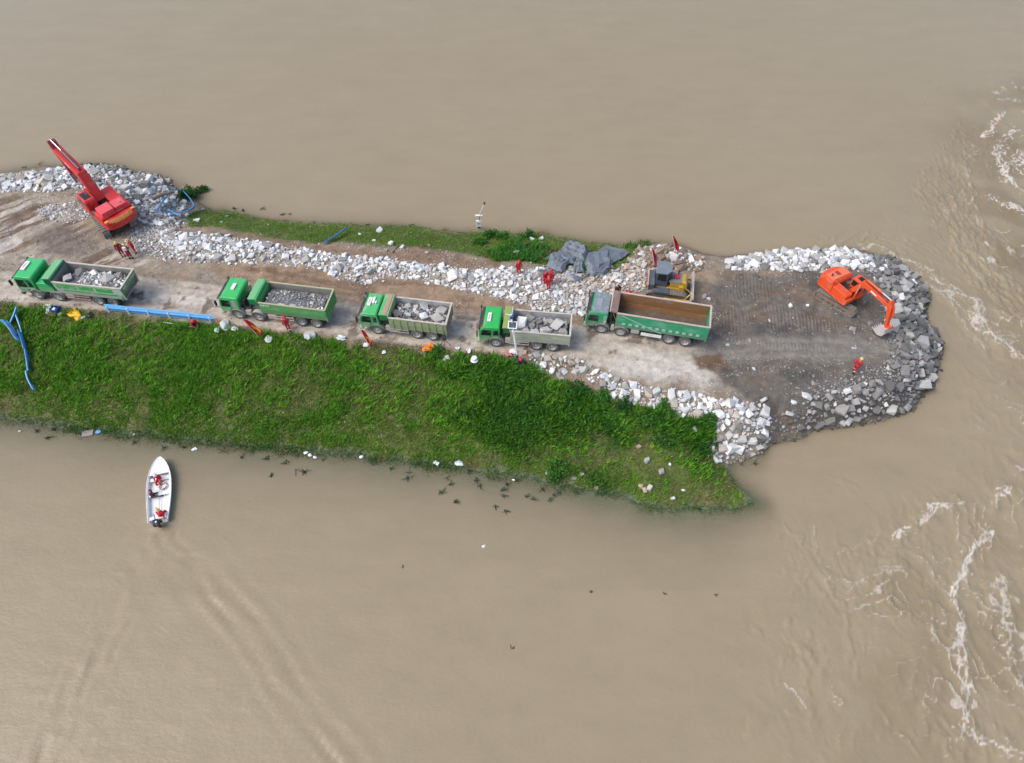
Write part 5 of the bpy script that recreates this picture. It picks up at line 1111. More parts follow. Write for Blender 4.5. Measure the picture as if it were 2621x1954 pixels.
load(T1, 2.75, 8.35, 1.19, 2.0, (0.13, 0.125, 0.12), 31, 'lettered-tailgate truck', [(260, 0.1, 0.24, 4.2, 6.2), (700, 0.04, 0.12, 4.0, 6.3), (120, 0.08, 0.2, 6.2, 8.1)], ['white', 'pale', 'white', 'pale'], 'load_earth_a',
     [(3.15, -0.35, 0.42, 'pale', 'rounded pale boulder at the front wall'), (6.4, 0.25, 0.62, 'pale', 'large triangular grey slab'), (4.9, 0.75, 0.32, 'white', 'white block behind the stone chips'), (7.3, 0.7, 0.36, 'grey', 'grey boulder near the tailgate'), (6.3, 0.85, 0.28, 'white', 'white lump behind the grey slab'), (3.7, 0.55, 0.4, 'grey', 'dark grey boulder in the front half')])
load(T2, 2.35, 7.92, 1.21, 2.1, (0.125, 0.128, 0.13), 32, 'ribbed-roof truck', [(400, 0.04, 0.14, 2.5, 7.8), (60, 0.1, 0.2, 6.6, 7.8)], ['grey', 'pale', 'grey', 'white'], 'load_gravel_b',
     [(3.85, -0.85, 0.24, 'white', 'white flat stone at the near rim'), (4.2, -0.82, 0.22, 'white', 'second white flat stone at the near rim'), (5.1, -0.75, 0.24, 'white', 'round white stone at the near rim'), (6.6, -0.2, 0.2, 'white', 'small white stone towards the tailgate')])
load(T3, 1.28, 5.88, 1.11, 1.85, (0.11, 0.105, 0.10), 33, 'rusty-guard truck', [(400, 0.14, 0.26, 1.4, 5.8), (700, 0.06, 0.14, 1.4, 5.8)], ['pale', 'pale', 'grey', 'white', 'dark'], 'load_earth_c',
     [(2.6, -0.35, 0.32, 'white', 'squarish white block'), (4.0, -0.3, 0.42, 'white', 'round white boulder amid dark stones'), (5.1, -0.35, 0.5, 'pale', 'wide pale slab at the near rear'), (5.25, 0.55, 0.45, 'pale', 'pale boulder in the far rear corner'), (3.7, 0.8, 0.4, 'pale', 'pale boulder at the far rim'), (2.4, 0.7, 0.34, 'pale', 'pale boulder behind the rusty guard'), (1.55, -0.25, 0.36, 'grey', 'grey slab leaning on the front wall')])
load(T4, 1.33, 5.93, 1.09, 1.6, (0.09, 0.088, 0.085), 34, 'mossy-guard truck', [(500, 0.2, 0.36, 1.4, 5.8), (400, 0.08, 0.2, 1.4, 5.8)], ['grey', 'pale', 'grey', 'dark', 'pale'], 'load_earth_d',
     [(2.0, 0.1, 0.52, 'white', 'long whitish slab beside the solar pole'), (4.85, 0.2, 0.58, 'pale', 'pointed triangular slab'), (3.9, -0.45, 0.5, 'pale', 'broad pale block in the middle'), (5.45, -0.5, 0.46, 'pale', 'pale boulder in the near rear corner'), (2.5, -0.7, 0.38, 'pale', 'pale stone at the near rim'), (3.2, -0.65, 0.36, 'white', 'elongated white stone at the near rim'), (4.9, -0.65, 0.42, 'grey', 'grey block under the triangular slab'), (2.6, 0.75, 0.42, 'grey', 'grey boulder at the far rim'), (4.3, 0.75, 0.36, 'pale', 'arched pale stone at the far rim')])

# ---- crawler tracks
def belt(parent, cx, cy, length, width, height, mat, frame_m, nshoe=40, rollers=6):
    R = height / 2; st = length - height; per = 2 * st + 2 * math.pi * R
    def at(s):
        s %= per
        if s < st: return (-st / 2 + s, height), (1, 0)
        s -= st
        if s < math.pi * R: a = math.pi / 2 - s / R; return (st / 2 + R * math.cos(a), R + R * math.sin(a)), (math.sin(a), -math.cos(a))
        s -= math.pi * R
        if s < st: return (st / 2 - s, 0), (-1, 0)
        s -= st; a = -math.pi / 2 - s / R; return (-st / 2 + R * math.cos(a), R + R * math.sin(a)), (math.sin(a), -math.cos(a))
    b_ = MB(); d = per / nshoe
    for i in range(nshoe):
        (x, z), (tx_, tz_) = at(i * d); nx_2, nz_ = -tz_, tx_
        A = Vector((cx + x - tx_ * d * 0.46, cy, z - tz_ * d * 0.46)); B = Vector((cx + x + tx_ * d * 0.46, cy, z + tz_ * d * 0.46))
        b_.bar(A, B, width, 0.06, up=(nx_2, 0, nz_)); b_.bar(A + Vector((nx_2, 0, nz_)) * 0.045, A + Vector((nx_2, 0, nz_)) * 0.045 + Vector((tx_, 0, tz_)) * 0.04, width * 0.98, 0.06, up=(nx_2, 0, nz_))
    tr_ = b_.build('track', mat, parent)
    MB().prism([(cx - st / 2, R * 0.5), (cx - st / 2, R * 1.4), (cx + st / 2, R * 1.4), (cx + st / 2, R * 0.5)], cy - width * 0.3, cy + width * 0.3).build('track_frame', frame_m, tr_)
    for k, sx in enumerate((-st / 2, st / 2)): MB().cyl((cx + sx, cy - width * 0.36, R), (cx + sx, cy + width * 0.36, R), R * 0.86, 16).build('sprocket' if k == 0 else 'idler', frame_m, tr_)
    for i in range(rollers):
        xx = cx - st / 2 + st * (i + 0.5) / rollers; MB().cyl((xx, cy - width * 0.33, R * 0.32), (xx, cy + width * 0.33, R * 0.32), R * 0.26, 10).build('roller', frame_m, tr_)
    return tr_
SHOE = pmat('track_shoe', (0.23, 0.215, 0.195), 0.75, amt=0.5, dirt=(0.14, 0.115, 0.09), scale=4); TFR = pmat('track_frame_rust', (0.20, 0.14, 0.10), 0.8, amt=0.5, dirt=(0.30, 0.24, 0.19), scale=3)
def cylinder_ram(parent, a, b, r, name='hydraulic_cylinder', mat=None, frac=0.55):
    a = Vector(a); b = Vector(b); mid = a + (b - a) * frac
    o = MB().cyl(a, mid, r, 10).build(name, mat, parent); MB().cyl(mid, b, r * 0.55, 8).build('rod', STEEL, o); return o
def excavator(name, loc, head, trk_head, pitch, S, paint, label, text=None, hood_m=None):
    root = empty(name, loc, 0, label, 'excavator', 'excavators at work on the causeway')
    Rb = Matrix.Rotation(trk_head, 4, 'Z') @ Matrix.Rotation(-pitch, 4, 'Y')
    root.matrix_basis = Matrix.Translation(loc) @ Rb
    sw = Matrix.Rotation(head - trk_head, 4, 'Z')
    L, Wd, g = S['track']; hgt_ = S['th']
    for s in (-1, 1): belt(root, 0, s * g, L, Wd, hgt_, SHOE, TFR, S.get('shoes', 40))
    cb = MB().box(-L * 0.2, L * 0.2, -g, g, hgt_ * 0.45, hgt_ * 0.95); cb.cyl((0, 0, hgt_ * 0.9), (0, 0, hgt_ + 0.22), S['hw'] * 0.36, 20); cb.build('undercarriage', DARK, root)
    def swing(o): o.matrix_basis = sw @ o.matrix_basis; return o
    z0 = hgt_ + 0.2; hw = S['hw']; xr, xf = S['rear'], S['front']; dk = S['deck']
    swing(MB().box(xr + 0.5, xf, -hw, hw, z0, z0 + 0.16).build('deck', paint, root, bevel=0.02))
    # counterweight with rounded back
    prof = [(xr + S['cw'], -hw)] + [(xr + 0.42 - 0.42 * math.cos((k / 8 - 0.5) * 2.2) * 1.0 + 0.19, -hw + 2 * hw * k / 8) for k in range(9)] + [(xr + S['cw'], hw)]
    prof = [(xr + S['cw'], -hw)] + [(xr + 0.34 * (abs(k / 4 - 1) ** 2.2), -hw + 2 * hw * k / 8) for k in range(9)] + [(xr + S['cw'], hw)]
    cw = swing(MB().prism(prof, z0 - 0.02, z0 + S['cwh'], axis='z').build('counterweight', paint, root, bevel=S.get('cwb', 0.10), seg=4))
    hd = swing(MB().prism([(xr + S['cw'] - 0.02, z0 + 0.16), (xr + S['cw'] - 0.02, z0 + S['hood'] - 0.08), (xr + S['cw'] + 0.1, z0 + S['hood']), (xr + S['cw'] + S['hoodl'], z0 + S['hood']), (xr + S['cw'] + S['hoodl'] + 0.15, z0 + S['hood'] - 0.25), (xr + S['cw'] + S['hoodl'] + 0.15, z0 + 0.16)], -hw + 0.02, hw - 0.02).build('engine_hood', paint, root, bevel=0.05))
    hm = hood_m or paint
    for (a0, a1, b0, b1, hh_) in S['panels']: swing(MB().box(xr + a0, xr + a1, b0, b1, z0 + S['hood'] - 0.03, z0 + S['hood'] + hh_).build('hood_panel', hm, root, bevel=0.02))
    vt = MB()
    for k in range(5): vt.box(xr + S['cw'] + 0.25 + 0.1 * k, xr + S['cw'] + 0.31 + 0.1 * k, -hw * 0.15, hw * 0.12, z0 + S['hood'] + 0.13, z0 + S['hood'] + 0.145)
    swing(vt.build('vent', pmat('vent_dark_red', (0.22, 0.015, 0.02), 0.6, amt=0.1), root))
    swing(MB().cyl((xr + S['cw'] + 0.45, -hw * 0.55, z0 + S['hood']), (xr + S['cw'] + 0.45, -hw * 0.55, z0 + S['hood'] + 0.35), 0.07, 10).build('exhaust_pipe', DARK, root))
    # right-hand tool boxes and tank, walkways
    swing(MB().box(xr + S['cw'] + S['hoodl'] + 0.18, xf - 0.1, -hw + 0.02, -0.42, z0 + 0.16, z0 + 0.95).build('fuel_tank', paint, root, bevel=0.05))
    swing(MB().box(xf - 0.55, xf + 0.12, -hw + 0.05, -0.45, z0 + 0.1, z0 + 0.55).build('tool_box', paint, root, bevel=0.04))
    hr = MB()
    for yy in (-hw + 0.1,):
        hr.tube([(xf - 0.2, yy, z0 + 0.9), (xf - 0.2, yy, z0 + 1.5), (xr + S['cw'] + S['hoodl'], yy, z0 + 1.5), (xr + S['cw'] + S['hoodl'], yy, z0 + 0.9)], 0.025)
    swing(hr.build('handrail', paint, root))
    # cab on the left
    c0, c1 = S['cab']; y0, y1 = 0.42 if hw < 1.4 else 0.5, hw; ch = S['cabh']
    cp = [(c0, z0 + 0.1), (c0, z0 + ch - 0.15), (c0 + 0.15, z0 + ch), (c1 - 0.3, z0 + ch), (c1 - 0.05, z0 + ch - 0.3), (c1 + 0.06, z0 + 0.75), (c1, z0 + 0.1)]
    cb_ = swing(MB().prism(cp, y0, y1).build('cab', paint, root, bevel=0.07))
    def win(prof_, ya, yb, nm='window'): MB().prism(prof_, ya, yb).build(nm, GLASS, cb_)
    win([(c0 + 0.12, z0 + 0.85), (c0 + 0.12, z0 + ch - 0.2), (c1 - 0.36, z0 + ch - 0.2), (c1 - 0.12, z0 + 0.85)], y1 - 0.005, y1 + 0.012)
    win([(c0 + 0.12, z0 + 0.85), (c0 + 0.12, z0 + ch - 0.2), (c1 - 0.36, z0 + ch - 0.2), (c1 - 0.12, z0 + 0.85)], y0 - 0.012, y0 + 0.005)
    MB().hexa([(c1 + 0.045, y0 + 0.1, z0 + 0.8), (c1 + 0.075, y0 + 0.1, z0 + 0.8), (c1 + 0.075, y1 - 0.1, z0 + 0.8), (c1 + 0.045, y1 - 0.1, z0 + 0.8), (c1 - 0.06, y0 + 0.1, z0 + ch - 0.36), (c1 - 0.03, y0 + 0.1, z0 + ch - 0.36), (c1 - 0.03, y1 - 0.1, z0 + ch - 0.36), (c1 - 0.06, y1 - 0.1, z0 + ch - 0.36)]).build('windscreen', GLASS, cb_)
    MB().box(c0 + 0.35, c1 - 0.5, y0 + 0.18, y1 - 0.18, z0 + ch + 0.002, z0 + ch + 0.03).build('roof_hatch', S.get('hatchm', GLASS), cb_, bevel=0.01)
    swing(MB().box(c0 - 0.75, c0 - 0.08, y0 + 0.05, y1 - 0.08, z0 + 0.16, z0 + 0.7).build('side_locker', DARK, root, bevel=0.03))
    # boom, stick, bucket in the plane y = 0
    bw = S['bw']; foot, knee, end = [Vector(q) for q in S['boom']]
    th = S['bt']
    def bend(p, q, r_, t0, t1, t2):
        d1 = (q - p).normalized(); d2 = (r_ - q).normalized(); n1 = Vector((-d1.y, d1.x)); n2 = Vector((-d2.y, d2.x)); nm = (n1 + n2).normalized()
        return [p - n1 * t0 / 2, q - nm * t1 / 2, r_ - n2 * t2 / 2, r_ + n2 * t2 / 2, q + nm * t1 / 2, p + n1 * t0 / 2]
    bm_ = swing(MB().prism([tuple(q) for q in bend(foot, knee, end, th * 0.75, th * 1.3, th * 0.6)], -bw / 2, bw / 2).build('boom', paint, root, bevel=0.03))
    se = Vector(S['stick_end']); d = (se - end).normalized(); back = end - d * S['stick_back']; nn = Vector((-d.y, d.x))
    if nn.x < 0: nn = -nn
    sp_ = [back + nn * 0.12, end + nn * th * 0.55, se + nn * th * 0.2, se - nn * th * 0.2, end - nn * th * 0.35, back - nn * 0.12]
    swing(MB().prism([tuple(q) for q in sp_], -bw * 0.42, bw * 0.42).build('stick', S.get('stickm', paint), root, bevel=0.03))
    def V3(q, y=0.0): return (q[0], y, q[1])
    for s in (-1, 1): swing(cylinder_ram(root, V3((S['front'] + 0.05, z0 + 0.15), s * (bw / 2 + 0.13)), V3(knee - Vector((0.1, th * 0.35)), s * (bw / 2 + 0.13)), 0.085, 'boom_cylinder', paint))
    up_ = Vector((-(end - knee).normalized().y, (end - knee).normalized().x))
    swing(cylinder_ram(root, V3(knee + up_ * th * 0.85 + (end - knee) * 0.02), V3(back + nn * 0.0), 0.10, 'stick_cylinder', S.get('ramm', paint), 0.62))
    swing(cylinder_ram(root, V3(end - d * 0.1 + nn * th * 0.75), V3(se + nn * 0.42 - d * 0.25), 0.075, 'bucket_cylinder', paint))
    hs = MB()
    for yy in (-0.12, 0.0, 0.12): hs.tube([V3(foot + Vector((0.1, th * 0.6)), yy), V3(knee + up_ * th * 0.72, yy), V3(knee + (end - knee) * 0.5 + up_ * th * 0.62, yy), V3(end + up_ * th * 0.4, yy)], 0.022, 6)
    swing(hs.build('hydraulic_hose', BLACK, root))
    # bucket
    bx, bz_ = se; wd = S['bucket']; k = S['bk']; f = S.get('bflip', 1)
    bp_ = [(bx + 0.25 * k, bz_ + 0.05 * k), (bx + 0.42 * k, bz_ - 0.35 * k), (bx + 0.28 * k, bz_ - 0.75 * k), (bx - 0.15 * k, bz_ - 0.92 * k), (bx - 0.62 * k, bz_ - 0.72 * k), (bx - 0.68 * k, bz_ - 0.66 * k), (bx - 0.15 * k, bz_ - 0.82 * k), (bx + 0.2 * k, bz_ - 0.68 * k), (bx + 0.32 * k, bz_ - 0.34 * k), (bx + 0.15 * k, bz_ + 0.02 * k)]
    BKT = pmat('worn_bucket_steel', (0.60, 0.57, 0.54), 0.55, metal=0.2, amt=0.4)
    bu = MB().prism(bp_, -wd / 2, wd / 2)
    for s in (-1, 1): bu.prism([(bx + 0.22 * k, bz_ + 0.03 * k), (bx + 0.40 * k, bz_ - 0.35 * k), (bx + 0.26 * k, bz_ - 0.73 * k), (bx - 0.15 * k, bz_ - 0.9 * k), (bx - 0.62 * k, bz_ - 0.7 * k), (bx - 0.2 * k, bz_ - 0.2 * k)], s * wd / 2 - 0.02, s * wd / 2 + 0.02)
    bo = swing(bu.build('bucket', BKT, root))
    for i in range(5): MB().bar((bx - 0.6 * k, (i - 2) * wd * 0.23, bz_ - 0.70 * k), (bx - 0.85 * k, (i - 2) * wd * 0.23, bz_ - 0.6 * k), 0.09, 0.06, w2=0.05, h2=0.03).build('tooth', BKT, bo)
    swing(MB().prism([(bx - 0.16, bz_ + 0.12), (bx + 0.42, bz_ + 0.42), (bx + 0.42, bz_ + 0.1), (bx + 0.2 * k, bz_ - 0.12)], -bw * 0.34, bw * 0.34).build('bucket_link', S.get('linkm', paint), root, bevel=0.02))
    for s in (-1, 1):
        q0 = knee + (end - knee) * 0.30; q1 = knee + (end - knee) * 0.52; MB().prism([tuple(q0 - up_ * 0.07), tuple(q1 - up_ * 0.06), tuple(q1 + up_ * 0.06), tuple(q0 + up_ * 0.07)], s * (bw / 2 + 0.004) - 0.004, s * (bw / 2 + 0.004) + 0.004).build('decal', WLET, bm_)
        MB().box(c1 - 0.25, c1 - 0.12, (y0 + y1) / 2 + s * 0.28 - 0.06, (y0 + y1) / 2 + s * 0.28 + 0.06, z0 + ch + 0.0, z0 + ch + 0.12).build('work_light', LAMPM, cb_)
    swing(MB().box(xr + S['cw'] + S['hoodl'] + 0.2, S['front'] - 0.3, -0.36, 0.36, z0 + 0.17, z0 + 0.5).build('valve_block', BLACK, root, bevel=0.03))
    wk = MB()
    for k in range(4): wk.tube([(xr + S['cw'] + S['hoodl'] + 0.1, -0.3 + 0.2 * k, z0 + 0.55), (S['front'] - 0.5, -0.25 + 0.16 * k, z0 + 0.8), V3(foot + Vector((0.0, th * 0.5)), -0.18 + 0.12 * k)], 0.03, 6)
    swing(wk.build('hydraulic_hose', BLACK, root))
    if text:
        YL = pmat('yellow_lettering', (0.75, 0.50, 0.09), 0.5, amt=0.1); n_ = len(text)
        for i, chx in enumerate(text):
            y_ = (hw * 0.62) * (1 - 2 * i / (n_ - 1)); kx = abs(y_ / hw); xs_ = xr + 0.34 * kx ** 2.2
            text_on(chx, 0.46, YL, cw, (xs_ + 0.075, y_, z0 + S['cwh'] - 0.075), (0.3 * (1 if y_ < 0 else -1) * kx, -1, 0), (0.71, 0, 0.71))
        for s in (-1, 1): MB().box(xr + 0.36, xr + 0.56, s * hw * 0.88 - 0.16, s * hw * 0.88 + 0.16, z0 + S['cwh'] - 0.02, z0 + S['cwh'] + 0.012).build('reflector', AMBER, cw)
    return root
ORANGE = pmat('orange_red_paint', (0.72, 0.085, 0.02), 0.42, amt=0.28, dirt=(0.45, 0.25, 0.18)); ORANGE2 = pmat('faded_orange_paint', (0.78, 0.17, 0.08), 0.42, amt=0.15, dirt=(0.6, 0.35, 0.28))
REDX = pmat('red_excavator_paint', (0.62, 0.022, 0.02), 0.40, amt=0.26, dirt=(0.4, 0.2, 0.18)); REDX2 = pmat('faded_red_paint', (0.72, 0.10, 0.11), 0.35, amt=0.1, dirt=(0.7, 0.35, 0.35)); DKRED = pmat('dark_red_paint', (0.30, 0.018, 0.03), 0.5, amt=0.15)
ox, oy = 28.75, 43.2
EXR = excavator('excavator', Vector((ox, oy, float(hz(ox, oy)) + 0.02)), math.radians(-60), math.radians(-44), 0.0,
  dict(track=(3.7, 0.55, 0.92), th=0.78, hw=1.22, rear=-2.25, front=1.15, deck=0.16, cw=0.55, cwh=0.95, hood=1.15, hoodl=1.05, panels=[(0.62, 1.5, -0.95, 0.2, 0.12), (0.62, 1.5, 0.28, 1.0, 0.08)], cab=(-0.05, 1.3), cabh=1.62, bw=0.46, bt=0.46,
       boom=((0.55, 1.55), (1.35, 3.25), (4.15, 3.05)), stick_end=(4.75, 1.15), stick_back=0.55, bucket=1.0, bk=0.95, shoes=38),
  ORANGE, 'orange excavator with its arm bent down onto the dark tip of the causeway', hood_m=ORANGE2)
cx_, cy_ = -38.93, 54.18
gz_ = max(float(hz(cx_, cy_)), 2.5)
EXL = excavator('excavator', Vector((cx_, cy_, gz_ + 0.25)), math.radians(139), math.radians(129), math.radians(7),
  dict(track=(5.6, 0.62, 1.25), th=1.05, hw=1.52, rear=-3.45, front=1.2, deck=0.18, cw=0.85, cwb=0.32, cwh=1.05, hood=1.2, hoodl=1.25, panels=[(0.95, 2.05, 0.05, 1.25, 0.42), (1.0, 2.0, -1.2, -0.1, 0.30)], cab=(-0.35, 1.45), cabh=1.7, bw=0.84, bt=0.72,
       boom=((0.3, 1.9), (1.7, 4.2), (5.2, 4.9)), stick_end=(4.0, 2.8), stick_back=0.9, bucket=0.9, bk=1.0, shoes=46, stickm=DKRED, ramm=pmat('dark_ram', (0.09, 0.09, 0.12), 0.4, amt=0.1), linkm=DKRED),
  REDX, 'red excavator with yellow characters on its counterweight, boom raised over the water', text='中国安能建设', hood_m=REDX2)

# ---- bulldozer
def bulldozer(loc, ang):
    YEL = pmat('yellow_dozer_paint', (0.56, 0.34, 0.04), 0.55, amt=0.5, dirt=(0.35, 0.25, 0.15)); GREY = pmat('grey_dozer_cab', (0.085, 0.105, 0.125), 0.4, amt=0.25, dirt=(0.22, 0.23, 0.24)); OR = pmat('faded_orange_steel', (0.62, 0.30, 0.20), 0.6, amt=0.3); BL = pmat('blade_steel', (0.50, 0.47, 0.44), 0.5, metal=0.2, amt=0.4)
    t = empty('bulldozer', loc, ang, 'yellow bulldozer with dark grey cab parked behind the empty truck', 'bulldozer')
    for s in (-1, 1): belt(t, 0.0, s * 0.98, 3.5, 0.62, 0.95, SHOE, TFR, 36)
    MB().box(-1.2, 1.0, -0.64, 0.64, 0.4, 1.15).build('hull', YEL, t, bevel=0.04)
    MB().box(0.15, 1.25, -0.60, 0.60, 1.15, 1.78).build('engine_side', YEL, t, bevel=0.05)
    MB().box(0.02, 1.12, -0.62, 0.62, 1.78, 1.86).build('engine_hood', pmat('grey_dozer_hood', (0.20, 0.205, 0.21), 0.5, amt=0.4), t, bevel=0.02)
    MB().prism([(1.12, 0.8), (1.12, 1.86), (1.5, 1.80), (1.62, 1.6), (1.62, 0.8)], -0.60, 0.60).build('radiator_guard', YEL, t, bevel=0.05)
    MB().box(0.45, 0.85, -0.2, 0.18, 1.86, 2.05).build('red_box', pmat('red_box_paint', (0.55, 0.03, 0.05), 0.5, amt=0.15), t, bevel=0.02)
    MB().cyl((0.78, 0.3, 1.86), (0.78, 0.3, 2.45), 0.05, 10).build('exhaust_pipe', BLACK, t)
    MB().cyl((0.3, -0.15, 1.86), (0.3, -0.15, 2.1), 0.11, 12).build('air_cleaner', GREY, t)
    for s in (-1, 1): MB().box(-1.25, 0.15, s * 1.0 - 0.30, s * 1.0 + 0.30, 0.99, 1.12).build('fender', GREY, t, bevel=0.02)
    MB().box(-1.65, -1.15, -0.95, 0.95, 0.75, 1.55).build('fuel_tank', GREY, t, bevel=0.05)
    MB().box(-1.78, -1.66, -1.05, 1.05, 1.35, 1.62).build('rear_bar', OR, t, bevel=0.03)
    foot = [(-1.1, -0.62), (-0.1, -0.62), (0.22, -0.28), (0.22, 0.28), (-0.1, 0.62), (-1.1, 0.62)]
    top = [(-1.15, -0.72), (-0.2, -0.72), (0.14, -0.3), (0.14, 0.3), (-0.2, 0.72), (-1.15, 0.72)]
    cb_ = MB(); v = [(x, y, 1.12) for x, y in foot] + [(x * 0.98, y * 0.98, 2.72) for x, y in top]
    cb_.add(v, [(5, 4, 3, 2, 1, 0), (6, 7, 8, 9, 10, 11)] + [(i, (i + 1) % 6, 6 + (i + 1) % 6, 6 + i) for i in range(6)]); cab = cb_.build('cab', GREY, t, bevel=0.03)
    rf = MB().prism([(x * 1.06, y * 1.08) for x, y in top], 2.725, 2.86, axis='z').build('roof', pmat('grey_dozer_roof', (0.17, 0.20, 0.225), 0.4, amt=0.3, dirt=(0.3, 0.32, 0.33)), t, bevel=0.04)
    def pane(i, z0, z1, inset=0.12):
        a, b_ = foot[i], foot[(i + 1) % 6]; c, d = top[i], top[(i + 1) % 6]
        def P(u, z):
            k = (z - 1.12) / 1.6; x = (a[0] + (b_[0] - a[0]) * u) * (1 - k) + 0.98 * (c[0] + (d[0] - c[0]) * u) * k; y = (a[1] + (b_[1] - a[1]) * u) * (1 - k) + 0.98 * (c[1] + (d[1] - c[1]) * u) * k; return Vector((x, y, z))
        q = [P(inset, z0), P(1 - inset, z0), P(1 - inset, z1), P(inset, z1)]; n_ = (q[1] - q[0]).cross(q[3] - q[0]).normalized()
        MB().hexa([p - n_ * 0.01 for p in q] + [p + n_ * 0.015 for p in q]).build('window', GLASS, cab)
    for i in range(6): pane(i, 1.85, 2.6)
    for i in (1, 3): pane(i, 1.3, 1.78)
    for s in (-1, 1):
        MB().bar((-0.2, s * 1.42, 0.5), (2.15, s * 1.42, 0.5), 0.16, 0.24).build('push_arm', YEL, t, bevel=0.02)
        MB().prism([(0.95, 1.0), (0.95, 1.55), (1.35, 1.5), (1.5, 0.9)], s * 0.72 - 0.12, s * 0.72 + 0.12).build('lift_bracket', YEL, t, bevel=0.03)
        cylinder_ram(t, (1.2, s * 0.72, 1.6), (2.1, s * 0.55, 0.75), 0.08, 'lift_cylinder', YEL)
        MB().bar((1.6, s * 1.3, 0.6), (2.15, s * 0.9, 1.1), 0.1, 0.1).build('blade_brace', YEL, t)
    pr = [(2.15, 0.05), (2.06, 0.35), (2.04, 0.7), (2.10, 1.05), (2.2, 1.22), (2.27, 1.22), (2.18, 1.05), (2.12, 0.7), (2.14, 0.35), (2.24, 0.03)]
    MB().prism(pr, -1.75, 1.75).build('blade', BL, t)
    return t
dz_a = G(1652, 757, ROAD + 0.35); dz_b = G(1755, 770, ROAD + 0.35); dz_ang = math.atan2(dz_b.y - dz_a.y, dz_b.x - dz_a.x)
dc = (dz_a + dz_b) / 2 + Vector((-math.sin(dz_ang), math.cos(dz_ang), 0)) * 1.1; dc.z = float(hz(dc.x, dc.y)) + 0.02
DOZER = bulldozer(dc, dz_ang)

# ================================================================ PEOPLE
SKIN = pmat('skin', (0.42, 0.24, 0.16), 0.6, amt=0.0); HAIR = pmat('black_hair', (0.015, 0.013, 0.012), 0.6, amt=0.0)
CLOTH = {'red': pmat('red_coverall', (0.50, 0.012, 0.02), 0.8, amt=0.15, dirt=(0.3, 0.03, 0.03), scale=5), 'crimson': pmat('crimson_coverall', (0.36, 0.012, 0.025), 0.8, amt=0.15, dirt=(0.2, 0.02, 0.03), scale=5),
         'dark': pmat('dark_clothes', (0.035, 0.035, 0.042), 0.85, amt=0.1), 'maroon': pmat('maroon_shirt', (0.16, 0.03, 0.03), 0.85, amt=0.1), 'navy': pmat('navy_clothes', (0.03, 0.04, 0.10), 0.85, amt=0.1)}
HELM = {'yellow': pmat('yellow_helmet', (0.72, 0.52, 0.12), 0.35, amt=0.05), 'red': pmat('red_helmet', (0.60, 0.02, 0.02), 0.35, amt=0.05), 'white': WHITE}
BOOT = pmat('black_boot', (0.02, 0.02, 0.022), 0.6, amt=0.1); VESTM = pmat('orange_vest', (0.85, 0.22, 0.03), 0.7, amt=0.05); REFL = pmat('pale_reflective_band', (0.72, 0.72, 0.70), 0.4, amt=0.0)
def skin_mesh(chains, sub=1):
    """chains: lists of (point, radius) sharing points; grows one continuous surface"""
    key = {}; verts = []; rad = []; edges = set()
    for ch in chains:
        prev = None
        for p, r in ch:
            k = tuple(round(c, 4) for c in p)
            if k not in key: key[k] = len(verts); verts.append(p); rad.append(r)
            i = key[k]
            if prev is not None and prev != i: edges.add((prev, i))
            prev = i
    me = bpy.data.meshes.new('figure'); me.from_pydata([tuple(v) for v in verts], list(edges), [])
    o = bpy.data.objects.new('figure', me); link(o)
    sk = o.modifiers.new('skin', 'SKIN'); sk.use_smooth_shade = True
    if not me.skin_vertices: me.skin_vertices.new()
    for i, r in enumerate(rad):
        d = me.skin_vertices[0].data[i]; d.radius = r if isinstance(r, tuple) else (r, r); d.use_root = (i == 0)
    if sub: s_ = o.modifiers.new('sub', 'SUBSURF'); s_.levels = sub; s_.render_levels = sub
    dg = bpy.context.evaluated_depsgraph_get(); dg.update()
    res = bpy.data.meshes.new_from_object(o.evaluated_get(dg), depsgraph=dg)
    bpy.data.objects.remove(o, do_unlink=True); bpy.data.meshes.remove(me)
    return res
POSES = {}
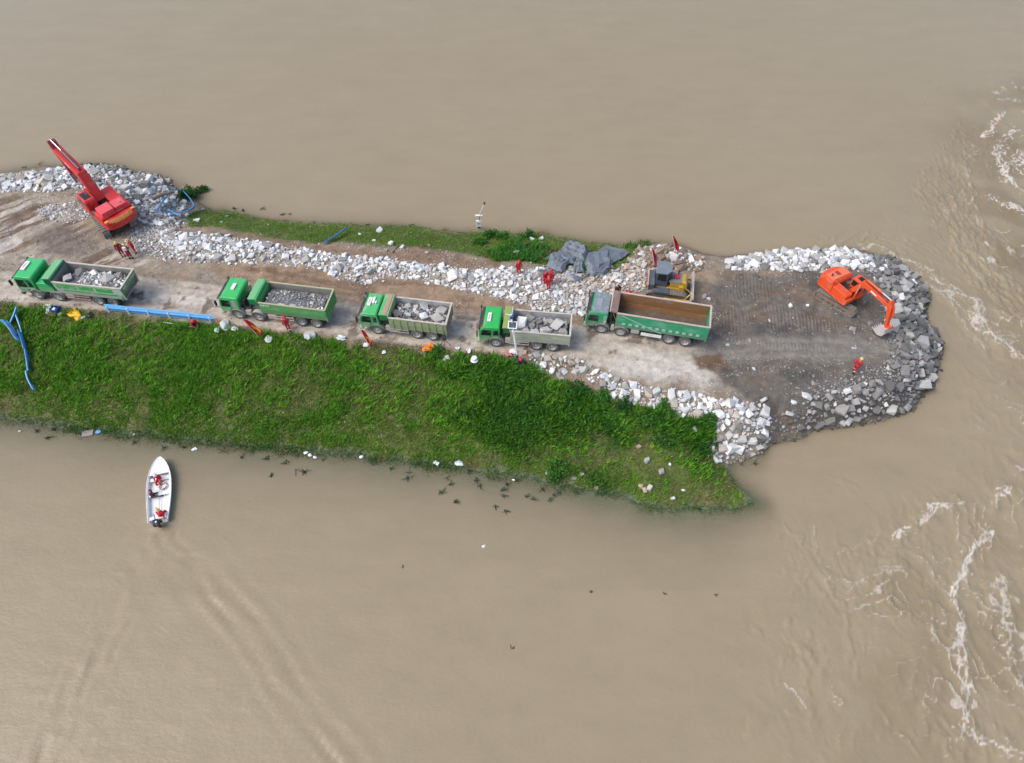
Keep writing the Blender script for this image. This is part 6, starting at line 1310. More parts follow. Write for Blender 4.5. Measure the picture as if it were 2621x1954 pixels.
def pose(name):
    """joint positions, facing +x, feet on z = 0"""
    J = dict(pel=(0, 0, .94), sp=(0.0, 0, 1.14), ch=(0.01, 0, 1.34), nk=(0.02, 0, 1.49), hd=(0.05, 0, 1.63))
    for s, n in ((1, 'l'), (-1, 'r')):
        J.update({'sh' + n: (0.0, .19 * s, 1.41), 'el' + n: (-.03, .27 * s, 1.14), 'wr' + n: (.08, .27 * s, .90), 'hi' + n: (0, .09 * s, .90), 'kn' + n: (.02, .11 * s, .49), 'an' + n: (-.02, .12 * s, .09), 'to' + n: (.16, .14 * s, .05)})
    if name == 'walk': J.update(knl=(.16, .11, .51), anl=(.16, .11, .10), tol=(.33, .12, .08), knr=(-.02, -.1, .50), anr=(-.26, -.1, .14), tor=(-.10, -.11, .05), ell=(-.14, .26, 1.16), wrl=(-.06, .27, .92), elr=(.08, -.26, 1.16), wrr=(.26, -.24, .98))
    if name == 'hold': J.update(ell=(.10, .27, 1.16), wrl=(.32, .14, 1.16), elr=(.10, -.27, 1.16), wrr=(.32, -.12, 1.14), hd=(.09, 0, 1.61))
    if name == 'bend': J.update(sp=(.10, 0, 1.12), ch=(.30, 0, 1.24), nk=(.43, 0, 1.30), hd=(.56, 0, 1.38), shl=(.34, .19, 1.24), shr=(.34, -.19, 1.24), ell=(.42, .25, .98), wrl=(.55, .2, .78), elr=(.42, -.25, .98), wrr=(.55, -.18, .78), pel=(-.06, 0, .92), hil=(-.06, .09, .88), hir=(-.06, -.09, .88))
    if name in ('sit', 'sit2'):
        J.update(pel=(0, 0, .46), sp=(-.02, 0, .66), ch=(0.02, 0, .86), nk=(.05, 0, 1.01), hd=(.09, 0, 1.15), shl=(.02, .19, .93), shr=(.02, -.19, .93), hil=(.02, .09, .44), hir=(.02, -.09, .44), knl=(.42, .14, .50), knr=(.42, -.14, .50), anl=(.46, .14, .10), anr=(.46, -.14, .10), tol=(.64, .15, .05), tor=(.64, -.15, .05), ell=(.10, .27, .70), wrl=(.30, .2, .60), elr=(.10, -.27, .70), wrr=(.30, -.2, .60))
        if name == 'sit2': J.update(knl=(.40, .10, .46), anl=(.78, .12, .16), tol=(.88, .13, .30), knr=(.42, -.1, .44), anr=(.82, -.10, .12), tor=(.92, -.10, .26), wrl=(-.1, .35, .45), ell=(-.08, .32, .68))
    if name == 'tiller': J = pose('sit'); J = dict(J); J.update(elr=(-.16, -.3, .72), wrr=(-.36, -.34, .60), ell=(.2, .28, .78), wrl=(.42, .34, .82)); return J
    if name == 'crouch':
        J.update(pel=(-.12, 0, .34), sp=(-.04, 0, .52), ch=(.10, 0, .68), nk=(.2, 0, .79), hd=(.29, 0, .90), shl=(.11, .19, .74), shr=(.11, -.19, .74), hil=(-.1, .1, .32), hir=(-.1, -.1, .32), knl=(.26, .16, .48), knr=(.26, -.16, .48), anl=(.02, .14, .09), anr=(.02, -.14, .09), tol=(.2, .15, .05), tor=(.2, -.15, .05), ell=(.3, .25, .55), wrl=(.45, .14, .42), elr=(.3, -.25, .55), wrr=(.45, -.14, .42))
    return J
def person(loc, face, pz, top, bottom, helmet, label, group=None, vest=None, pack=None, band=True, h=1.0):
    J = {k: Vector(v) for k, v in pose(pz).items()}
    root = empty('person', loc, face, label, 'person', group); root.scale = (h, h, h)
    # body: one continuous figure
    ch = [[(J['pel'], .10), (J['sp'], .095), (J['ch'], .115), (J['nk'], .055), (J['nk'].lerp(J['hd'], .45), .06), (J['hd'], .088), (J['hd'] + Vector((0.01, 0, .09)), .07)]]
    for n in 'lr':
        ch.append([(J['ch'], .115), (J['sh' + n], .058), (J['el' + n], .042), (J['wr' + n], .03), (J['wr' + n] + (J['wr' + n] - J['el' + n]).normalized() * .08, (.04, .022))])
        ch.append([(J['pel'], .10), (J['hi' + n], .085), (J['kn' + n], .055), (J['an' + n], .04), (J['to' + n], .035)])
    me = skin_mesh(ch); me.materials.clear(); me.materials.append(SKIN); me.materials.append(HAIR)
    bm = bmesh.new(); bm.from_mesh(me); sc_ = bm.verts
    hd = J['hd']; up = (J['hd'] - J['nk']).normalized(); fx = Vector((1, 0, 0)); fx = (fx - up * fx.dot(up)).normalized(); lf = up.cross(fx)
    def blob(c, r, mi, n=6):
        g = bmesh.ops.create_icosphere(bm, subdivisions=1, radius=1.0)
        M = Matrix.Translation(c) @ Matrix((fx * r[0], lf * r[1], up * r[2])).transposed().to_4x4()
        for v in g['verts']: v.co = M @ v.co
        for f in {f for v in g['verts'] for f in v.link_faces}: f.material_index = mi
    blob(hd + fx * .098 - up * .01, (.022, .016, .028), 0)                      # nose
    for s in (-1, 1): blob(hd + fx * .082 + lf * .035 * s + up * .02, (.014, .016, .011), 1); blob(hd + lf * .092 * s, (.02, .014, .03), 0)
    blob(hd + fx * .085 - up * .05, (.012, .028, .008), 1)                     # mouth
    blob(hd - fx * .015 + up * .055, (.10, .095, .075), 1)                     # hair
    for n, s in (('l', 1), ('r', -1)):                                        # five fingers on each hand
        w = J['wr' + n]; d = (w - J['el' + n]).normalized(); sd_ = d.cross(Vector((0, 0, 1))); sd_ = sd_.normalized() if sd_.length > .1 else Vector((0, 1, 0)); nn = sd_.cross(d)
        for k in range(5):
            L = (.07, .08, .085, .078, .06)[k]; b0 = w + d * (.075 if k else .03) + sd_ * ((k - 2.5) * .018 if k else -.045 * 1)
            dirf = d if k else (d - sd_ * .8).normalized()
            p1 = b0 + dirf * L * .55; p2 = p1 + (dirf - nn * .7).normalized() * L * .5
            vs = []
            for p, r in ((b0, .0095), (p1, .0085), (p2, .006)):
                for (u, q) in ((1, 0), (0, 1), (-1, 0), (0, -1)): vs.append(bm.verts.new(p + sd_ * u * r + nn * q * r))
            for a_ in (0, 4):
                for i in range(4): bm.faces.new((vs[a_ + i], vs[a_ + (i + 1) % 4], vs[a_ + 4 + (i + 1) % 4], vs[a_ + 4 + i]))
            bm.faces.new(vs[8:12])
    bmesh.ops.recalc_face_normals(bm, faces=bm.faces); bm.to_mesh(me); bm.free()
    body = link(bpy.data.objects.new('body', me), root)
    # clothing
    jc = [[(J['pel'], .14), (J['sp'], .135), (J['ch'], (.135, .16)), (J['nk'] - up * .03, .075)]]
    for n in 'lr': jc.append([(J['ch'], (.135, .16)), (J['sh' + n], .085), (J['el' + n], .066), (J['el' + n].lerp(J['wr' + n], .92), .052)])
    jm = skin_mesh(jc); jm.materials.clear(); jm.materials.append(CLOTH[top]); link(bpy.data.objects.new('jacket', jm), root)
    tcn = []
    for n in 'lr': tcn.append([(J['pel'], .135), (J['hi' + n], .115), (J['kn' + n], .082), (J['kn' + n].lerp(J['an' + n], .85), .068)])
    tm = skin_mesh(tcn); tm.materials.clear(); tm.materials.append(CLOTH[bottom]); link(bpy.data.objects.new('trousers', tm), root)
    for n in 'lr':
        bt = MB().tube([J['an' + n] + Vector((-.01, 0, .10)), J['an' + n], J['an' + n] + Vector((-.03, 0, -.04)), J['to' + n] + Vector((0, 0, -.01))], [.062, .06, .055, .042], 8); bt.build('boot', BOOT, root, smooth=True)
    M = Matrix.Translation(hd + up * .045) @ Matrix((fx, lf, up)).transposed().to_4x4()
    if helmet:
        hm = MB().lathe([(.155, -.01), (.150, .0), (.130, .01), (.125, .05), (.10, .10), (.06, .13), (0.0, .14)], axis='z', n=16); hm.lathe([(.155, -.01), (.12, -.012), (.115, .04)], axis='z', n=16)
        hm.box(-.13, .13, -.012, .012, .09, .145)
        ob = hm.build('helmet', HELM[helmet], root, smooth=True); ob.matrix_basis = M
    if vest:
        vm = skin_mesh([[(J['sp'] - (J['ch'] - J['sp']) * .2, .150), (J['sp'], .155), (J['ch'], (.155, .185)), (J['nk'] - up * .07, .10)]]); vm.materials.clear(); vm.materials.append(vest); link(bpy.data.objects.new('life_vest', vm), root)
    if pack:
        c = J['ch'].lerp(J['sp'], .4) - fx * .20; pb = MB().box(-.09, .09, -.15, .15, -.2, .2).build('backpack', pack, root, bevel=.04); pb.matrix_basis = Matrix.Translation(c)
    if band:
        for n in 'lr':
            q = J['kn' + n].lerp(J['an' + n], .55); MB().cyl(q - (J['an' + n] - J['kn' + n]).normalized() * .02, q + (J['an' + n] - J['kn' + n]).normalized() * .02, .083, 10).build('reflective_band', REFL, root)
    return root
def at_feet(px, py): return GT(px, py)
R = math.radians
GP = 'workers in red on the causeway'
person(at_feet(316, 656), R(-60), 'stand', 'crimson', 'crimson', 'yellow', 'worker in dark red coverall and yellow helmet facing the other two of the trio', GP)
person(at_feet(336, 663), R(95), 'hold', 'crimson', 'crimson', 'yellow', 'worker with white backpack and yellow helmet between two others of the trio', GP, pack=WHITE)
person(at_feet(348, 648), R(215), 'hold', 'red', 'red', 'yellow', 'worker in red coverall and yellow helmet closest to the red excavator', GP)
person(at_feet(1328, 704), R(-70), 'stand', 'red', 'red', 'red', 'worker in red standing alone on the white stone row', GP)
person(at_feet(1395, 731), R(-60), 'hold', 'red', 'red', 'red', 'worker in red facing two colleagues below the grey netting', GP)
person(at_feet(1411, 727), R(210), 'stand', 'red', 'red', 'red', 'worker in red close to the folded grey netting', GP)
person(at_feet(1403, 744), R(80), 'walk', 'red', 'red', 'red', 'worker in red walking up to the pair below the netting', GP)
def by_head(px, py, z):
    p = G(px, py, ROAD + z); p.z = float(hz(p.x, p.y)); return p
person(by_head(1583, 728, 1.62), R(-80), 'hold', 'maroon', 'dark', None, 'person in dark clothes at the front corner of the empty truck bed', band=False)
person(by_head(1611, 731, 1.62), R(-95), 'bend', 'red', 'red', 'red', 'worker in red bending between the empty truck and the bulldozer', GP)
person(at_feet(2184, 953), R(40), 'walk', 'red', 'red', 'yellow', 'lone worker in red with yellow helmet on the grey tip', GP)
person(at_feet(740, 847), R(110), 'walk', 'red', 'red', 'red', 'worker in red walking beside the truck with ribbed cab roof', GP)
person(at_feet(500, 836), R(-50), 'crouch', 'red', 'navy', 'red', 'worker in red crouching under the blue guardrail end', GP, band=False)
person(at_feet(1330, 932), R(-70), 'crouch', 'navy', 'navy', 'red', 'person in navy with red helmet crouching at the solar pole foot', vest=VESTM, band=False)

# ================================================================ BOAT
def boat():
    bow = G(410, 1172, 0.45); stern = G(404, 1334, 0.45); d = stern - bow; L = d.length; ang = math.atan2(bow.y - stern.y, bow.x - stern.x)
    loc = stern.copy(); loc.z = 0.0
    t = empty('motor_boat', loc, ang, 'white open motor boat with three people heading for the bank', 'boat')
    HULL = pmat('white_gelcoat', (0.80, 0.80, 0.79), 0.35, amt=0.06); DKH = pmat('white_deck', (0.74, 0.74, 0.73), 0.5, amt=0.08, dirt=(0.55, 0.53, 0.5))
    ns, B = 20, 0.93
    def half(u):
        return B * (0.76 + 0.24 * math.sin(min(1, u / 0.5) * math.pi / 2)) if u < 0.5 else B * max(0.0, 1 - ((u - 0.5) / 0.5) ** 2.3) ** 0.72
    m = MB(); rows = []
    for i in range(ns + 1):
        u = i / ns; x = u * L; h = half(u); sh = 0.42 + 0.20 * u ** 2; kz = -0.22 + 0.45 * max(0, u - 0.7) ** 1.5 / 0.3 ** 1.5 * 0.8
        rows.append([(x, -h, sh), (x, -h * 0.86, 0.05 + 0.2 * u * u), (x, 0, kz), (x, h * 0.86, 0.05 + 0.2 * u * u), (x, h, sh), (x, h * 0.88, sh + 0.02), (x, h * 0.83, sh - 0.02), (x, h * 0.78, 0.16 + 0.12 * u * u), (x, 0, 0.14 + 0.12 * u * u), (x, -h * 0.78, 0.16 + 0.12 * u * u), (x, -h * 0.83, sh - 0.02), (x, -h * 0.88, sh + 0.02)])
    v = [p for r_ in rows for p in r_]; n = 12; f = []
    for i in range(ns):
        for k in range(n): f.append((i * n + k, i * n + (k + 1) % n, (i + 1) * n + (k + 1) % n, (i + 1) * n + k))
    f.append(tuple(range(n - 1, -1, -1))); m.add(v, f); m.build('hull', HULL, t, smooth=False)
    # fore deck, thwarts, keel seam
    dk = MB(); us = [0.72 + 0.28 * k / 6 for k in range(7)]
    pts = [(u * L, -half(u) * 0.86, 0.44 + 0.2 * u * u) for u in us] + [(u * L, half(u) * 0.86, 0.44 + 0.2 * u * u) for u in us[::-1]]
    dk.add(pts + [(p[0], p[1], p[2] - 0.05) for p in pts], [tuple(range(14)), tuple(range(27, 13, -1))] + [(i, 14 + i, 14 + (i + 1) % 14, (i + 1) % 14) for i in range(14)]); dk.build('fore_deck', HULL, t)
    for u in (0.06, 0.42, 0.66):
        x = u * L; MB().box(x - 0.15, x + 0.15, -half(u) * 0.80, half(u) * 0.80, 0.36, 0.42).build('seat', HULL, t, bevel=0.03)
    MB().box(0.25, 0.70 * L, -0.015, 0.015, 0.285, 0.30).build('floor_seam', pmat('grey_seam', (0.3, 0.28, 0.26), 0.7), t)
    g = MB()
    for s in (-1, 1): g.tube([(u * L, s * half(u) * 0.96, 0.45 + 0.2 * u * u) for u in np.linspace(0.0, 0.995, 18)], 0.03, 6)
    g.build('gunwale', HULL, t)
    om = MB().prism([(-0.52, 0.5), (-0.58, 0.85), (-0.4, 1.0), (-0.08, 0.95), (-0.02, 0.62), (-0.1, 0.48)], -0.2, 0.2).build('outboard_motor', BLACK, t, bevel=0.07, seg=3)
    MB().box(-0.34, -0.16, -0.07, 0.07, -0.55, 0.5).build('leg', BLACK, om); MB().bar((-0.05, 0.05, 0.78), (0.45, 0.18, 0.76), 0.05, 0.05).build('tiller', BLACK, om)
    MB().box(-0.42, -0.3, -0.13, -0.02, 0.985, 1.0).build('emblem', WHITE, om); MB().box(-0.06, 0.04, -0.26, 0.26, 0.2, 0.56).build('bracket', DARK, t)
    return t, ang, loc, L
BOAT, BA, BL_, BLEN = boat()
BM = Matrix.Translation(BL_) @ Matrix.Rotation(BA, 4, 'Z')
def on_boat(x, y, z): return BM @ Vector((x, y, z))
GB = 'people in the motor boat'
person(on_boat(0.66 * BLEN + 0.02, 0.05, -0.06), BA + R(170), 'sit', 'red', 'red', 'white', 'person in red sitting near the bow of the boat', GB, band=False, h=0.98)
person(on_boat(0.42 * BLEN, 0.48, -0.06), BA - R(90), 'sit2', 'maroon', 'dark', None, 'person in dark trousers sitting amidships with legs stretched across the boat', GB, band=False, h=0.98)
person(on_boat(0.07 * BLEN + 0.02, -0.22, -0.06), BA - R(10), 'tiller', 'red', 'red', 'yellow', 'person in red with yellow helmet steering at the stern of the boat', GB, vest=pmat('red_life_vest', (0.62, 0.03, 0.05), 0.7), band=False, h=0.98)
lr = MB(); k = 28
for i in range(k):
    a0, a1 = 2 * math.pi * i / k, 2 * math.pi * (i + 1) / k
    lr.tube([(0.27 * math.cos(a0), 0.27 * math.sin(a0), 0), (0.27 * math.cos(a1), 0.27 * math.sin(a1), 0)], 0.055, 8, 1 if i % 7 == 0 else 0)
o = lr.build('life_ring', [pmat('faded_life_ring', (0.42, 0.25, 0.19), 0.7, amt=0.2), WHITE]); o.location = on_boat(0.545 * BLEN, -0.22, 0.30); tag(o, 'faded orange life ring with white bands lying in the boat', 'life ring')

# ================================================================ FLAGS, POLES, RAILS
FLAGR = pmat('red_flag_cloth', (0.55, 0.012, 0.02), 0.8, amt=0.1, dirt=(0.35, 0.01, 0.02)); FLAGY = pmat('yellow_flag_print', (0.72, 0.42, 0.05), 0.8, amt=0.1); FLAGB = pmat('blue_flag_print', (0.06, 0.05, 0.28), 0.8, amt=0.05)
POLEW = pmat('pale_pole', (0.72, 0.66, 0.60), 0.5, amt=0.1)
def flag(base_px, top_px, height, label, band=None, drop=1.5, wid=0.5, spread=(1, -0.2)):
    b_ = GT(*base_px); tp = G(*top_px, b_.z + height)
    t = empty('flag', b_, 0, label, 'flag', 'red flags planted on the causeway')
    d = tp - b_
    MB().tube([(0, 0, -0.3), d * 0.5, d], 0.028, 8).build('flag_pole', POLEW, t)
    nu, nv = 10, 14; V = []; sp = Vector((spread[0], spread[1], 0)).normalized()
    for j in range(nv + 1):
        v = j / nv; p = d * (1 - 0.02 - (drop / d.length) * v)
        for i in range(nu + 1):
            u = i / nu; w = wid * (0.25 + 0.75 * math.sin(math.pi * (0.12 + 0.72 * v))) * (1 - 0.25 * v)
            side = sp.cross(Vector((0, 0, 1)))
            q = p + sp * u * w + side * 0.10 * math.sin(u * 7 + v * 3) * (0.3 + u) + Vector((0, 0, -0.55 * u * u * wid - 0.1 * u)); V.append(q)
    F = [(j * (nu + 1) + i, j * (nu + 1) + i + 1, (j + 1) * (nu + 1) + i + 1, (j + 1) * (nu + 1) + i) for j in range(nv) for i in range(nu)]
    m = MB(); m.add(V, F)
    if band is not None: m.m = [1 if (band[0] <= j / nv < band[1] and 2 <= i < 9) else 0 for j in range(nv) for i in range(nu)]
    o = m.build('cloth', [FLAGR, band[2] if band is not None else FLAGR], t, smooth=True)
    sl = o.modifiers.new('thick', 'SOLIDIFY'); sl.thickness = 0.012
    return t
flag((663, 861), (619, 816), 2.3, 'drooping red flag with yellow print beside the truck with ribbed roof', (0.36, 0.66, FLAGY), 1.9, 0.95, (1, 0.15))
flag((948, 889), (921, 842), 2.3, 'red flag with small yellow emblem beside the truck with rusty guard', (0.45, 0.6, FLAGY), 1.8, 0.6, (1, -0.1))
flag((1678, 686), (1667, 633), 2.2, 'red flag with blue patch on the stone heap behind the bulldozer', (0.4, 0.56, FLAGB), 1.9, 0.5, (1, 0.0))
flag((1732, 649), (1721, 602), 2.3, 'plain red flag on top of the stone heap at the water', None, 1.9, 0.6, (1, 0.1))

# solar monitoring pole on the verge
def solar_pole():
    b_ = GT(1326, 926); t = empty('solar_pole', b_, 0, 'white monitoring pole with small solar panel in front of the fourth truck', 'pole')
    tp = G(1308, 805, b_.z + 4.9) - b_; NAVY = pmat('navy_pole_foot', (0.03, 0.045, 0.14), 0.5, amt=0.1)
    lo = tp * 0.16; MB().cyl((0, 0, -0.3), lo, 0.10, 12).build('pole_foot', NAVY, t); MB().cyl(lo, tp * 0.72, 0.085, 12).build('pole', WHITE, t); MB().cyl(tp * 0.72, tp, 0.05, 10).build('mast', WHITE, t)
    c = tp * 0.80
    pn = MB(); pn.box(-0.36, 0.36, -0.3, 0.3, -0.03, 0.03); fr = pn.build('panel_frame', WHITE, t); fr.location = c + Vector((0, -0.12, 0.05)); fr.rotation_euler = (R(32), 0, R(-6))
    gl = MB(); gl.box(-0.28, 0.28, -0.23, 0.23, 0.031, 0.04); gl.build('solar_cells', pmat('solar_cells', (0.05, 0.075, 0.10), 0.25, amt=0.1), fr)
    MB().box(-0.12, 0.12, -0.12, 0.06, -0.3, 0.05).build('control_box', WHITE, t, bevel=0.02, loc=tp * 0.66)
    MB().bar(tp * 0.98, tp * 0.98 + Vector((-0.45, 0.1, 0.05)), 0.05, 0.05).build('camera_arm', WHITE, t)
    MB().box(-0.12, 0.14, -0.1, 0.1, -0.12, 0.16).build('camera_housing', pmat('blue_housing', (0.04, 0.09, 0.42), 0.4, amt=0.05), t, bevel=0.03, loc=tp * 0.94)
solar_pole()
# gauge post standing in the flooded bank
def gauge_post():
    b_ = G(1226, 584, 0.0); t = empty('gauge_post', b_, 0, 'leaning white gauge post with sign board standing in the flood water', 'post')
    k = G(1227, 552, 2.0) - b_; tp = G(1240, 521, 3.6) - b_
    MB().tube([(0.02, 0, -2.4), (0, 0, 0), k], 0.06, 10).build('post', pmat('post_grey_pink', (0.52, 0.46, 0.44), 0.6, amt=0.2), t); MB().tube([k, tp], 0.05, 10).build('raised_arm', POLEW, t)
    MB().cyl((0, 0, -0.1), (0, 0, 0.22), 0.11, 12).build('dark_collar', BLACK, t)
    MB().box(-0.42, 0.34, -0.1, 0.1, -0.06, 0.06).build('cross_bar', WHITE, t, bevel=0.03, loc=k)
    sb = MB().box(-0.26, 0.26, -0.1, 0.08, -0.36, 0.36).build('sign_board', WHITE, t, bevel=0.02, loc=k * 0.42 + Vector((-0.05, -0.1, 0)))
    for z_ in (0.08, -0.02): MB().box(-0.12, 0.12, -0.106, -0.1, z_, z_ + 0.05).build('lettering', pmat('teal_lettering', (0.10, 0.22, 0.22), 0.6), sb)
    MB().box(-0.1, 0.1, -0.1, 0.1, -0.08, 0.12).build('head_sensor', DARK, t, bevel=0.02, loc=tp)
gauge_post()

BLUE = pmat('blue_guardrail_paint', (0.07, 0.30, 0.62), 0.45, amt=0.2, dirt=(0.35, 0.45, 0.55)); BLUEL = pmat('light_blue_rail_paint', (0.14, 0.42, 0.74), 0.4, amt=0.2, dirt=(0.45, 0.6, 0.72)); POSTW = pmat('white_rail_post', (0.66, 0.70, 0.74), 0.5, amt=0.2)
def wbeam(m, pts, up, w=0.32, mi=0):
    """corrugated rail along a line"""
    prof = [(-0.5, 0), (-0.38, 0.07), (-0.2, 0.07), (-0.1, 0.0), (0.1, 0.0), (0.2, 0.07), (0.38, 0.07), (0.5, 0)]
    pts = [Vector(p) for p in pts]; n = len(pts); k = len(prof); V = []
    for i, p in enumerate(pts):
        d = (pts[min(i + 1, n - 1)] - pts[max(i - 1, 0)]).normalized(); u = Vector(up[i] if isinstance(up, list) else up); u = (u - d * u.dot(d)).normalized(); o_ = d.cross(u)
        ww = w[i] if isinstance(w, list) else w
        for lay in (0, -0.02):
            for a, b_ in prof: V.append(p + u * a * ww + o_ * (b_ + lay))
    F = []
    for i in range(n - 1):
        for lay in (0, k):
            for j in range(k - 1): F.append((i * 2 * k + lay + j, i * 2 * k + lay + j + 1, (i + 1) * 2 * k + lay + j + 1, (i + 1) * 2 * k + lay + j))
        for j in (0, k - 1): F.append((i * 2 * k + j, i * 2 * k + k + j, (i + 1) * 2 * k + k + j, (i + 1) * 2 * k + j))
    m.add(V, F, mi); return m
def standing_rail():
    a = GT(276, 797); b_ = GT(552, 826); t = empty('guardrail', a, 0, 'blue corrugated guardrail still standing on white posts along the road edge', 'guardrail')
    d = b_ - a; n = 6; N = Vector((d.y, -d.x, 0)).normalized()
    a0 = Vector((0, 0, 0.62)); pts = [a0 + d * (i / 12) + Vector((0, 0, 0.015 * math.sin(i * 1.7))) for i in range(13)]
    wbeam(MB(), [p + Vector((0, 0, 0.04)) for p in pts], (0, 0.55, 0.83), 0.36).build('rail', BLUEL, t)
    wbeam(MB(), [p - Vector((0, 0, 0.28)) for p in pts], (0, 0.3, 0.9), 0.22).build('rail', BLUE, t)
    for i in range(6):
        p = d * ((i + 0.12) / 5.3); MB().bar(p + N * 0.10 + Vector((0, 0, -0.35)), p + N * 0.10 + Vector((0, 0, 0.72)), 0.10, 0.12).build('post', POSTW, t)
standing_rail()
def fallen(name, label, pieces, mats=(BLUE, BLUEL)):
    p0 = GT(*pieces[0][0][0]); t = empty(name, p0, 0, label, 'guardrail')
    for pts, w, mi, lift in pieces:
        P = [GT(x, y) for x, y in pts]; P = [p - p0 + Vector((0, 0, 0.2 + (lift[i] if isinstance(lift, list) else lift))) for i, p in enumerate(P)]
        wbeam(MB(), P, (0.3, -0.75, 0.6), [q * 1.5 for q in w] if isinstance(w, list) else w * 1.5).build('rail', mats[mi], t)
    return t
fallen('fallen_guardrail', 'bent blue guardrail torn loose and lying down the grassy bank', [
 ([(55, 802), (45, 818), (33, 834)], [0.40, 0.40, 0.34], 1, [0.5, 0.3, 0.15]), ([(49, 812), (54, 830), (58, 845), (62, 858)], 0.15, 1, [0.45, 0.2, 0.1, 0.1]), ([(17, 830), (30, 842), (42, 858), (50, 872), (58, 880)], 0.46, 1, [0.35, 0.38, 0.35, 0.3, 0.25]),
 ([(60, 858), (66, 875), (70, 892), (73, 905)], 0.55, 0, [0.2, 0.2, 0.2, 0.2]), ([(74, 904), (77, 925), (79, 945), (79, 955)], [0.46, 0.4, 0.3, 0.2], 0, 0.2), ([(80, 955), (75, 961), (76, 972), (82, 985), (90, 997), (96, 1004)], [0.16, 0.14, 0.16, 0.2, 0.3, 0.38], 1, [0.25, 0.3, 0.15, 0.1, 0.1, 0.1])])
fallen('fallen_guardrail', 'blue guardrail bent into a loop among the stones by the water', [([(404, 553), (425, 527), (452, 505)], 0.3, 1, [0.3, 0.5, 0.8]), ([(452, 505), (478, 507), (492, 520), (503, 538), (498, 545), (480, 555), (455, 558), (437, 551)], 0.34, 0, [0.8, 0.7, 0.5, 0.4, 0.4, 0.4, 0.35, 0.4]), ([(436, 552), (452, 560)], 0.4, 0, 0.25)])
fallen('fallen_guardrail', 'single blue rail lying on the grass strip above the stone row', [([(832, 626), (862, 611), (890, 595)], 0.26, 0, [0.1, 0.25, 0.45])])
a = GT(420, 829); b_ = GT(506, 842)
o = MB().tube([(0, 0, 0.18), (b_ - a) * 0.5 + Vector((0, 0, 0.2)), (b_ - a) + Vector((0, 0, 0.12))], 0.035, 8).build('plastic_pipe', POSTW, None, loc=a); tag(o, 'long thin white pipe lying on the grass below the guardrail', 'pipe')
a = GT(1005, 649); b_ = GT(1045, 596)
o = MB().tube([(0, 0, 0.1), (b_ - a) * 0.5 + Vector((0.1, 0, 0.14)), (b_ - a) + Vector((0, 0, 0.12))], [0.09, 0.075, 0.05], 8).build('driftwood_pole', pmat('weathered_wood', (0.17, 0.13, 0.10), 0.9, amt=0.4, dirt=(0.3, 0.27, 0.23)), None, loc=a); tag(o, 'weathered wooden pole lying across the far grass strip', 'pole')
o = MB().tube([(0, 0, 0.12), (0.8, 0.5, 0.25), (1.9, 1.1, 0.2)], [0.2, 0.17, 0.12], 9).build('tree_trunk', pmat('weathered_wood', (0.17, 0.13, 0.10)), None, loc=GT(395, 520) + Vector((0, 0, 0.35))); tag(o, 'grey broken tree trunk stuck in the stone pile', 'log')

# ================================================================ GREY NETTING (gabion mesh sheets)
def net_mat():
    m, nt, b, out = nodes_of('grey_netting'); tc = nt.nodes.new('ShaderNodeTexCoord')
    n = noise_node(nt, 1.2, 4, 0.6); w1 = nt.nodes.new('ShaderNodeTexWave'); w1.inputs['Scale'].default_value = 2.6; w1.inputs['Distortion'].default_value = 1.5; w1.bands_direction = 'X'
    nt.links.new(tc.outputs['Object'], w1.inputs['Vector'])
    c = mixc(nt, n.outputs[0], (0.105, 0.125, 0.145), (0.175, 0.20, 0.225)); c = mixc(nt, ramp(nt, w1.outputs['Fac'], 0.5, 1.0).outputs[0], c, (0.23, 0.26, 0.29))
    nt.links.new(c, b.inputs['Base Color']); b.inputs['Roughness'].default_value = 0.6; b.inputs['Metallic'].default_value = 0.15
    bp = nt.nodes.new('ShaderNodeBump'); bp.inputs['Strength'].default_value = 0.6; bp.inputs['Distance'].default_value = 0.03; nt.links.new(w1.outputs['Fac'], bp.inputs['Height']); nt.links.new(bp.outputs[0], b.inputs['Normal'])
    return m
NET = net_mat()
def net(corners, bulge, label, seed, lift=0.12, rot=0.0):
    """a stiff steel-mesh sheet, creased into flat facets, dropped between four surveyed points"""
    Q = [GT(*c) for c in corners]; c0 = sum(Q, Vector()) / 4; nu, nv = 7, 6; V = []; r_ = random.Random(seed * 31)
    rowz = [(0.15, 0.9)[j_ % 2] * r_.uniform(0.6, 1.1) for j_ in range(nv + 1)]; colz = [r_.uniform(0.2, 1.0) for _ in range(nu + 1)]; bulge *= 1.35
    for j in range(nv + 1):
        for i in range(nu + 1):
            u, v = i / nu, j / nv; u2 = u + (r_.uniform(-.05, .05) if 0 < i < nu else r_.uniform(-.06, .06)); v2 = v + r_.uniform(-.07, .07)
            p = Q[0] * (1 - u2) * (1 - v2) + Q[1] * u2 * (1 - v2) + Q[2] * u2 * v2 + Q[3] * (1 - u2) * v2
            k = 1.0 if (0 < i < nu and 0 < j < nv) else 0.35
            z = float(hz(p.x, p.y)) + lift + k * bulge * (0.4 + 0.55 * (rowz[j] * 0.25 + colz[i] * 0.75) * 1.2 + r_.uniform(-.05, .05))
            V.append((p.x - c0.x, p.y - c0.y, z - c0.z))
    F = []
    for j in range(nv):
        for i in range(nu):
            a_, b_, c_, d_ = j * (nu + 1) + i, j * (nu + 1) + i + 1, (j + 1) * (nu + 1) + i + 1, (j + 1) * (nu + 1) + i
            F += [(a_, b_, c_), (a_, c_, d_)] if (i + j + seed) % 2 else [(a_, b_, d_), (b_, c_, d_)]
    m = MB(); m.add(V, F); o = m.build('mesh_sheet', NET, None, loc=c0); s_ = o.modifiers.new('thick', 'SOLIDIFY'); s_.thickness = 0.05
    return tag(o, label, 'netting', 'sheets of grey steel netting')
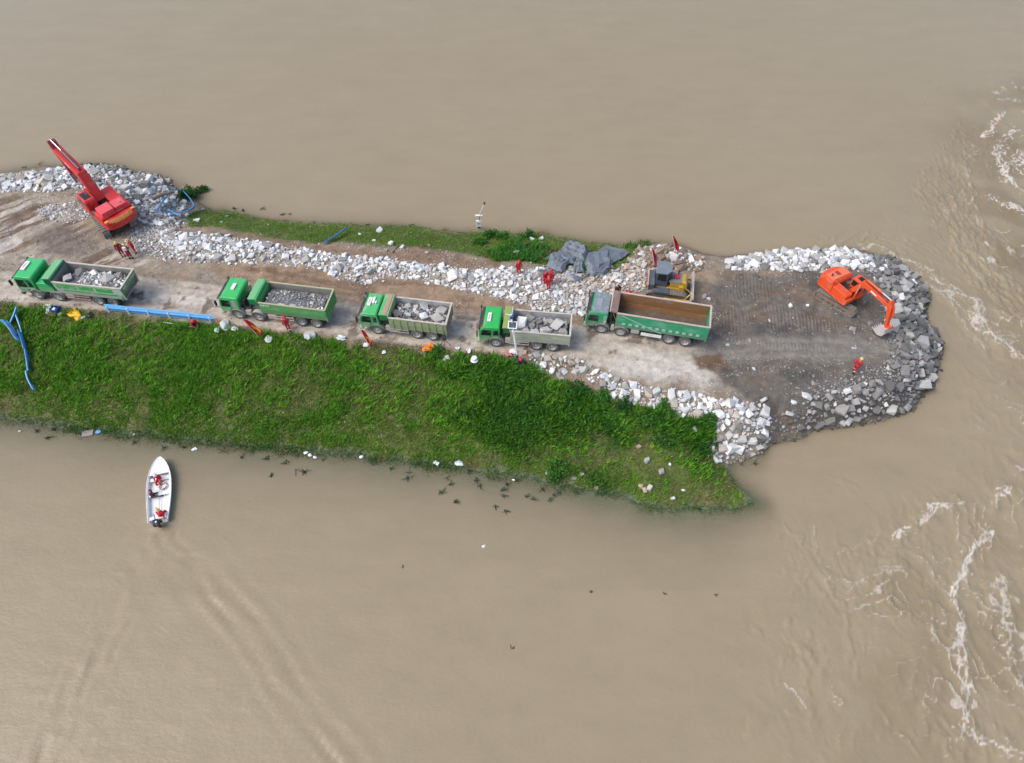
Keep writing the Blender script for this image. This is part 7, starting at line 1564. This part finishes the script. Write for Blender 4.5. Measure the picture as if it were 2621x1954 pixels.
net([(1395, 690), (1425, 650), (1470, 668), (1438, 705)], 0.55, 'grey netting sheet folded up behind the workers in red', 1)
net([(1365, 700), (1405, 690), (1430, 702), (1388, 706)], 0.18, 'flat flap of grey netting on the white stones', 2)
net([(1428, 655), (1458, 625), (1506, 650), (1500, 678)], 0.9, 'tallest crumpled grey netting bundle on the grass edge', 3)
net([(1395, 668), (1445, 640), (1490, 672), (1440, 690)], 0.5, 'middle grey netting sheet with deep creases', 4)
net([(1465, 700), (1470, 672), (1496, 674), (1494, 704)], 0.4, 'square grey netting bundle between two larger sheets', 5)
net([(1498, 710), (1494, 658), (1560, 650), (1570, 692)], 0.6, 'broad grey netting sheet right of the square bundle', 6)
net([(1514, 668), (1548, 630), (1614, 650), (1570, 680)], 0.35, 'outstretched grey netting sheet reaching towards the water', 7)
net([(1508, 712), (1520, 692), (1566, 688), (1545, 710)], 0.35, 'grey netting flap carrying a white tag', 8)
net([(1455, 712), (1470, 702), (1500, 710), (1472, 730)], 0.12, 'thin grey netting spread over the beige rubble', 9)

# ================================================================ LITTER AND GEAR
def blob_thing(name, px, size, col, label, cat, seed, flat=0.45, aspect=1.0, rough=0.6, group=None, lift=0.0, z=None, lumps=0.35, sub=2):
    p = GT(*px) if z is None else G(*px, z)
    bm = bmesh.new(); bmesh.ops.create_icosphere(bm, subdivisions=sub, radius=1.0); r_ = random.Random(seed)
    ax = [Vector((r_.gauss(0, 1), r_.gauss(0, 1), r_.gauss(0, 1))) for _ in range(5)]; ph = [r_.uniform(0, 6) for _ in range(5)]
    for v in bm.verts:
        k = 1 + lumps * sum(math.sin(v.co.dot(a_) * 2.2 + f_) for a_, f_ in zip(ax, ph)) / 3
        v.co = Vector((v.co.x * size * k * aspect, v.co.y * size * k, max(v.co.z, -0.5) * size * flat * k))
    me = bpy.data.meshes.new(name); bm.to_mesh(me); bm.free(); me.materials.append(pmat(col[0], col[1], rough, amt=col[2] if len(col) > 2 else 0.1, bump=0.3))
    o = link(bpy.data.objects.new(name, me)); o.location = p + Vector((0, 0, size * flat * 0.4 + lift)); o.rotation_euler = (0, 0, r_.uniform(0, 3.1))
    return tag(o, label, cat, group)
WP_ = ('white_plastic', (0.74, 0.75, 0.76)); TOP = 0.12
def box_thing(name, px, dims, mat, label, cat, rz=0.0, lift=0.0, open_=None):
    p = GT(*px); t = MB(); x, y, z_ = dims
    if open_:
        w = 0.03
        t.box(-x / 2, x / 2, -y / 2, y / 2, 0, w); t.box(-x / 2, -x / 2 + w, -y / 2, y / 2, w, z_); t.box(x / 2 - w, x / 2, -y / 2, y / 2, w, z_); t.box(-x / 2 + w, x / 2 - w, -y / 2, -y / 2 + w, w, z_); t.box(-x / 2 + w, x / 2 - w, y / 2 - w, y / 2, w, z_)
    else: t.box(-x / 2, x / 2, -y / 2, y / 2, 0, z_)
    o = t.build(name, mat, None, bevel=0.02); o.location = p + Vector((0, 0, lift)); o.rotation_euler = (0, 0, rz); return tag(o, label, cat)
bx = box_thing('crate', (144, 796), (0.68, 0.6, 0.36), pmat('blue_plastic', (0.02, 0.06, 0.50), 0.4, amt=0.05), 'blue plastic crate on the verge beside white bags', 'crate', R(-8), 0, True)
MB().box(-0.2, 0.05, -0.15, 0.12, 0.04, 0.30).build('packet', WHITE, bx, bevel=0.03)
box_thing('tray', (136, 806), (0.62, 0.4, 0.28), pmat('cardboard', (0.40, 0.26, 0.14), 0.8, amt=0.1), 'brown cardboard tray with dark inside in front of the blue crate', 'box', R(-3), 0, True)
for i, (q, s_) in enumerate([((118, 786), 0.24), ((127, 785), 0.22), ((126, 792), 0.26), ((132, 797), 0.28), ((123, 801), 0.2), ((119, 794), 0.13)]): blob_thing('plastic_bag', q, s_, WP_, 'white plastic bag in the cluster left of the blue crate', 'bag', 40 + i, 0.6, group='white bags beside the crate')
blob_thing('plastic_bag', (155, 806), 0.2, ('pale_teal_plastic', (0.42, 0.58, 0.55)), 'pale teal bag right of the cardboard tray', 'bag', 50)
blob_thing('rain_coat', (198, 806), 0.46, ('yellow_raincoat', (0.85, 0.42, 0.01)), 'bright yellow raincoat heaped on the verge grass', 'raincoat', 51, 0.4, 1.35, lumps=0.6, sub=3)
blob_thing('backpack', (231, 808), 0.3, ('black_bag_cloth', (0.015, 0.015, 0.018)), 'black bag beside the yellow raincoat', 'bag', 52, 0.6)
box_thing('packet', (214, 816), (0.42, 0.18, 0.1), WHITE, 'white packet lying between raincoat and black bag', 'packet', R(35), 0.08)
box_thing('packet', (101, 806), (0.4, 0.12, 0.08), WHITE, 'narrow white packet lying near the torn guardrail', 'packet', R(40), 0.06)
blob_thing('sack', (577, 834), 0.5, ('grey_woven_sack', (0.50, 0.51, 0.52), 0.2), 'grey woven sack lying past the guardrail end', 'sack', 53, 0.5, 1.15, lumps=0.3, sub=3)
blob_thing('sack', (560, 826), 0.2, ('orange_sack_end', (0.70, 0.22, 0.10)), 'small orange bag against the grey woven sack', 'bag', 54, 0.6)
for i, (q, s_, lb) in enumerate([((558, 848), 0.24, 'white crumpled bag just below the grey woven sack'), ((603, 846), 0.24, 'white crumpled bag right of the grey woven sack'), ((690, 871), 0.3, 'curved strip of pale plastic in the tall grass'), ((795, 863), 0.36, 'translucent grey plastic film at the road edge'), ((875, 868), 0.28, 'white lumps of plastic at the road edge before the flag'), ((936, 885), 0.2, 'white scraps at the foot of the emblem flag'), ((1172, 894), 0.18, 'white scrap right of the black tripod'), ((1200, 900), 0.26, 'white and pink bag hanging on the weeds'), ((1143, 922), 0.24, 'white bag caught in the weeds below the tripod'), ((1300, 908), 0.26, 'reddish bag on the verge left of the solar pole'), ((1312, 904), 0.24, 'bluish white bag beside the solar pole foot'), ((984, 905), 0.15, 'small white scrap in the grass below the flag')]):
    cc_ = ('reddish_bag', (0.5, 0.22, 0.18)) if 'reddish' in lb else (('film_grey', (0.46, 0.49, 0.50)) if 'film' in lb or 'strip' in lb else WP_)
    blob_thing('plastic_bag', q, s_, cc_, lb, 'bag', 60 + i, 0.5, 1.3, lift=0.12, lumps=0.55)
blob_thing('jacket', (1103, 893), 0.36, ('orange_jacket', (0.85, 0.20, 0.01)), 'orange jacket dropped on the verge beside the tripod', 'jacket', 80, 0.5, 1.15, lumps=0.6, sub=3)
# white bucket hat shaped bucket
p = GT(1215, 930); o = MB().lathe([(0.0, 0.30), (0.2, 0.30), (0.22, 0.28), (0.24, 0.05), (0.34, 0.0), (0.34, -0.03), (0.22, -0.02)], axis='z', n=20).build('bucket', WHITE, None, smooth=False, loc=p + Vector((0, 0, 0.45))); tag(o, 'white round bucket sitting in the dark weeds', 'bucket')
def tripod():
    b_ = GT(1140, 892); t = empty('tripod', b_, 0, 'thin black camera tripod on the road edge', 'tripod')
    for k in range(3):
        a_ = 2.1 * k + 0.5; MB().tube([(0.55 * math.cos(a_), 0.55 * math.sin(a_), 0.0), (0, 0, 1.15)], 0.022, 6).build('leg', BLACK, t)
    MB().box(-0.13, 0.13, -0.11, 0.11, 1.15, 1.42).build('camera_body', BLACK, t, bevel=0.03)
tripod()
# along the near water line
for i, (q, s_, lb, c_) in enumerate([((253, 1107), 0.26, 'bright blue bag floating at the near bank', ('blue_bag', (0.12, 0.40, 0.75))), ((343, 1113), 0.13, 'white cup floating off the near bank', WP_), ((497, 1151), 0.2, 'white bottle floating ahead of the boat', WP_), ((51, 1104), 0.16, 'grey pink litter floating at the bank corner', ('grey_pink_litter', (0.45, 0.36, 0.34))), ((783, 1160), 0.2, 'white foam pieces caught in the drift line', WP_), ((794, 1166), 0.18, 'pale foam lump caught in the drift line', WP_), ((806, 1172), 0.14, 'small pale foam lump at the drift line', WP_), ((925, 1170), 0.16, 'white foam strip floating near the drift twigs', WP_), ((1175, 1187), 0.34, 'white sheet scrap at the flooded grass edge', ('pale_blue_sheet', (0.66, 0.72, 0.76))), ((1399, 1211), 0.14, 'small pale blue litter in flooded grass', ('pale_blue_litter', (0.5, 0.66, 0.8))), ((1314, 1229), 0.12, 'tiny white float off the flooded grass', WP_), ((1238, 1399), 0.12, 'tiny white float drifting far off the bank', WP_)]):
    blob_thing('litter', q, s_ * 0.75, c_, lb, 'litter', 90 + i, 0.4, 1.3, z=0.0 if i not in (8, 9) else None, lift=0.02)
for q, dm, lb, rz in [((225, 1110), (0.85, 0.55, 0.08), 'grey board floating beside the blue bag', 0.2), ((1113, 1185), (0.22, 0.3, 0.16), 'left of two white foam boxes at the drift line', -0.4), ((1120, 1189), (0.22, 0.3, 0.16), 'right of two white foam boxes at the drift line', -0.4), ((1358, 1203), (0.55, 0.34, 0.14), 'white slab of foam on the flooded grass', -0.4)]:
    p = G(*q, 0.0); o = MB().box(-dm[0] / 2, dm[0] / 2, -dm[1] / 2, dm[1] / 2, -0.04, dm[2]).build('board' if 'board' in lb else 'foam_box', pmat('grey_board', (0.26, 0.24, 0.22), 0.8, amt=0.4) if 'board' in lb else WHITE, None, bevel=0.02, loc=p); o.rotation_euler = (0, 0, rz); tag(o, lb, 'board' if 'board' in lb else 'foam')

# drift: clumps of weed and twigs floating off the banks
TWIG = pmat('drift_twig', (0.085, 0.065, 0.05), 0.9, amt=0.3); WEEDM = pmat('drift_weed', (0.075, 0.11, 0.05), 0.85, amt=0.5, dirt=(0.12, 0.105, 0.07))
def drift(px, size, kind, seed, label, group):
    p = G(*px, 0.0); r_ = random.Random(seed); m = MB()
    if kind == 'twig':
        a0 = r_.uniform(-0.5, 0.5)
        for k in range(r_.randint(4, 8)):
            a_ = a0 + r_.gauss(0, 0.7); L = size * r_.uniform(0.4, 1.1); s0 = Vector((r_.uniform(-.4, .4) * size, r_.uniform(-.25, .25) * size, 0.0)); e0 = s0 + Vector((math.cos(a_) * L, math.sin(a_) * L, r_.uniform(-0.02, 0.10)))
            m.tube([s0, s0.lerp(e0, 0.5) + Vector((r_.gauss(0, .06), r_.gauss(0, .06), 0.03)), e0], [0.03, 0.022, 0.01], 5)
        nm, mt, ct = 'floating_twigs', TWIG, 'twigs'
    else:
        for k in range(int(26 + 60 * size)):
            a_ = r_.uniform(0, 6.28); rad = size * math.sqrt(r_.random()) * 0.8; b0 = Vector((rad * math.cos(a_), rad * math.sin(a_) * 0.8, -0.03)); dr = Vector((r_.gauss(0, .6), r_.gauss(0, .6), r_.uniform(0.1, 0.9))) * r_.uniform(0.12, 0.3); sd_ = dr.cross(Vector((0.3, 0.2, 1))).normalized() * r_.uniform(0.02, 0.05)
            m.add([b0 - sd_, b0 + sd_, b0 + dr * 0.6 + sd_ * 1.2, b0 + dr, b0 + dr * 0.6 - sd_ * 1.2], [(0, 1, 2, 3, 4)])
        nm, mt, ct = 'floating_weed', WEEDM, 'weed'
    o = m.build(nm, mt, None, loc=p); tag(o, label, ct, group)
SHORE = [(n_, G(*q_, 0)) for n_, q_ in [('ahead of the boat', (420, 1150)), ('by the floating blue bag', (250, 1115)), ('off the torn guardrail slope', (90, 1110)), ('by the drift-line foam lumps', (795, 1175)), ('off the bank before the foam lumps', (640, 1160)), ('by the twin foam boxes', (1115, 1200)), ('below the white sheet scrap', (1180, 1240)), ('by the foam slab on flooded grass', (1358, 1225)), ('off the flooded grass stones', (1480, 1260)), ('off the grass bank point', (1800, 1300)), ('by the white corner pile', (1900, 1190)), ('beyond the far grass strip', (720, 550)), ('by the far driftwood pole', (1045, 580)), ('behind the grey netting', (1590, 635)), ('beyond the red boom', (80, 425)), ('far out on open water', (1500, 1520)), ('between foam lumps and foam boxes', (950, 1185)), ('out below the foam slab', (1290, 1290))]]
TW = [(565, 1155, 0.9), (757, 1168, 0.5), (825, 1180, 0.6), (760, 1205, 0.9), (950, 1190, 0.7), (1040, 1210, 0.9), (1140, 1225, 0.7), (870, 1165, 0.6), (900, 1172, 0.6), (1025, 1160, 0.4), (670, 535, 0.7), (720, 552, 0.9), (740, 548, 0.6), (800, 568, 0.6), (1050, 578, 0.9), (940, 577, 0.8), (1700, 1520, 0.3), (1510, 1516, 0.4), (1830, 1524, 0.5), (1030, 1450, 0.3), (100, 420, 0.9), (60, 428, 0.7), (1310, 1660, 0.4), (1895, 1190, 0.5)]
for i, (x, y, s_) in enumerate(TW): drift((x, y), s_ * (0.35 if 1260 < y else 0.65), 'twig', 700 + i, ('large' if s_ > 0.65 else 'small') + ' dark tangle of twigs floating ' + nearest(G(x, y, 0).x, G(x, y, 0).y, SHORE), 'drifting twigs')
WD = [(660, 1148, 0.6), (685, 1172, 0.35), (732, 1185, 0.5), (140, 1100, 0.3), (95, 1104, 0.3), (122, 1122, 0.3), (345, 1134, 0.28), (420, 1148, 0.35), (300, 1120, 0.3), (195, 1095, 0.3), (470, 1145, 0.3), (1202, 1207, 0.4), (1290, 1255, 0.5), (1327, 1228, 0.45), (1290, 1270, 0.3), (1220, 1230, 0.4), (1230, 1245, 0.3), (1255, 1225, 0.3), (1100, 1180, 0.4), (1170, 1285, 0.4), (1270, 1298, 0.28), (1298, 1310, 0.35), (1350, 1272, 0.22), (1365, 1278, 0.2), (1410, 1282, 0.28), (1432, 1262, 0.4), (1420, 1270, 0.25), (1075, 1190, 0.35), (1790, 1302, 0.3), (1932, 1186, 0.28), (620, 1170, 0.25), (780, 1210, 0.25), (695, 1218, 0.3), (1130, 1262, 0.25), (1045, 1225, 0.25), (1480, 1262, 0.3), (1560, 632, 0.5), (1600, 636, 0.4), (1640, 622, 0.5), (600, 535, 0.25), (622, 540, 0.25), (1300, 1240, 0.2), (1390, 1255, 0.2), (1155, 1240, 0.2), (1003, 1200, 0.22)]
for i, (x, y, s_) in enumerate(WD): drift((x, y), s_ * 0.5, 'weed', 800 + i, ('broad' if s_ > 0.33 else 'tiny') + ' clump of flooded weed ' + nearest(G(x, y, 0).x, G(x, y, 0).y, SHORE), 'weed clumps off the bank')

# ---- shrubs
LEAF = {'a': (0.06, 0.19, 0.028), 'b': (0.085, 0.23, 0.032), 'c': (0.042, 0.14, 0.026)}
def shrub(px, w, h, label, seed, col='a', aspect=1.0, rz=0.0, z=None, nleaf=900):
    p = GT(*px) if z is None else G(*px, z); r_ = np.random.default_rng(seed)
    t = empty('shrub', p, rz, label, 'shrub')
    st = MB(); rr = random.Random(seed)
    for k in range(9):
        a_ = rr.uniform(0, 6.28); q = Vector((math.cos(a_) * w * aspect * rr.uniform(.3, .8), math.sin(a_) * w * rr.uniform(.3, .8), h * rr.uniform(.5, .95))); st.tube([(0, 0, -0.1), q * 0.5 + Vector((0, 0, 0.1)), q], [0.03, 0.02, 0.008], 5)
    st.build('stems', pmat('shrub_stem', (0.10, 0.09, 0.04), 0.9), t)
    cl = r_.normal(0, 1, (14, 3)); cl /= np.linalg.norm(cl, axis=1)[:, None]; cl *= r_.uniform(0.3, 0.85, (14, 1)); cl[:, 2] = np.abs(cl[:, 2])
    c = cl[r_.integers(0, 14, nleaf)] + r_.normal(0, 0.2, (nleaf, 3)); c = c * np.array((w * aspect, w, h)) ; c[:, 2] = np.abs(c[:, 2]) + 0.05
    a = r_.normal(0, 1, (nleaf, 3)); a[:, 2] = np.abs(a[:, 2]) * 0.6; a /= np.linalg.norm(a, axis=1)[:, None]; b2 = np.cross(a, r_.normal(0, 1, (nleaf, 3))); b2 /= np.linalg.norm(b2, axis=1)[:, None]
    L = r_.uniform(0.12, 0.26, (nleaf, 1)); W2 = L * 0.3
    V = np.stack([c, c + a * L * 0.5 + b2 * W2, c + a * L, c + a * L * 0.5 - b2 * W2], 1).reshape(-1, 3); F = np.arange(nleaf * 4).reshape(-1, 4)
    cl2 = np.array(LEAF[col]) * r_.uniform(0.6, 1.35, (nleaf, 1)); me = np_mesh('foliage', V, F, {'Col': np.repeat(cl2, 4, 0)}); me.materials.append(GRASSM)
    link(bpy.data.objects.new('foliage', me), t)
shrub((488, 505), 0.95, 1.2, 'dark green bush leaning out over the far water', 5, 'c', 1.25, -0.5, nleaf=1500)
shrub((520, 490), 0.45, 0.4, 'trailing green branch of brush beyond the leaning bush', 6, 'c', 2.2, 0.3, z=0.05, nleaf=500)
for i, (q, w, h, c, lb) in enumerate([((1255, 607), 0.7, 0.8, 'a', 'green bush in front of the gauge post'), ((1290, 612), 0.6, 0.7, 'b', 'light green bush on the far bank edge right of the gauge post'), ((1345, 612), 0.8, 0.8, 'a', 'broad green bush on the far bank left of the two boulders'), ((1300, 640), 0.8, 0.6, 'b', 'low green bush between far grass and stone row'), ((1225, 625), 0.7, 0.6, 'a', 'green bush below the gauge post on the strip'),
   ((1540, 1022), 0.8, 0.7, 'a', 'bush in the weeds just below the upper white stones'), ((1600, 1042), 0.9, 0.7, 'c', 'dark bush against the lower edge of the white band'), ((1700, 1052), 0.8, 0.7, 'b', 'green bush between white band stones and bank'), ((1815, 1078), 0.7, 0.6, 'a', 'green bush beside the white corner pile'), ((1480, 1000), 0.9, 0.7, 'c', 'dark bush below the verge stones'), ((1700, 1130), 1.0, 0.5, 'a', 'low dark bush above the lone pink stone'), ((1800, 1140), 0.9, 0.6, 'c', 'dark bush at the foot of the corner pile'), ((1430, 1200), 0.8, 0.6, 'b', 'upright green bush at the flooded grass edge'), ((1420, 1225), 0.6, 0.5, 'a', 'green bush standing in shallow water at the bank'), ((1110, 905), 0.7, 0.6, 'b', 'green tuft bush under the orange jacket'), ((1650, 1075), 0.9, 0.7, 'b', 'green bush in the weeds near the white band')]):
    shrub(q, w, h, lb, 30 + i, c, 1.2, 0.3 * i, nleaf=700)
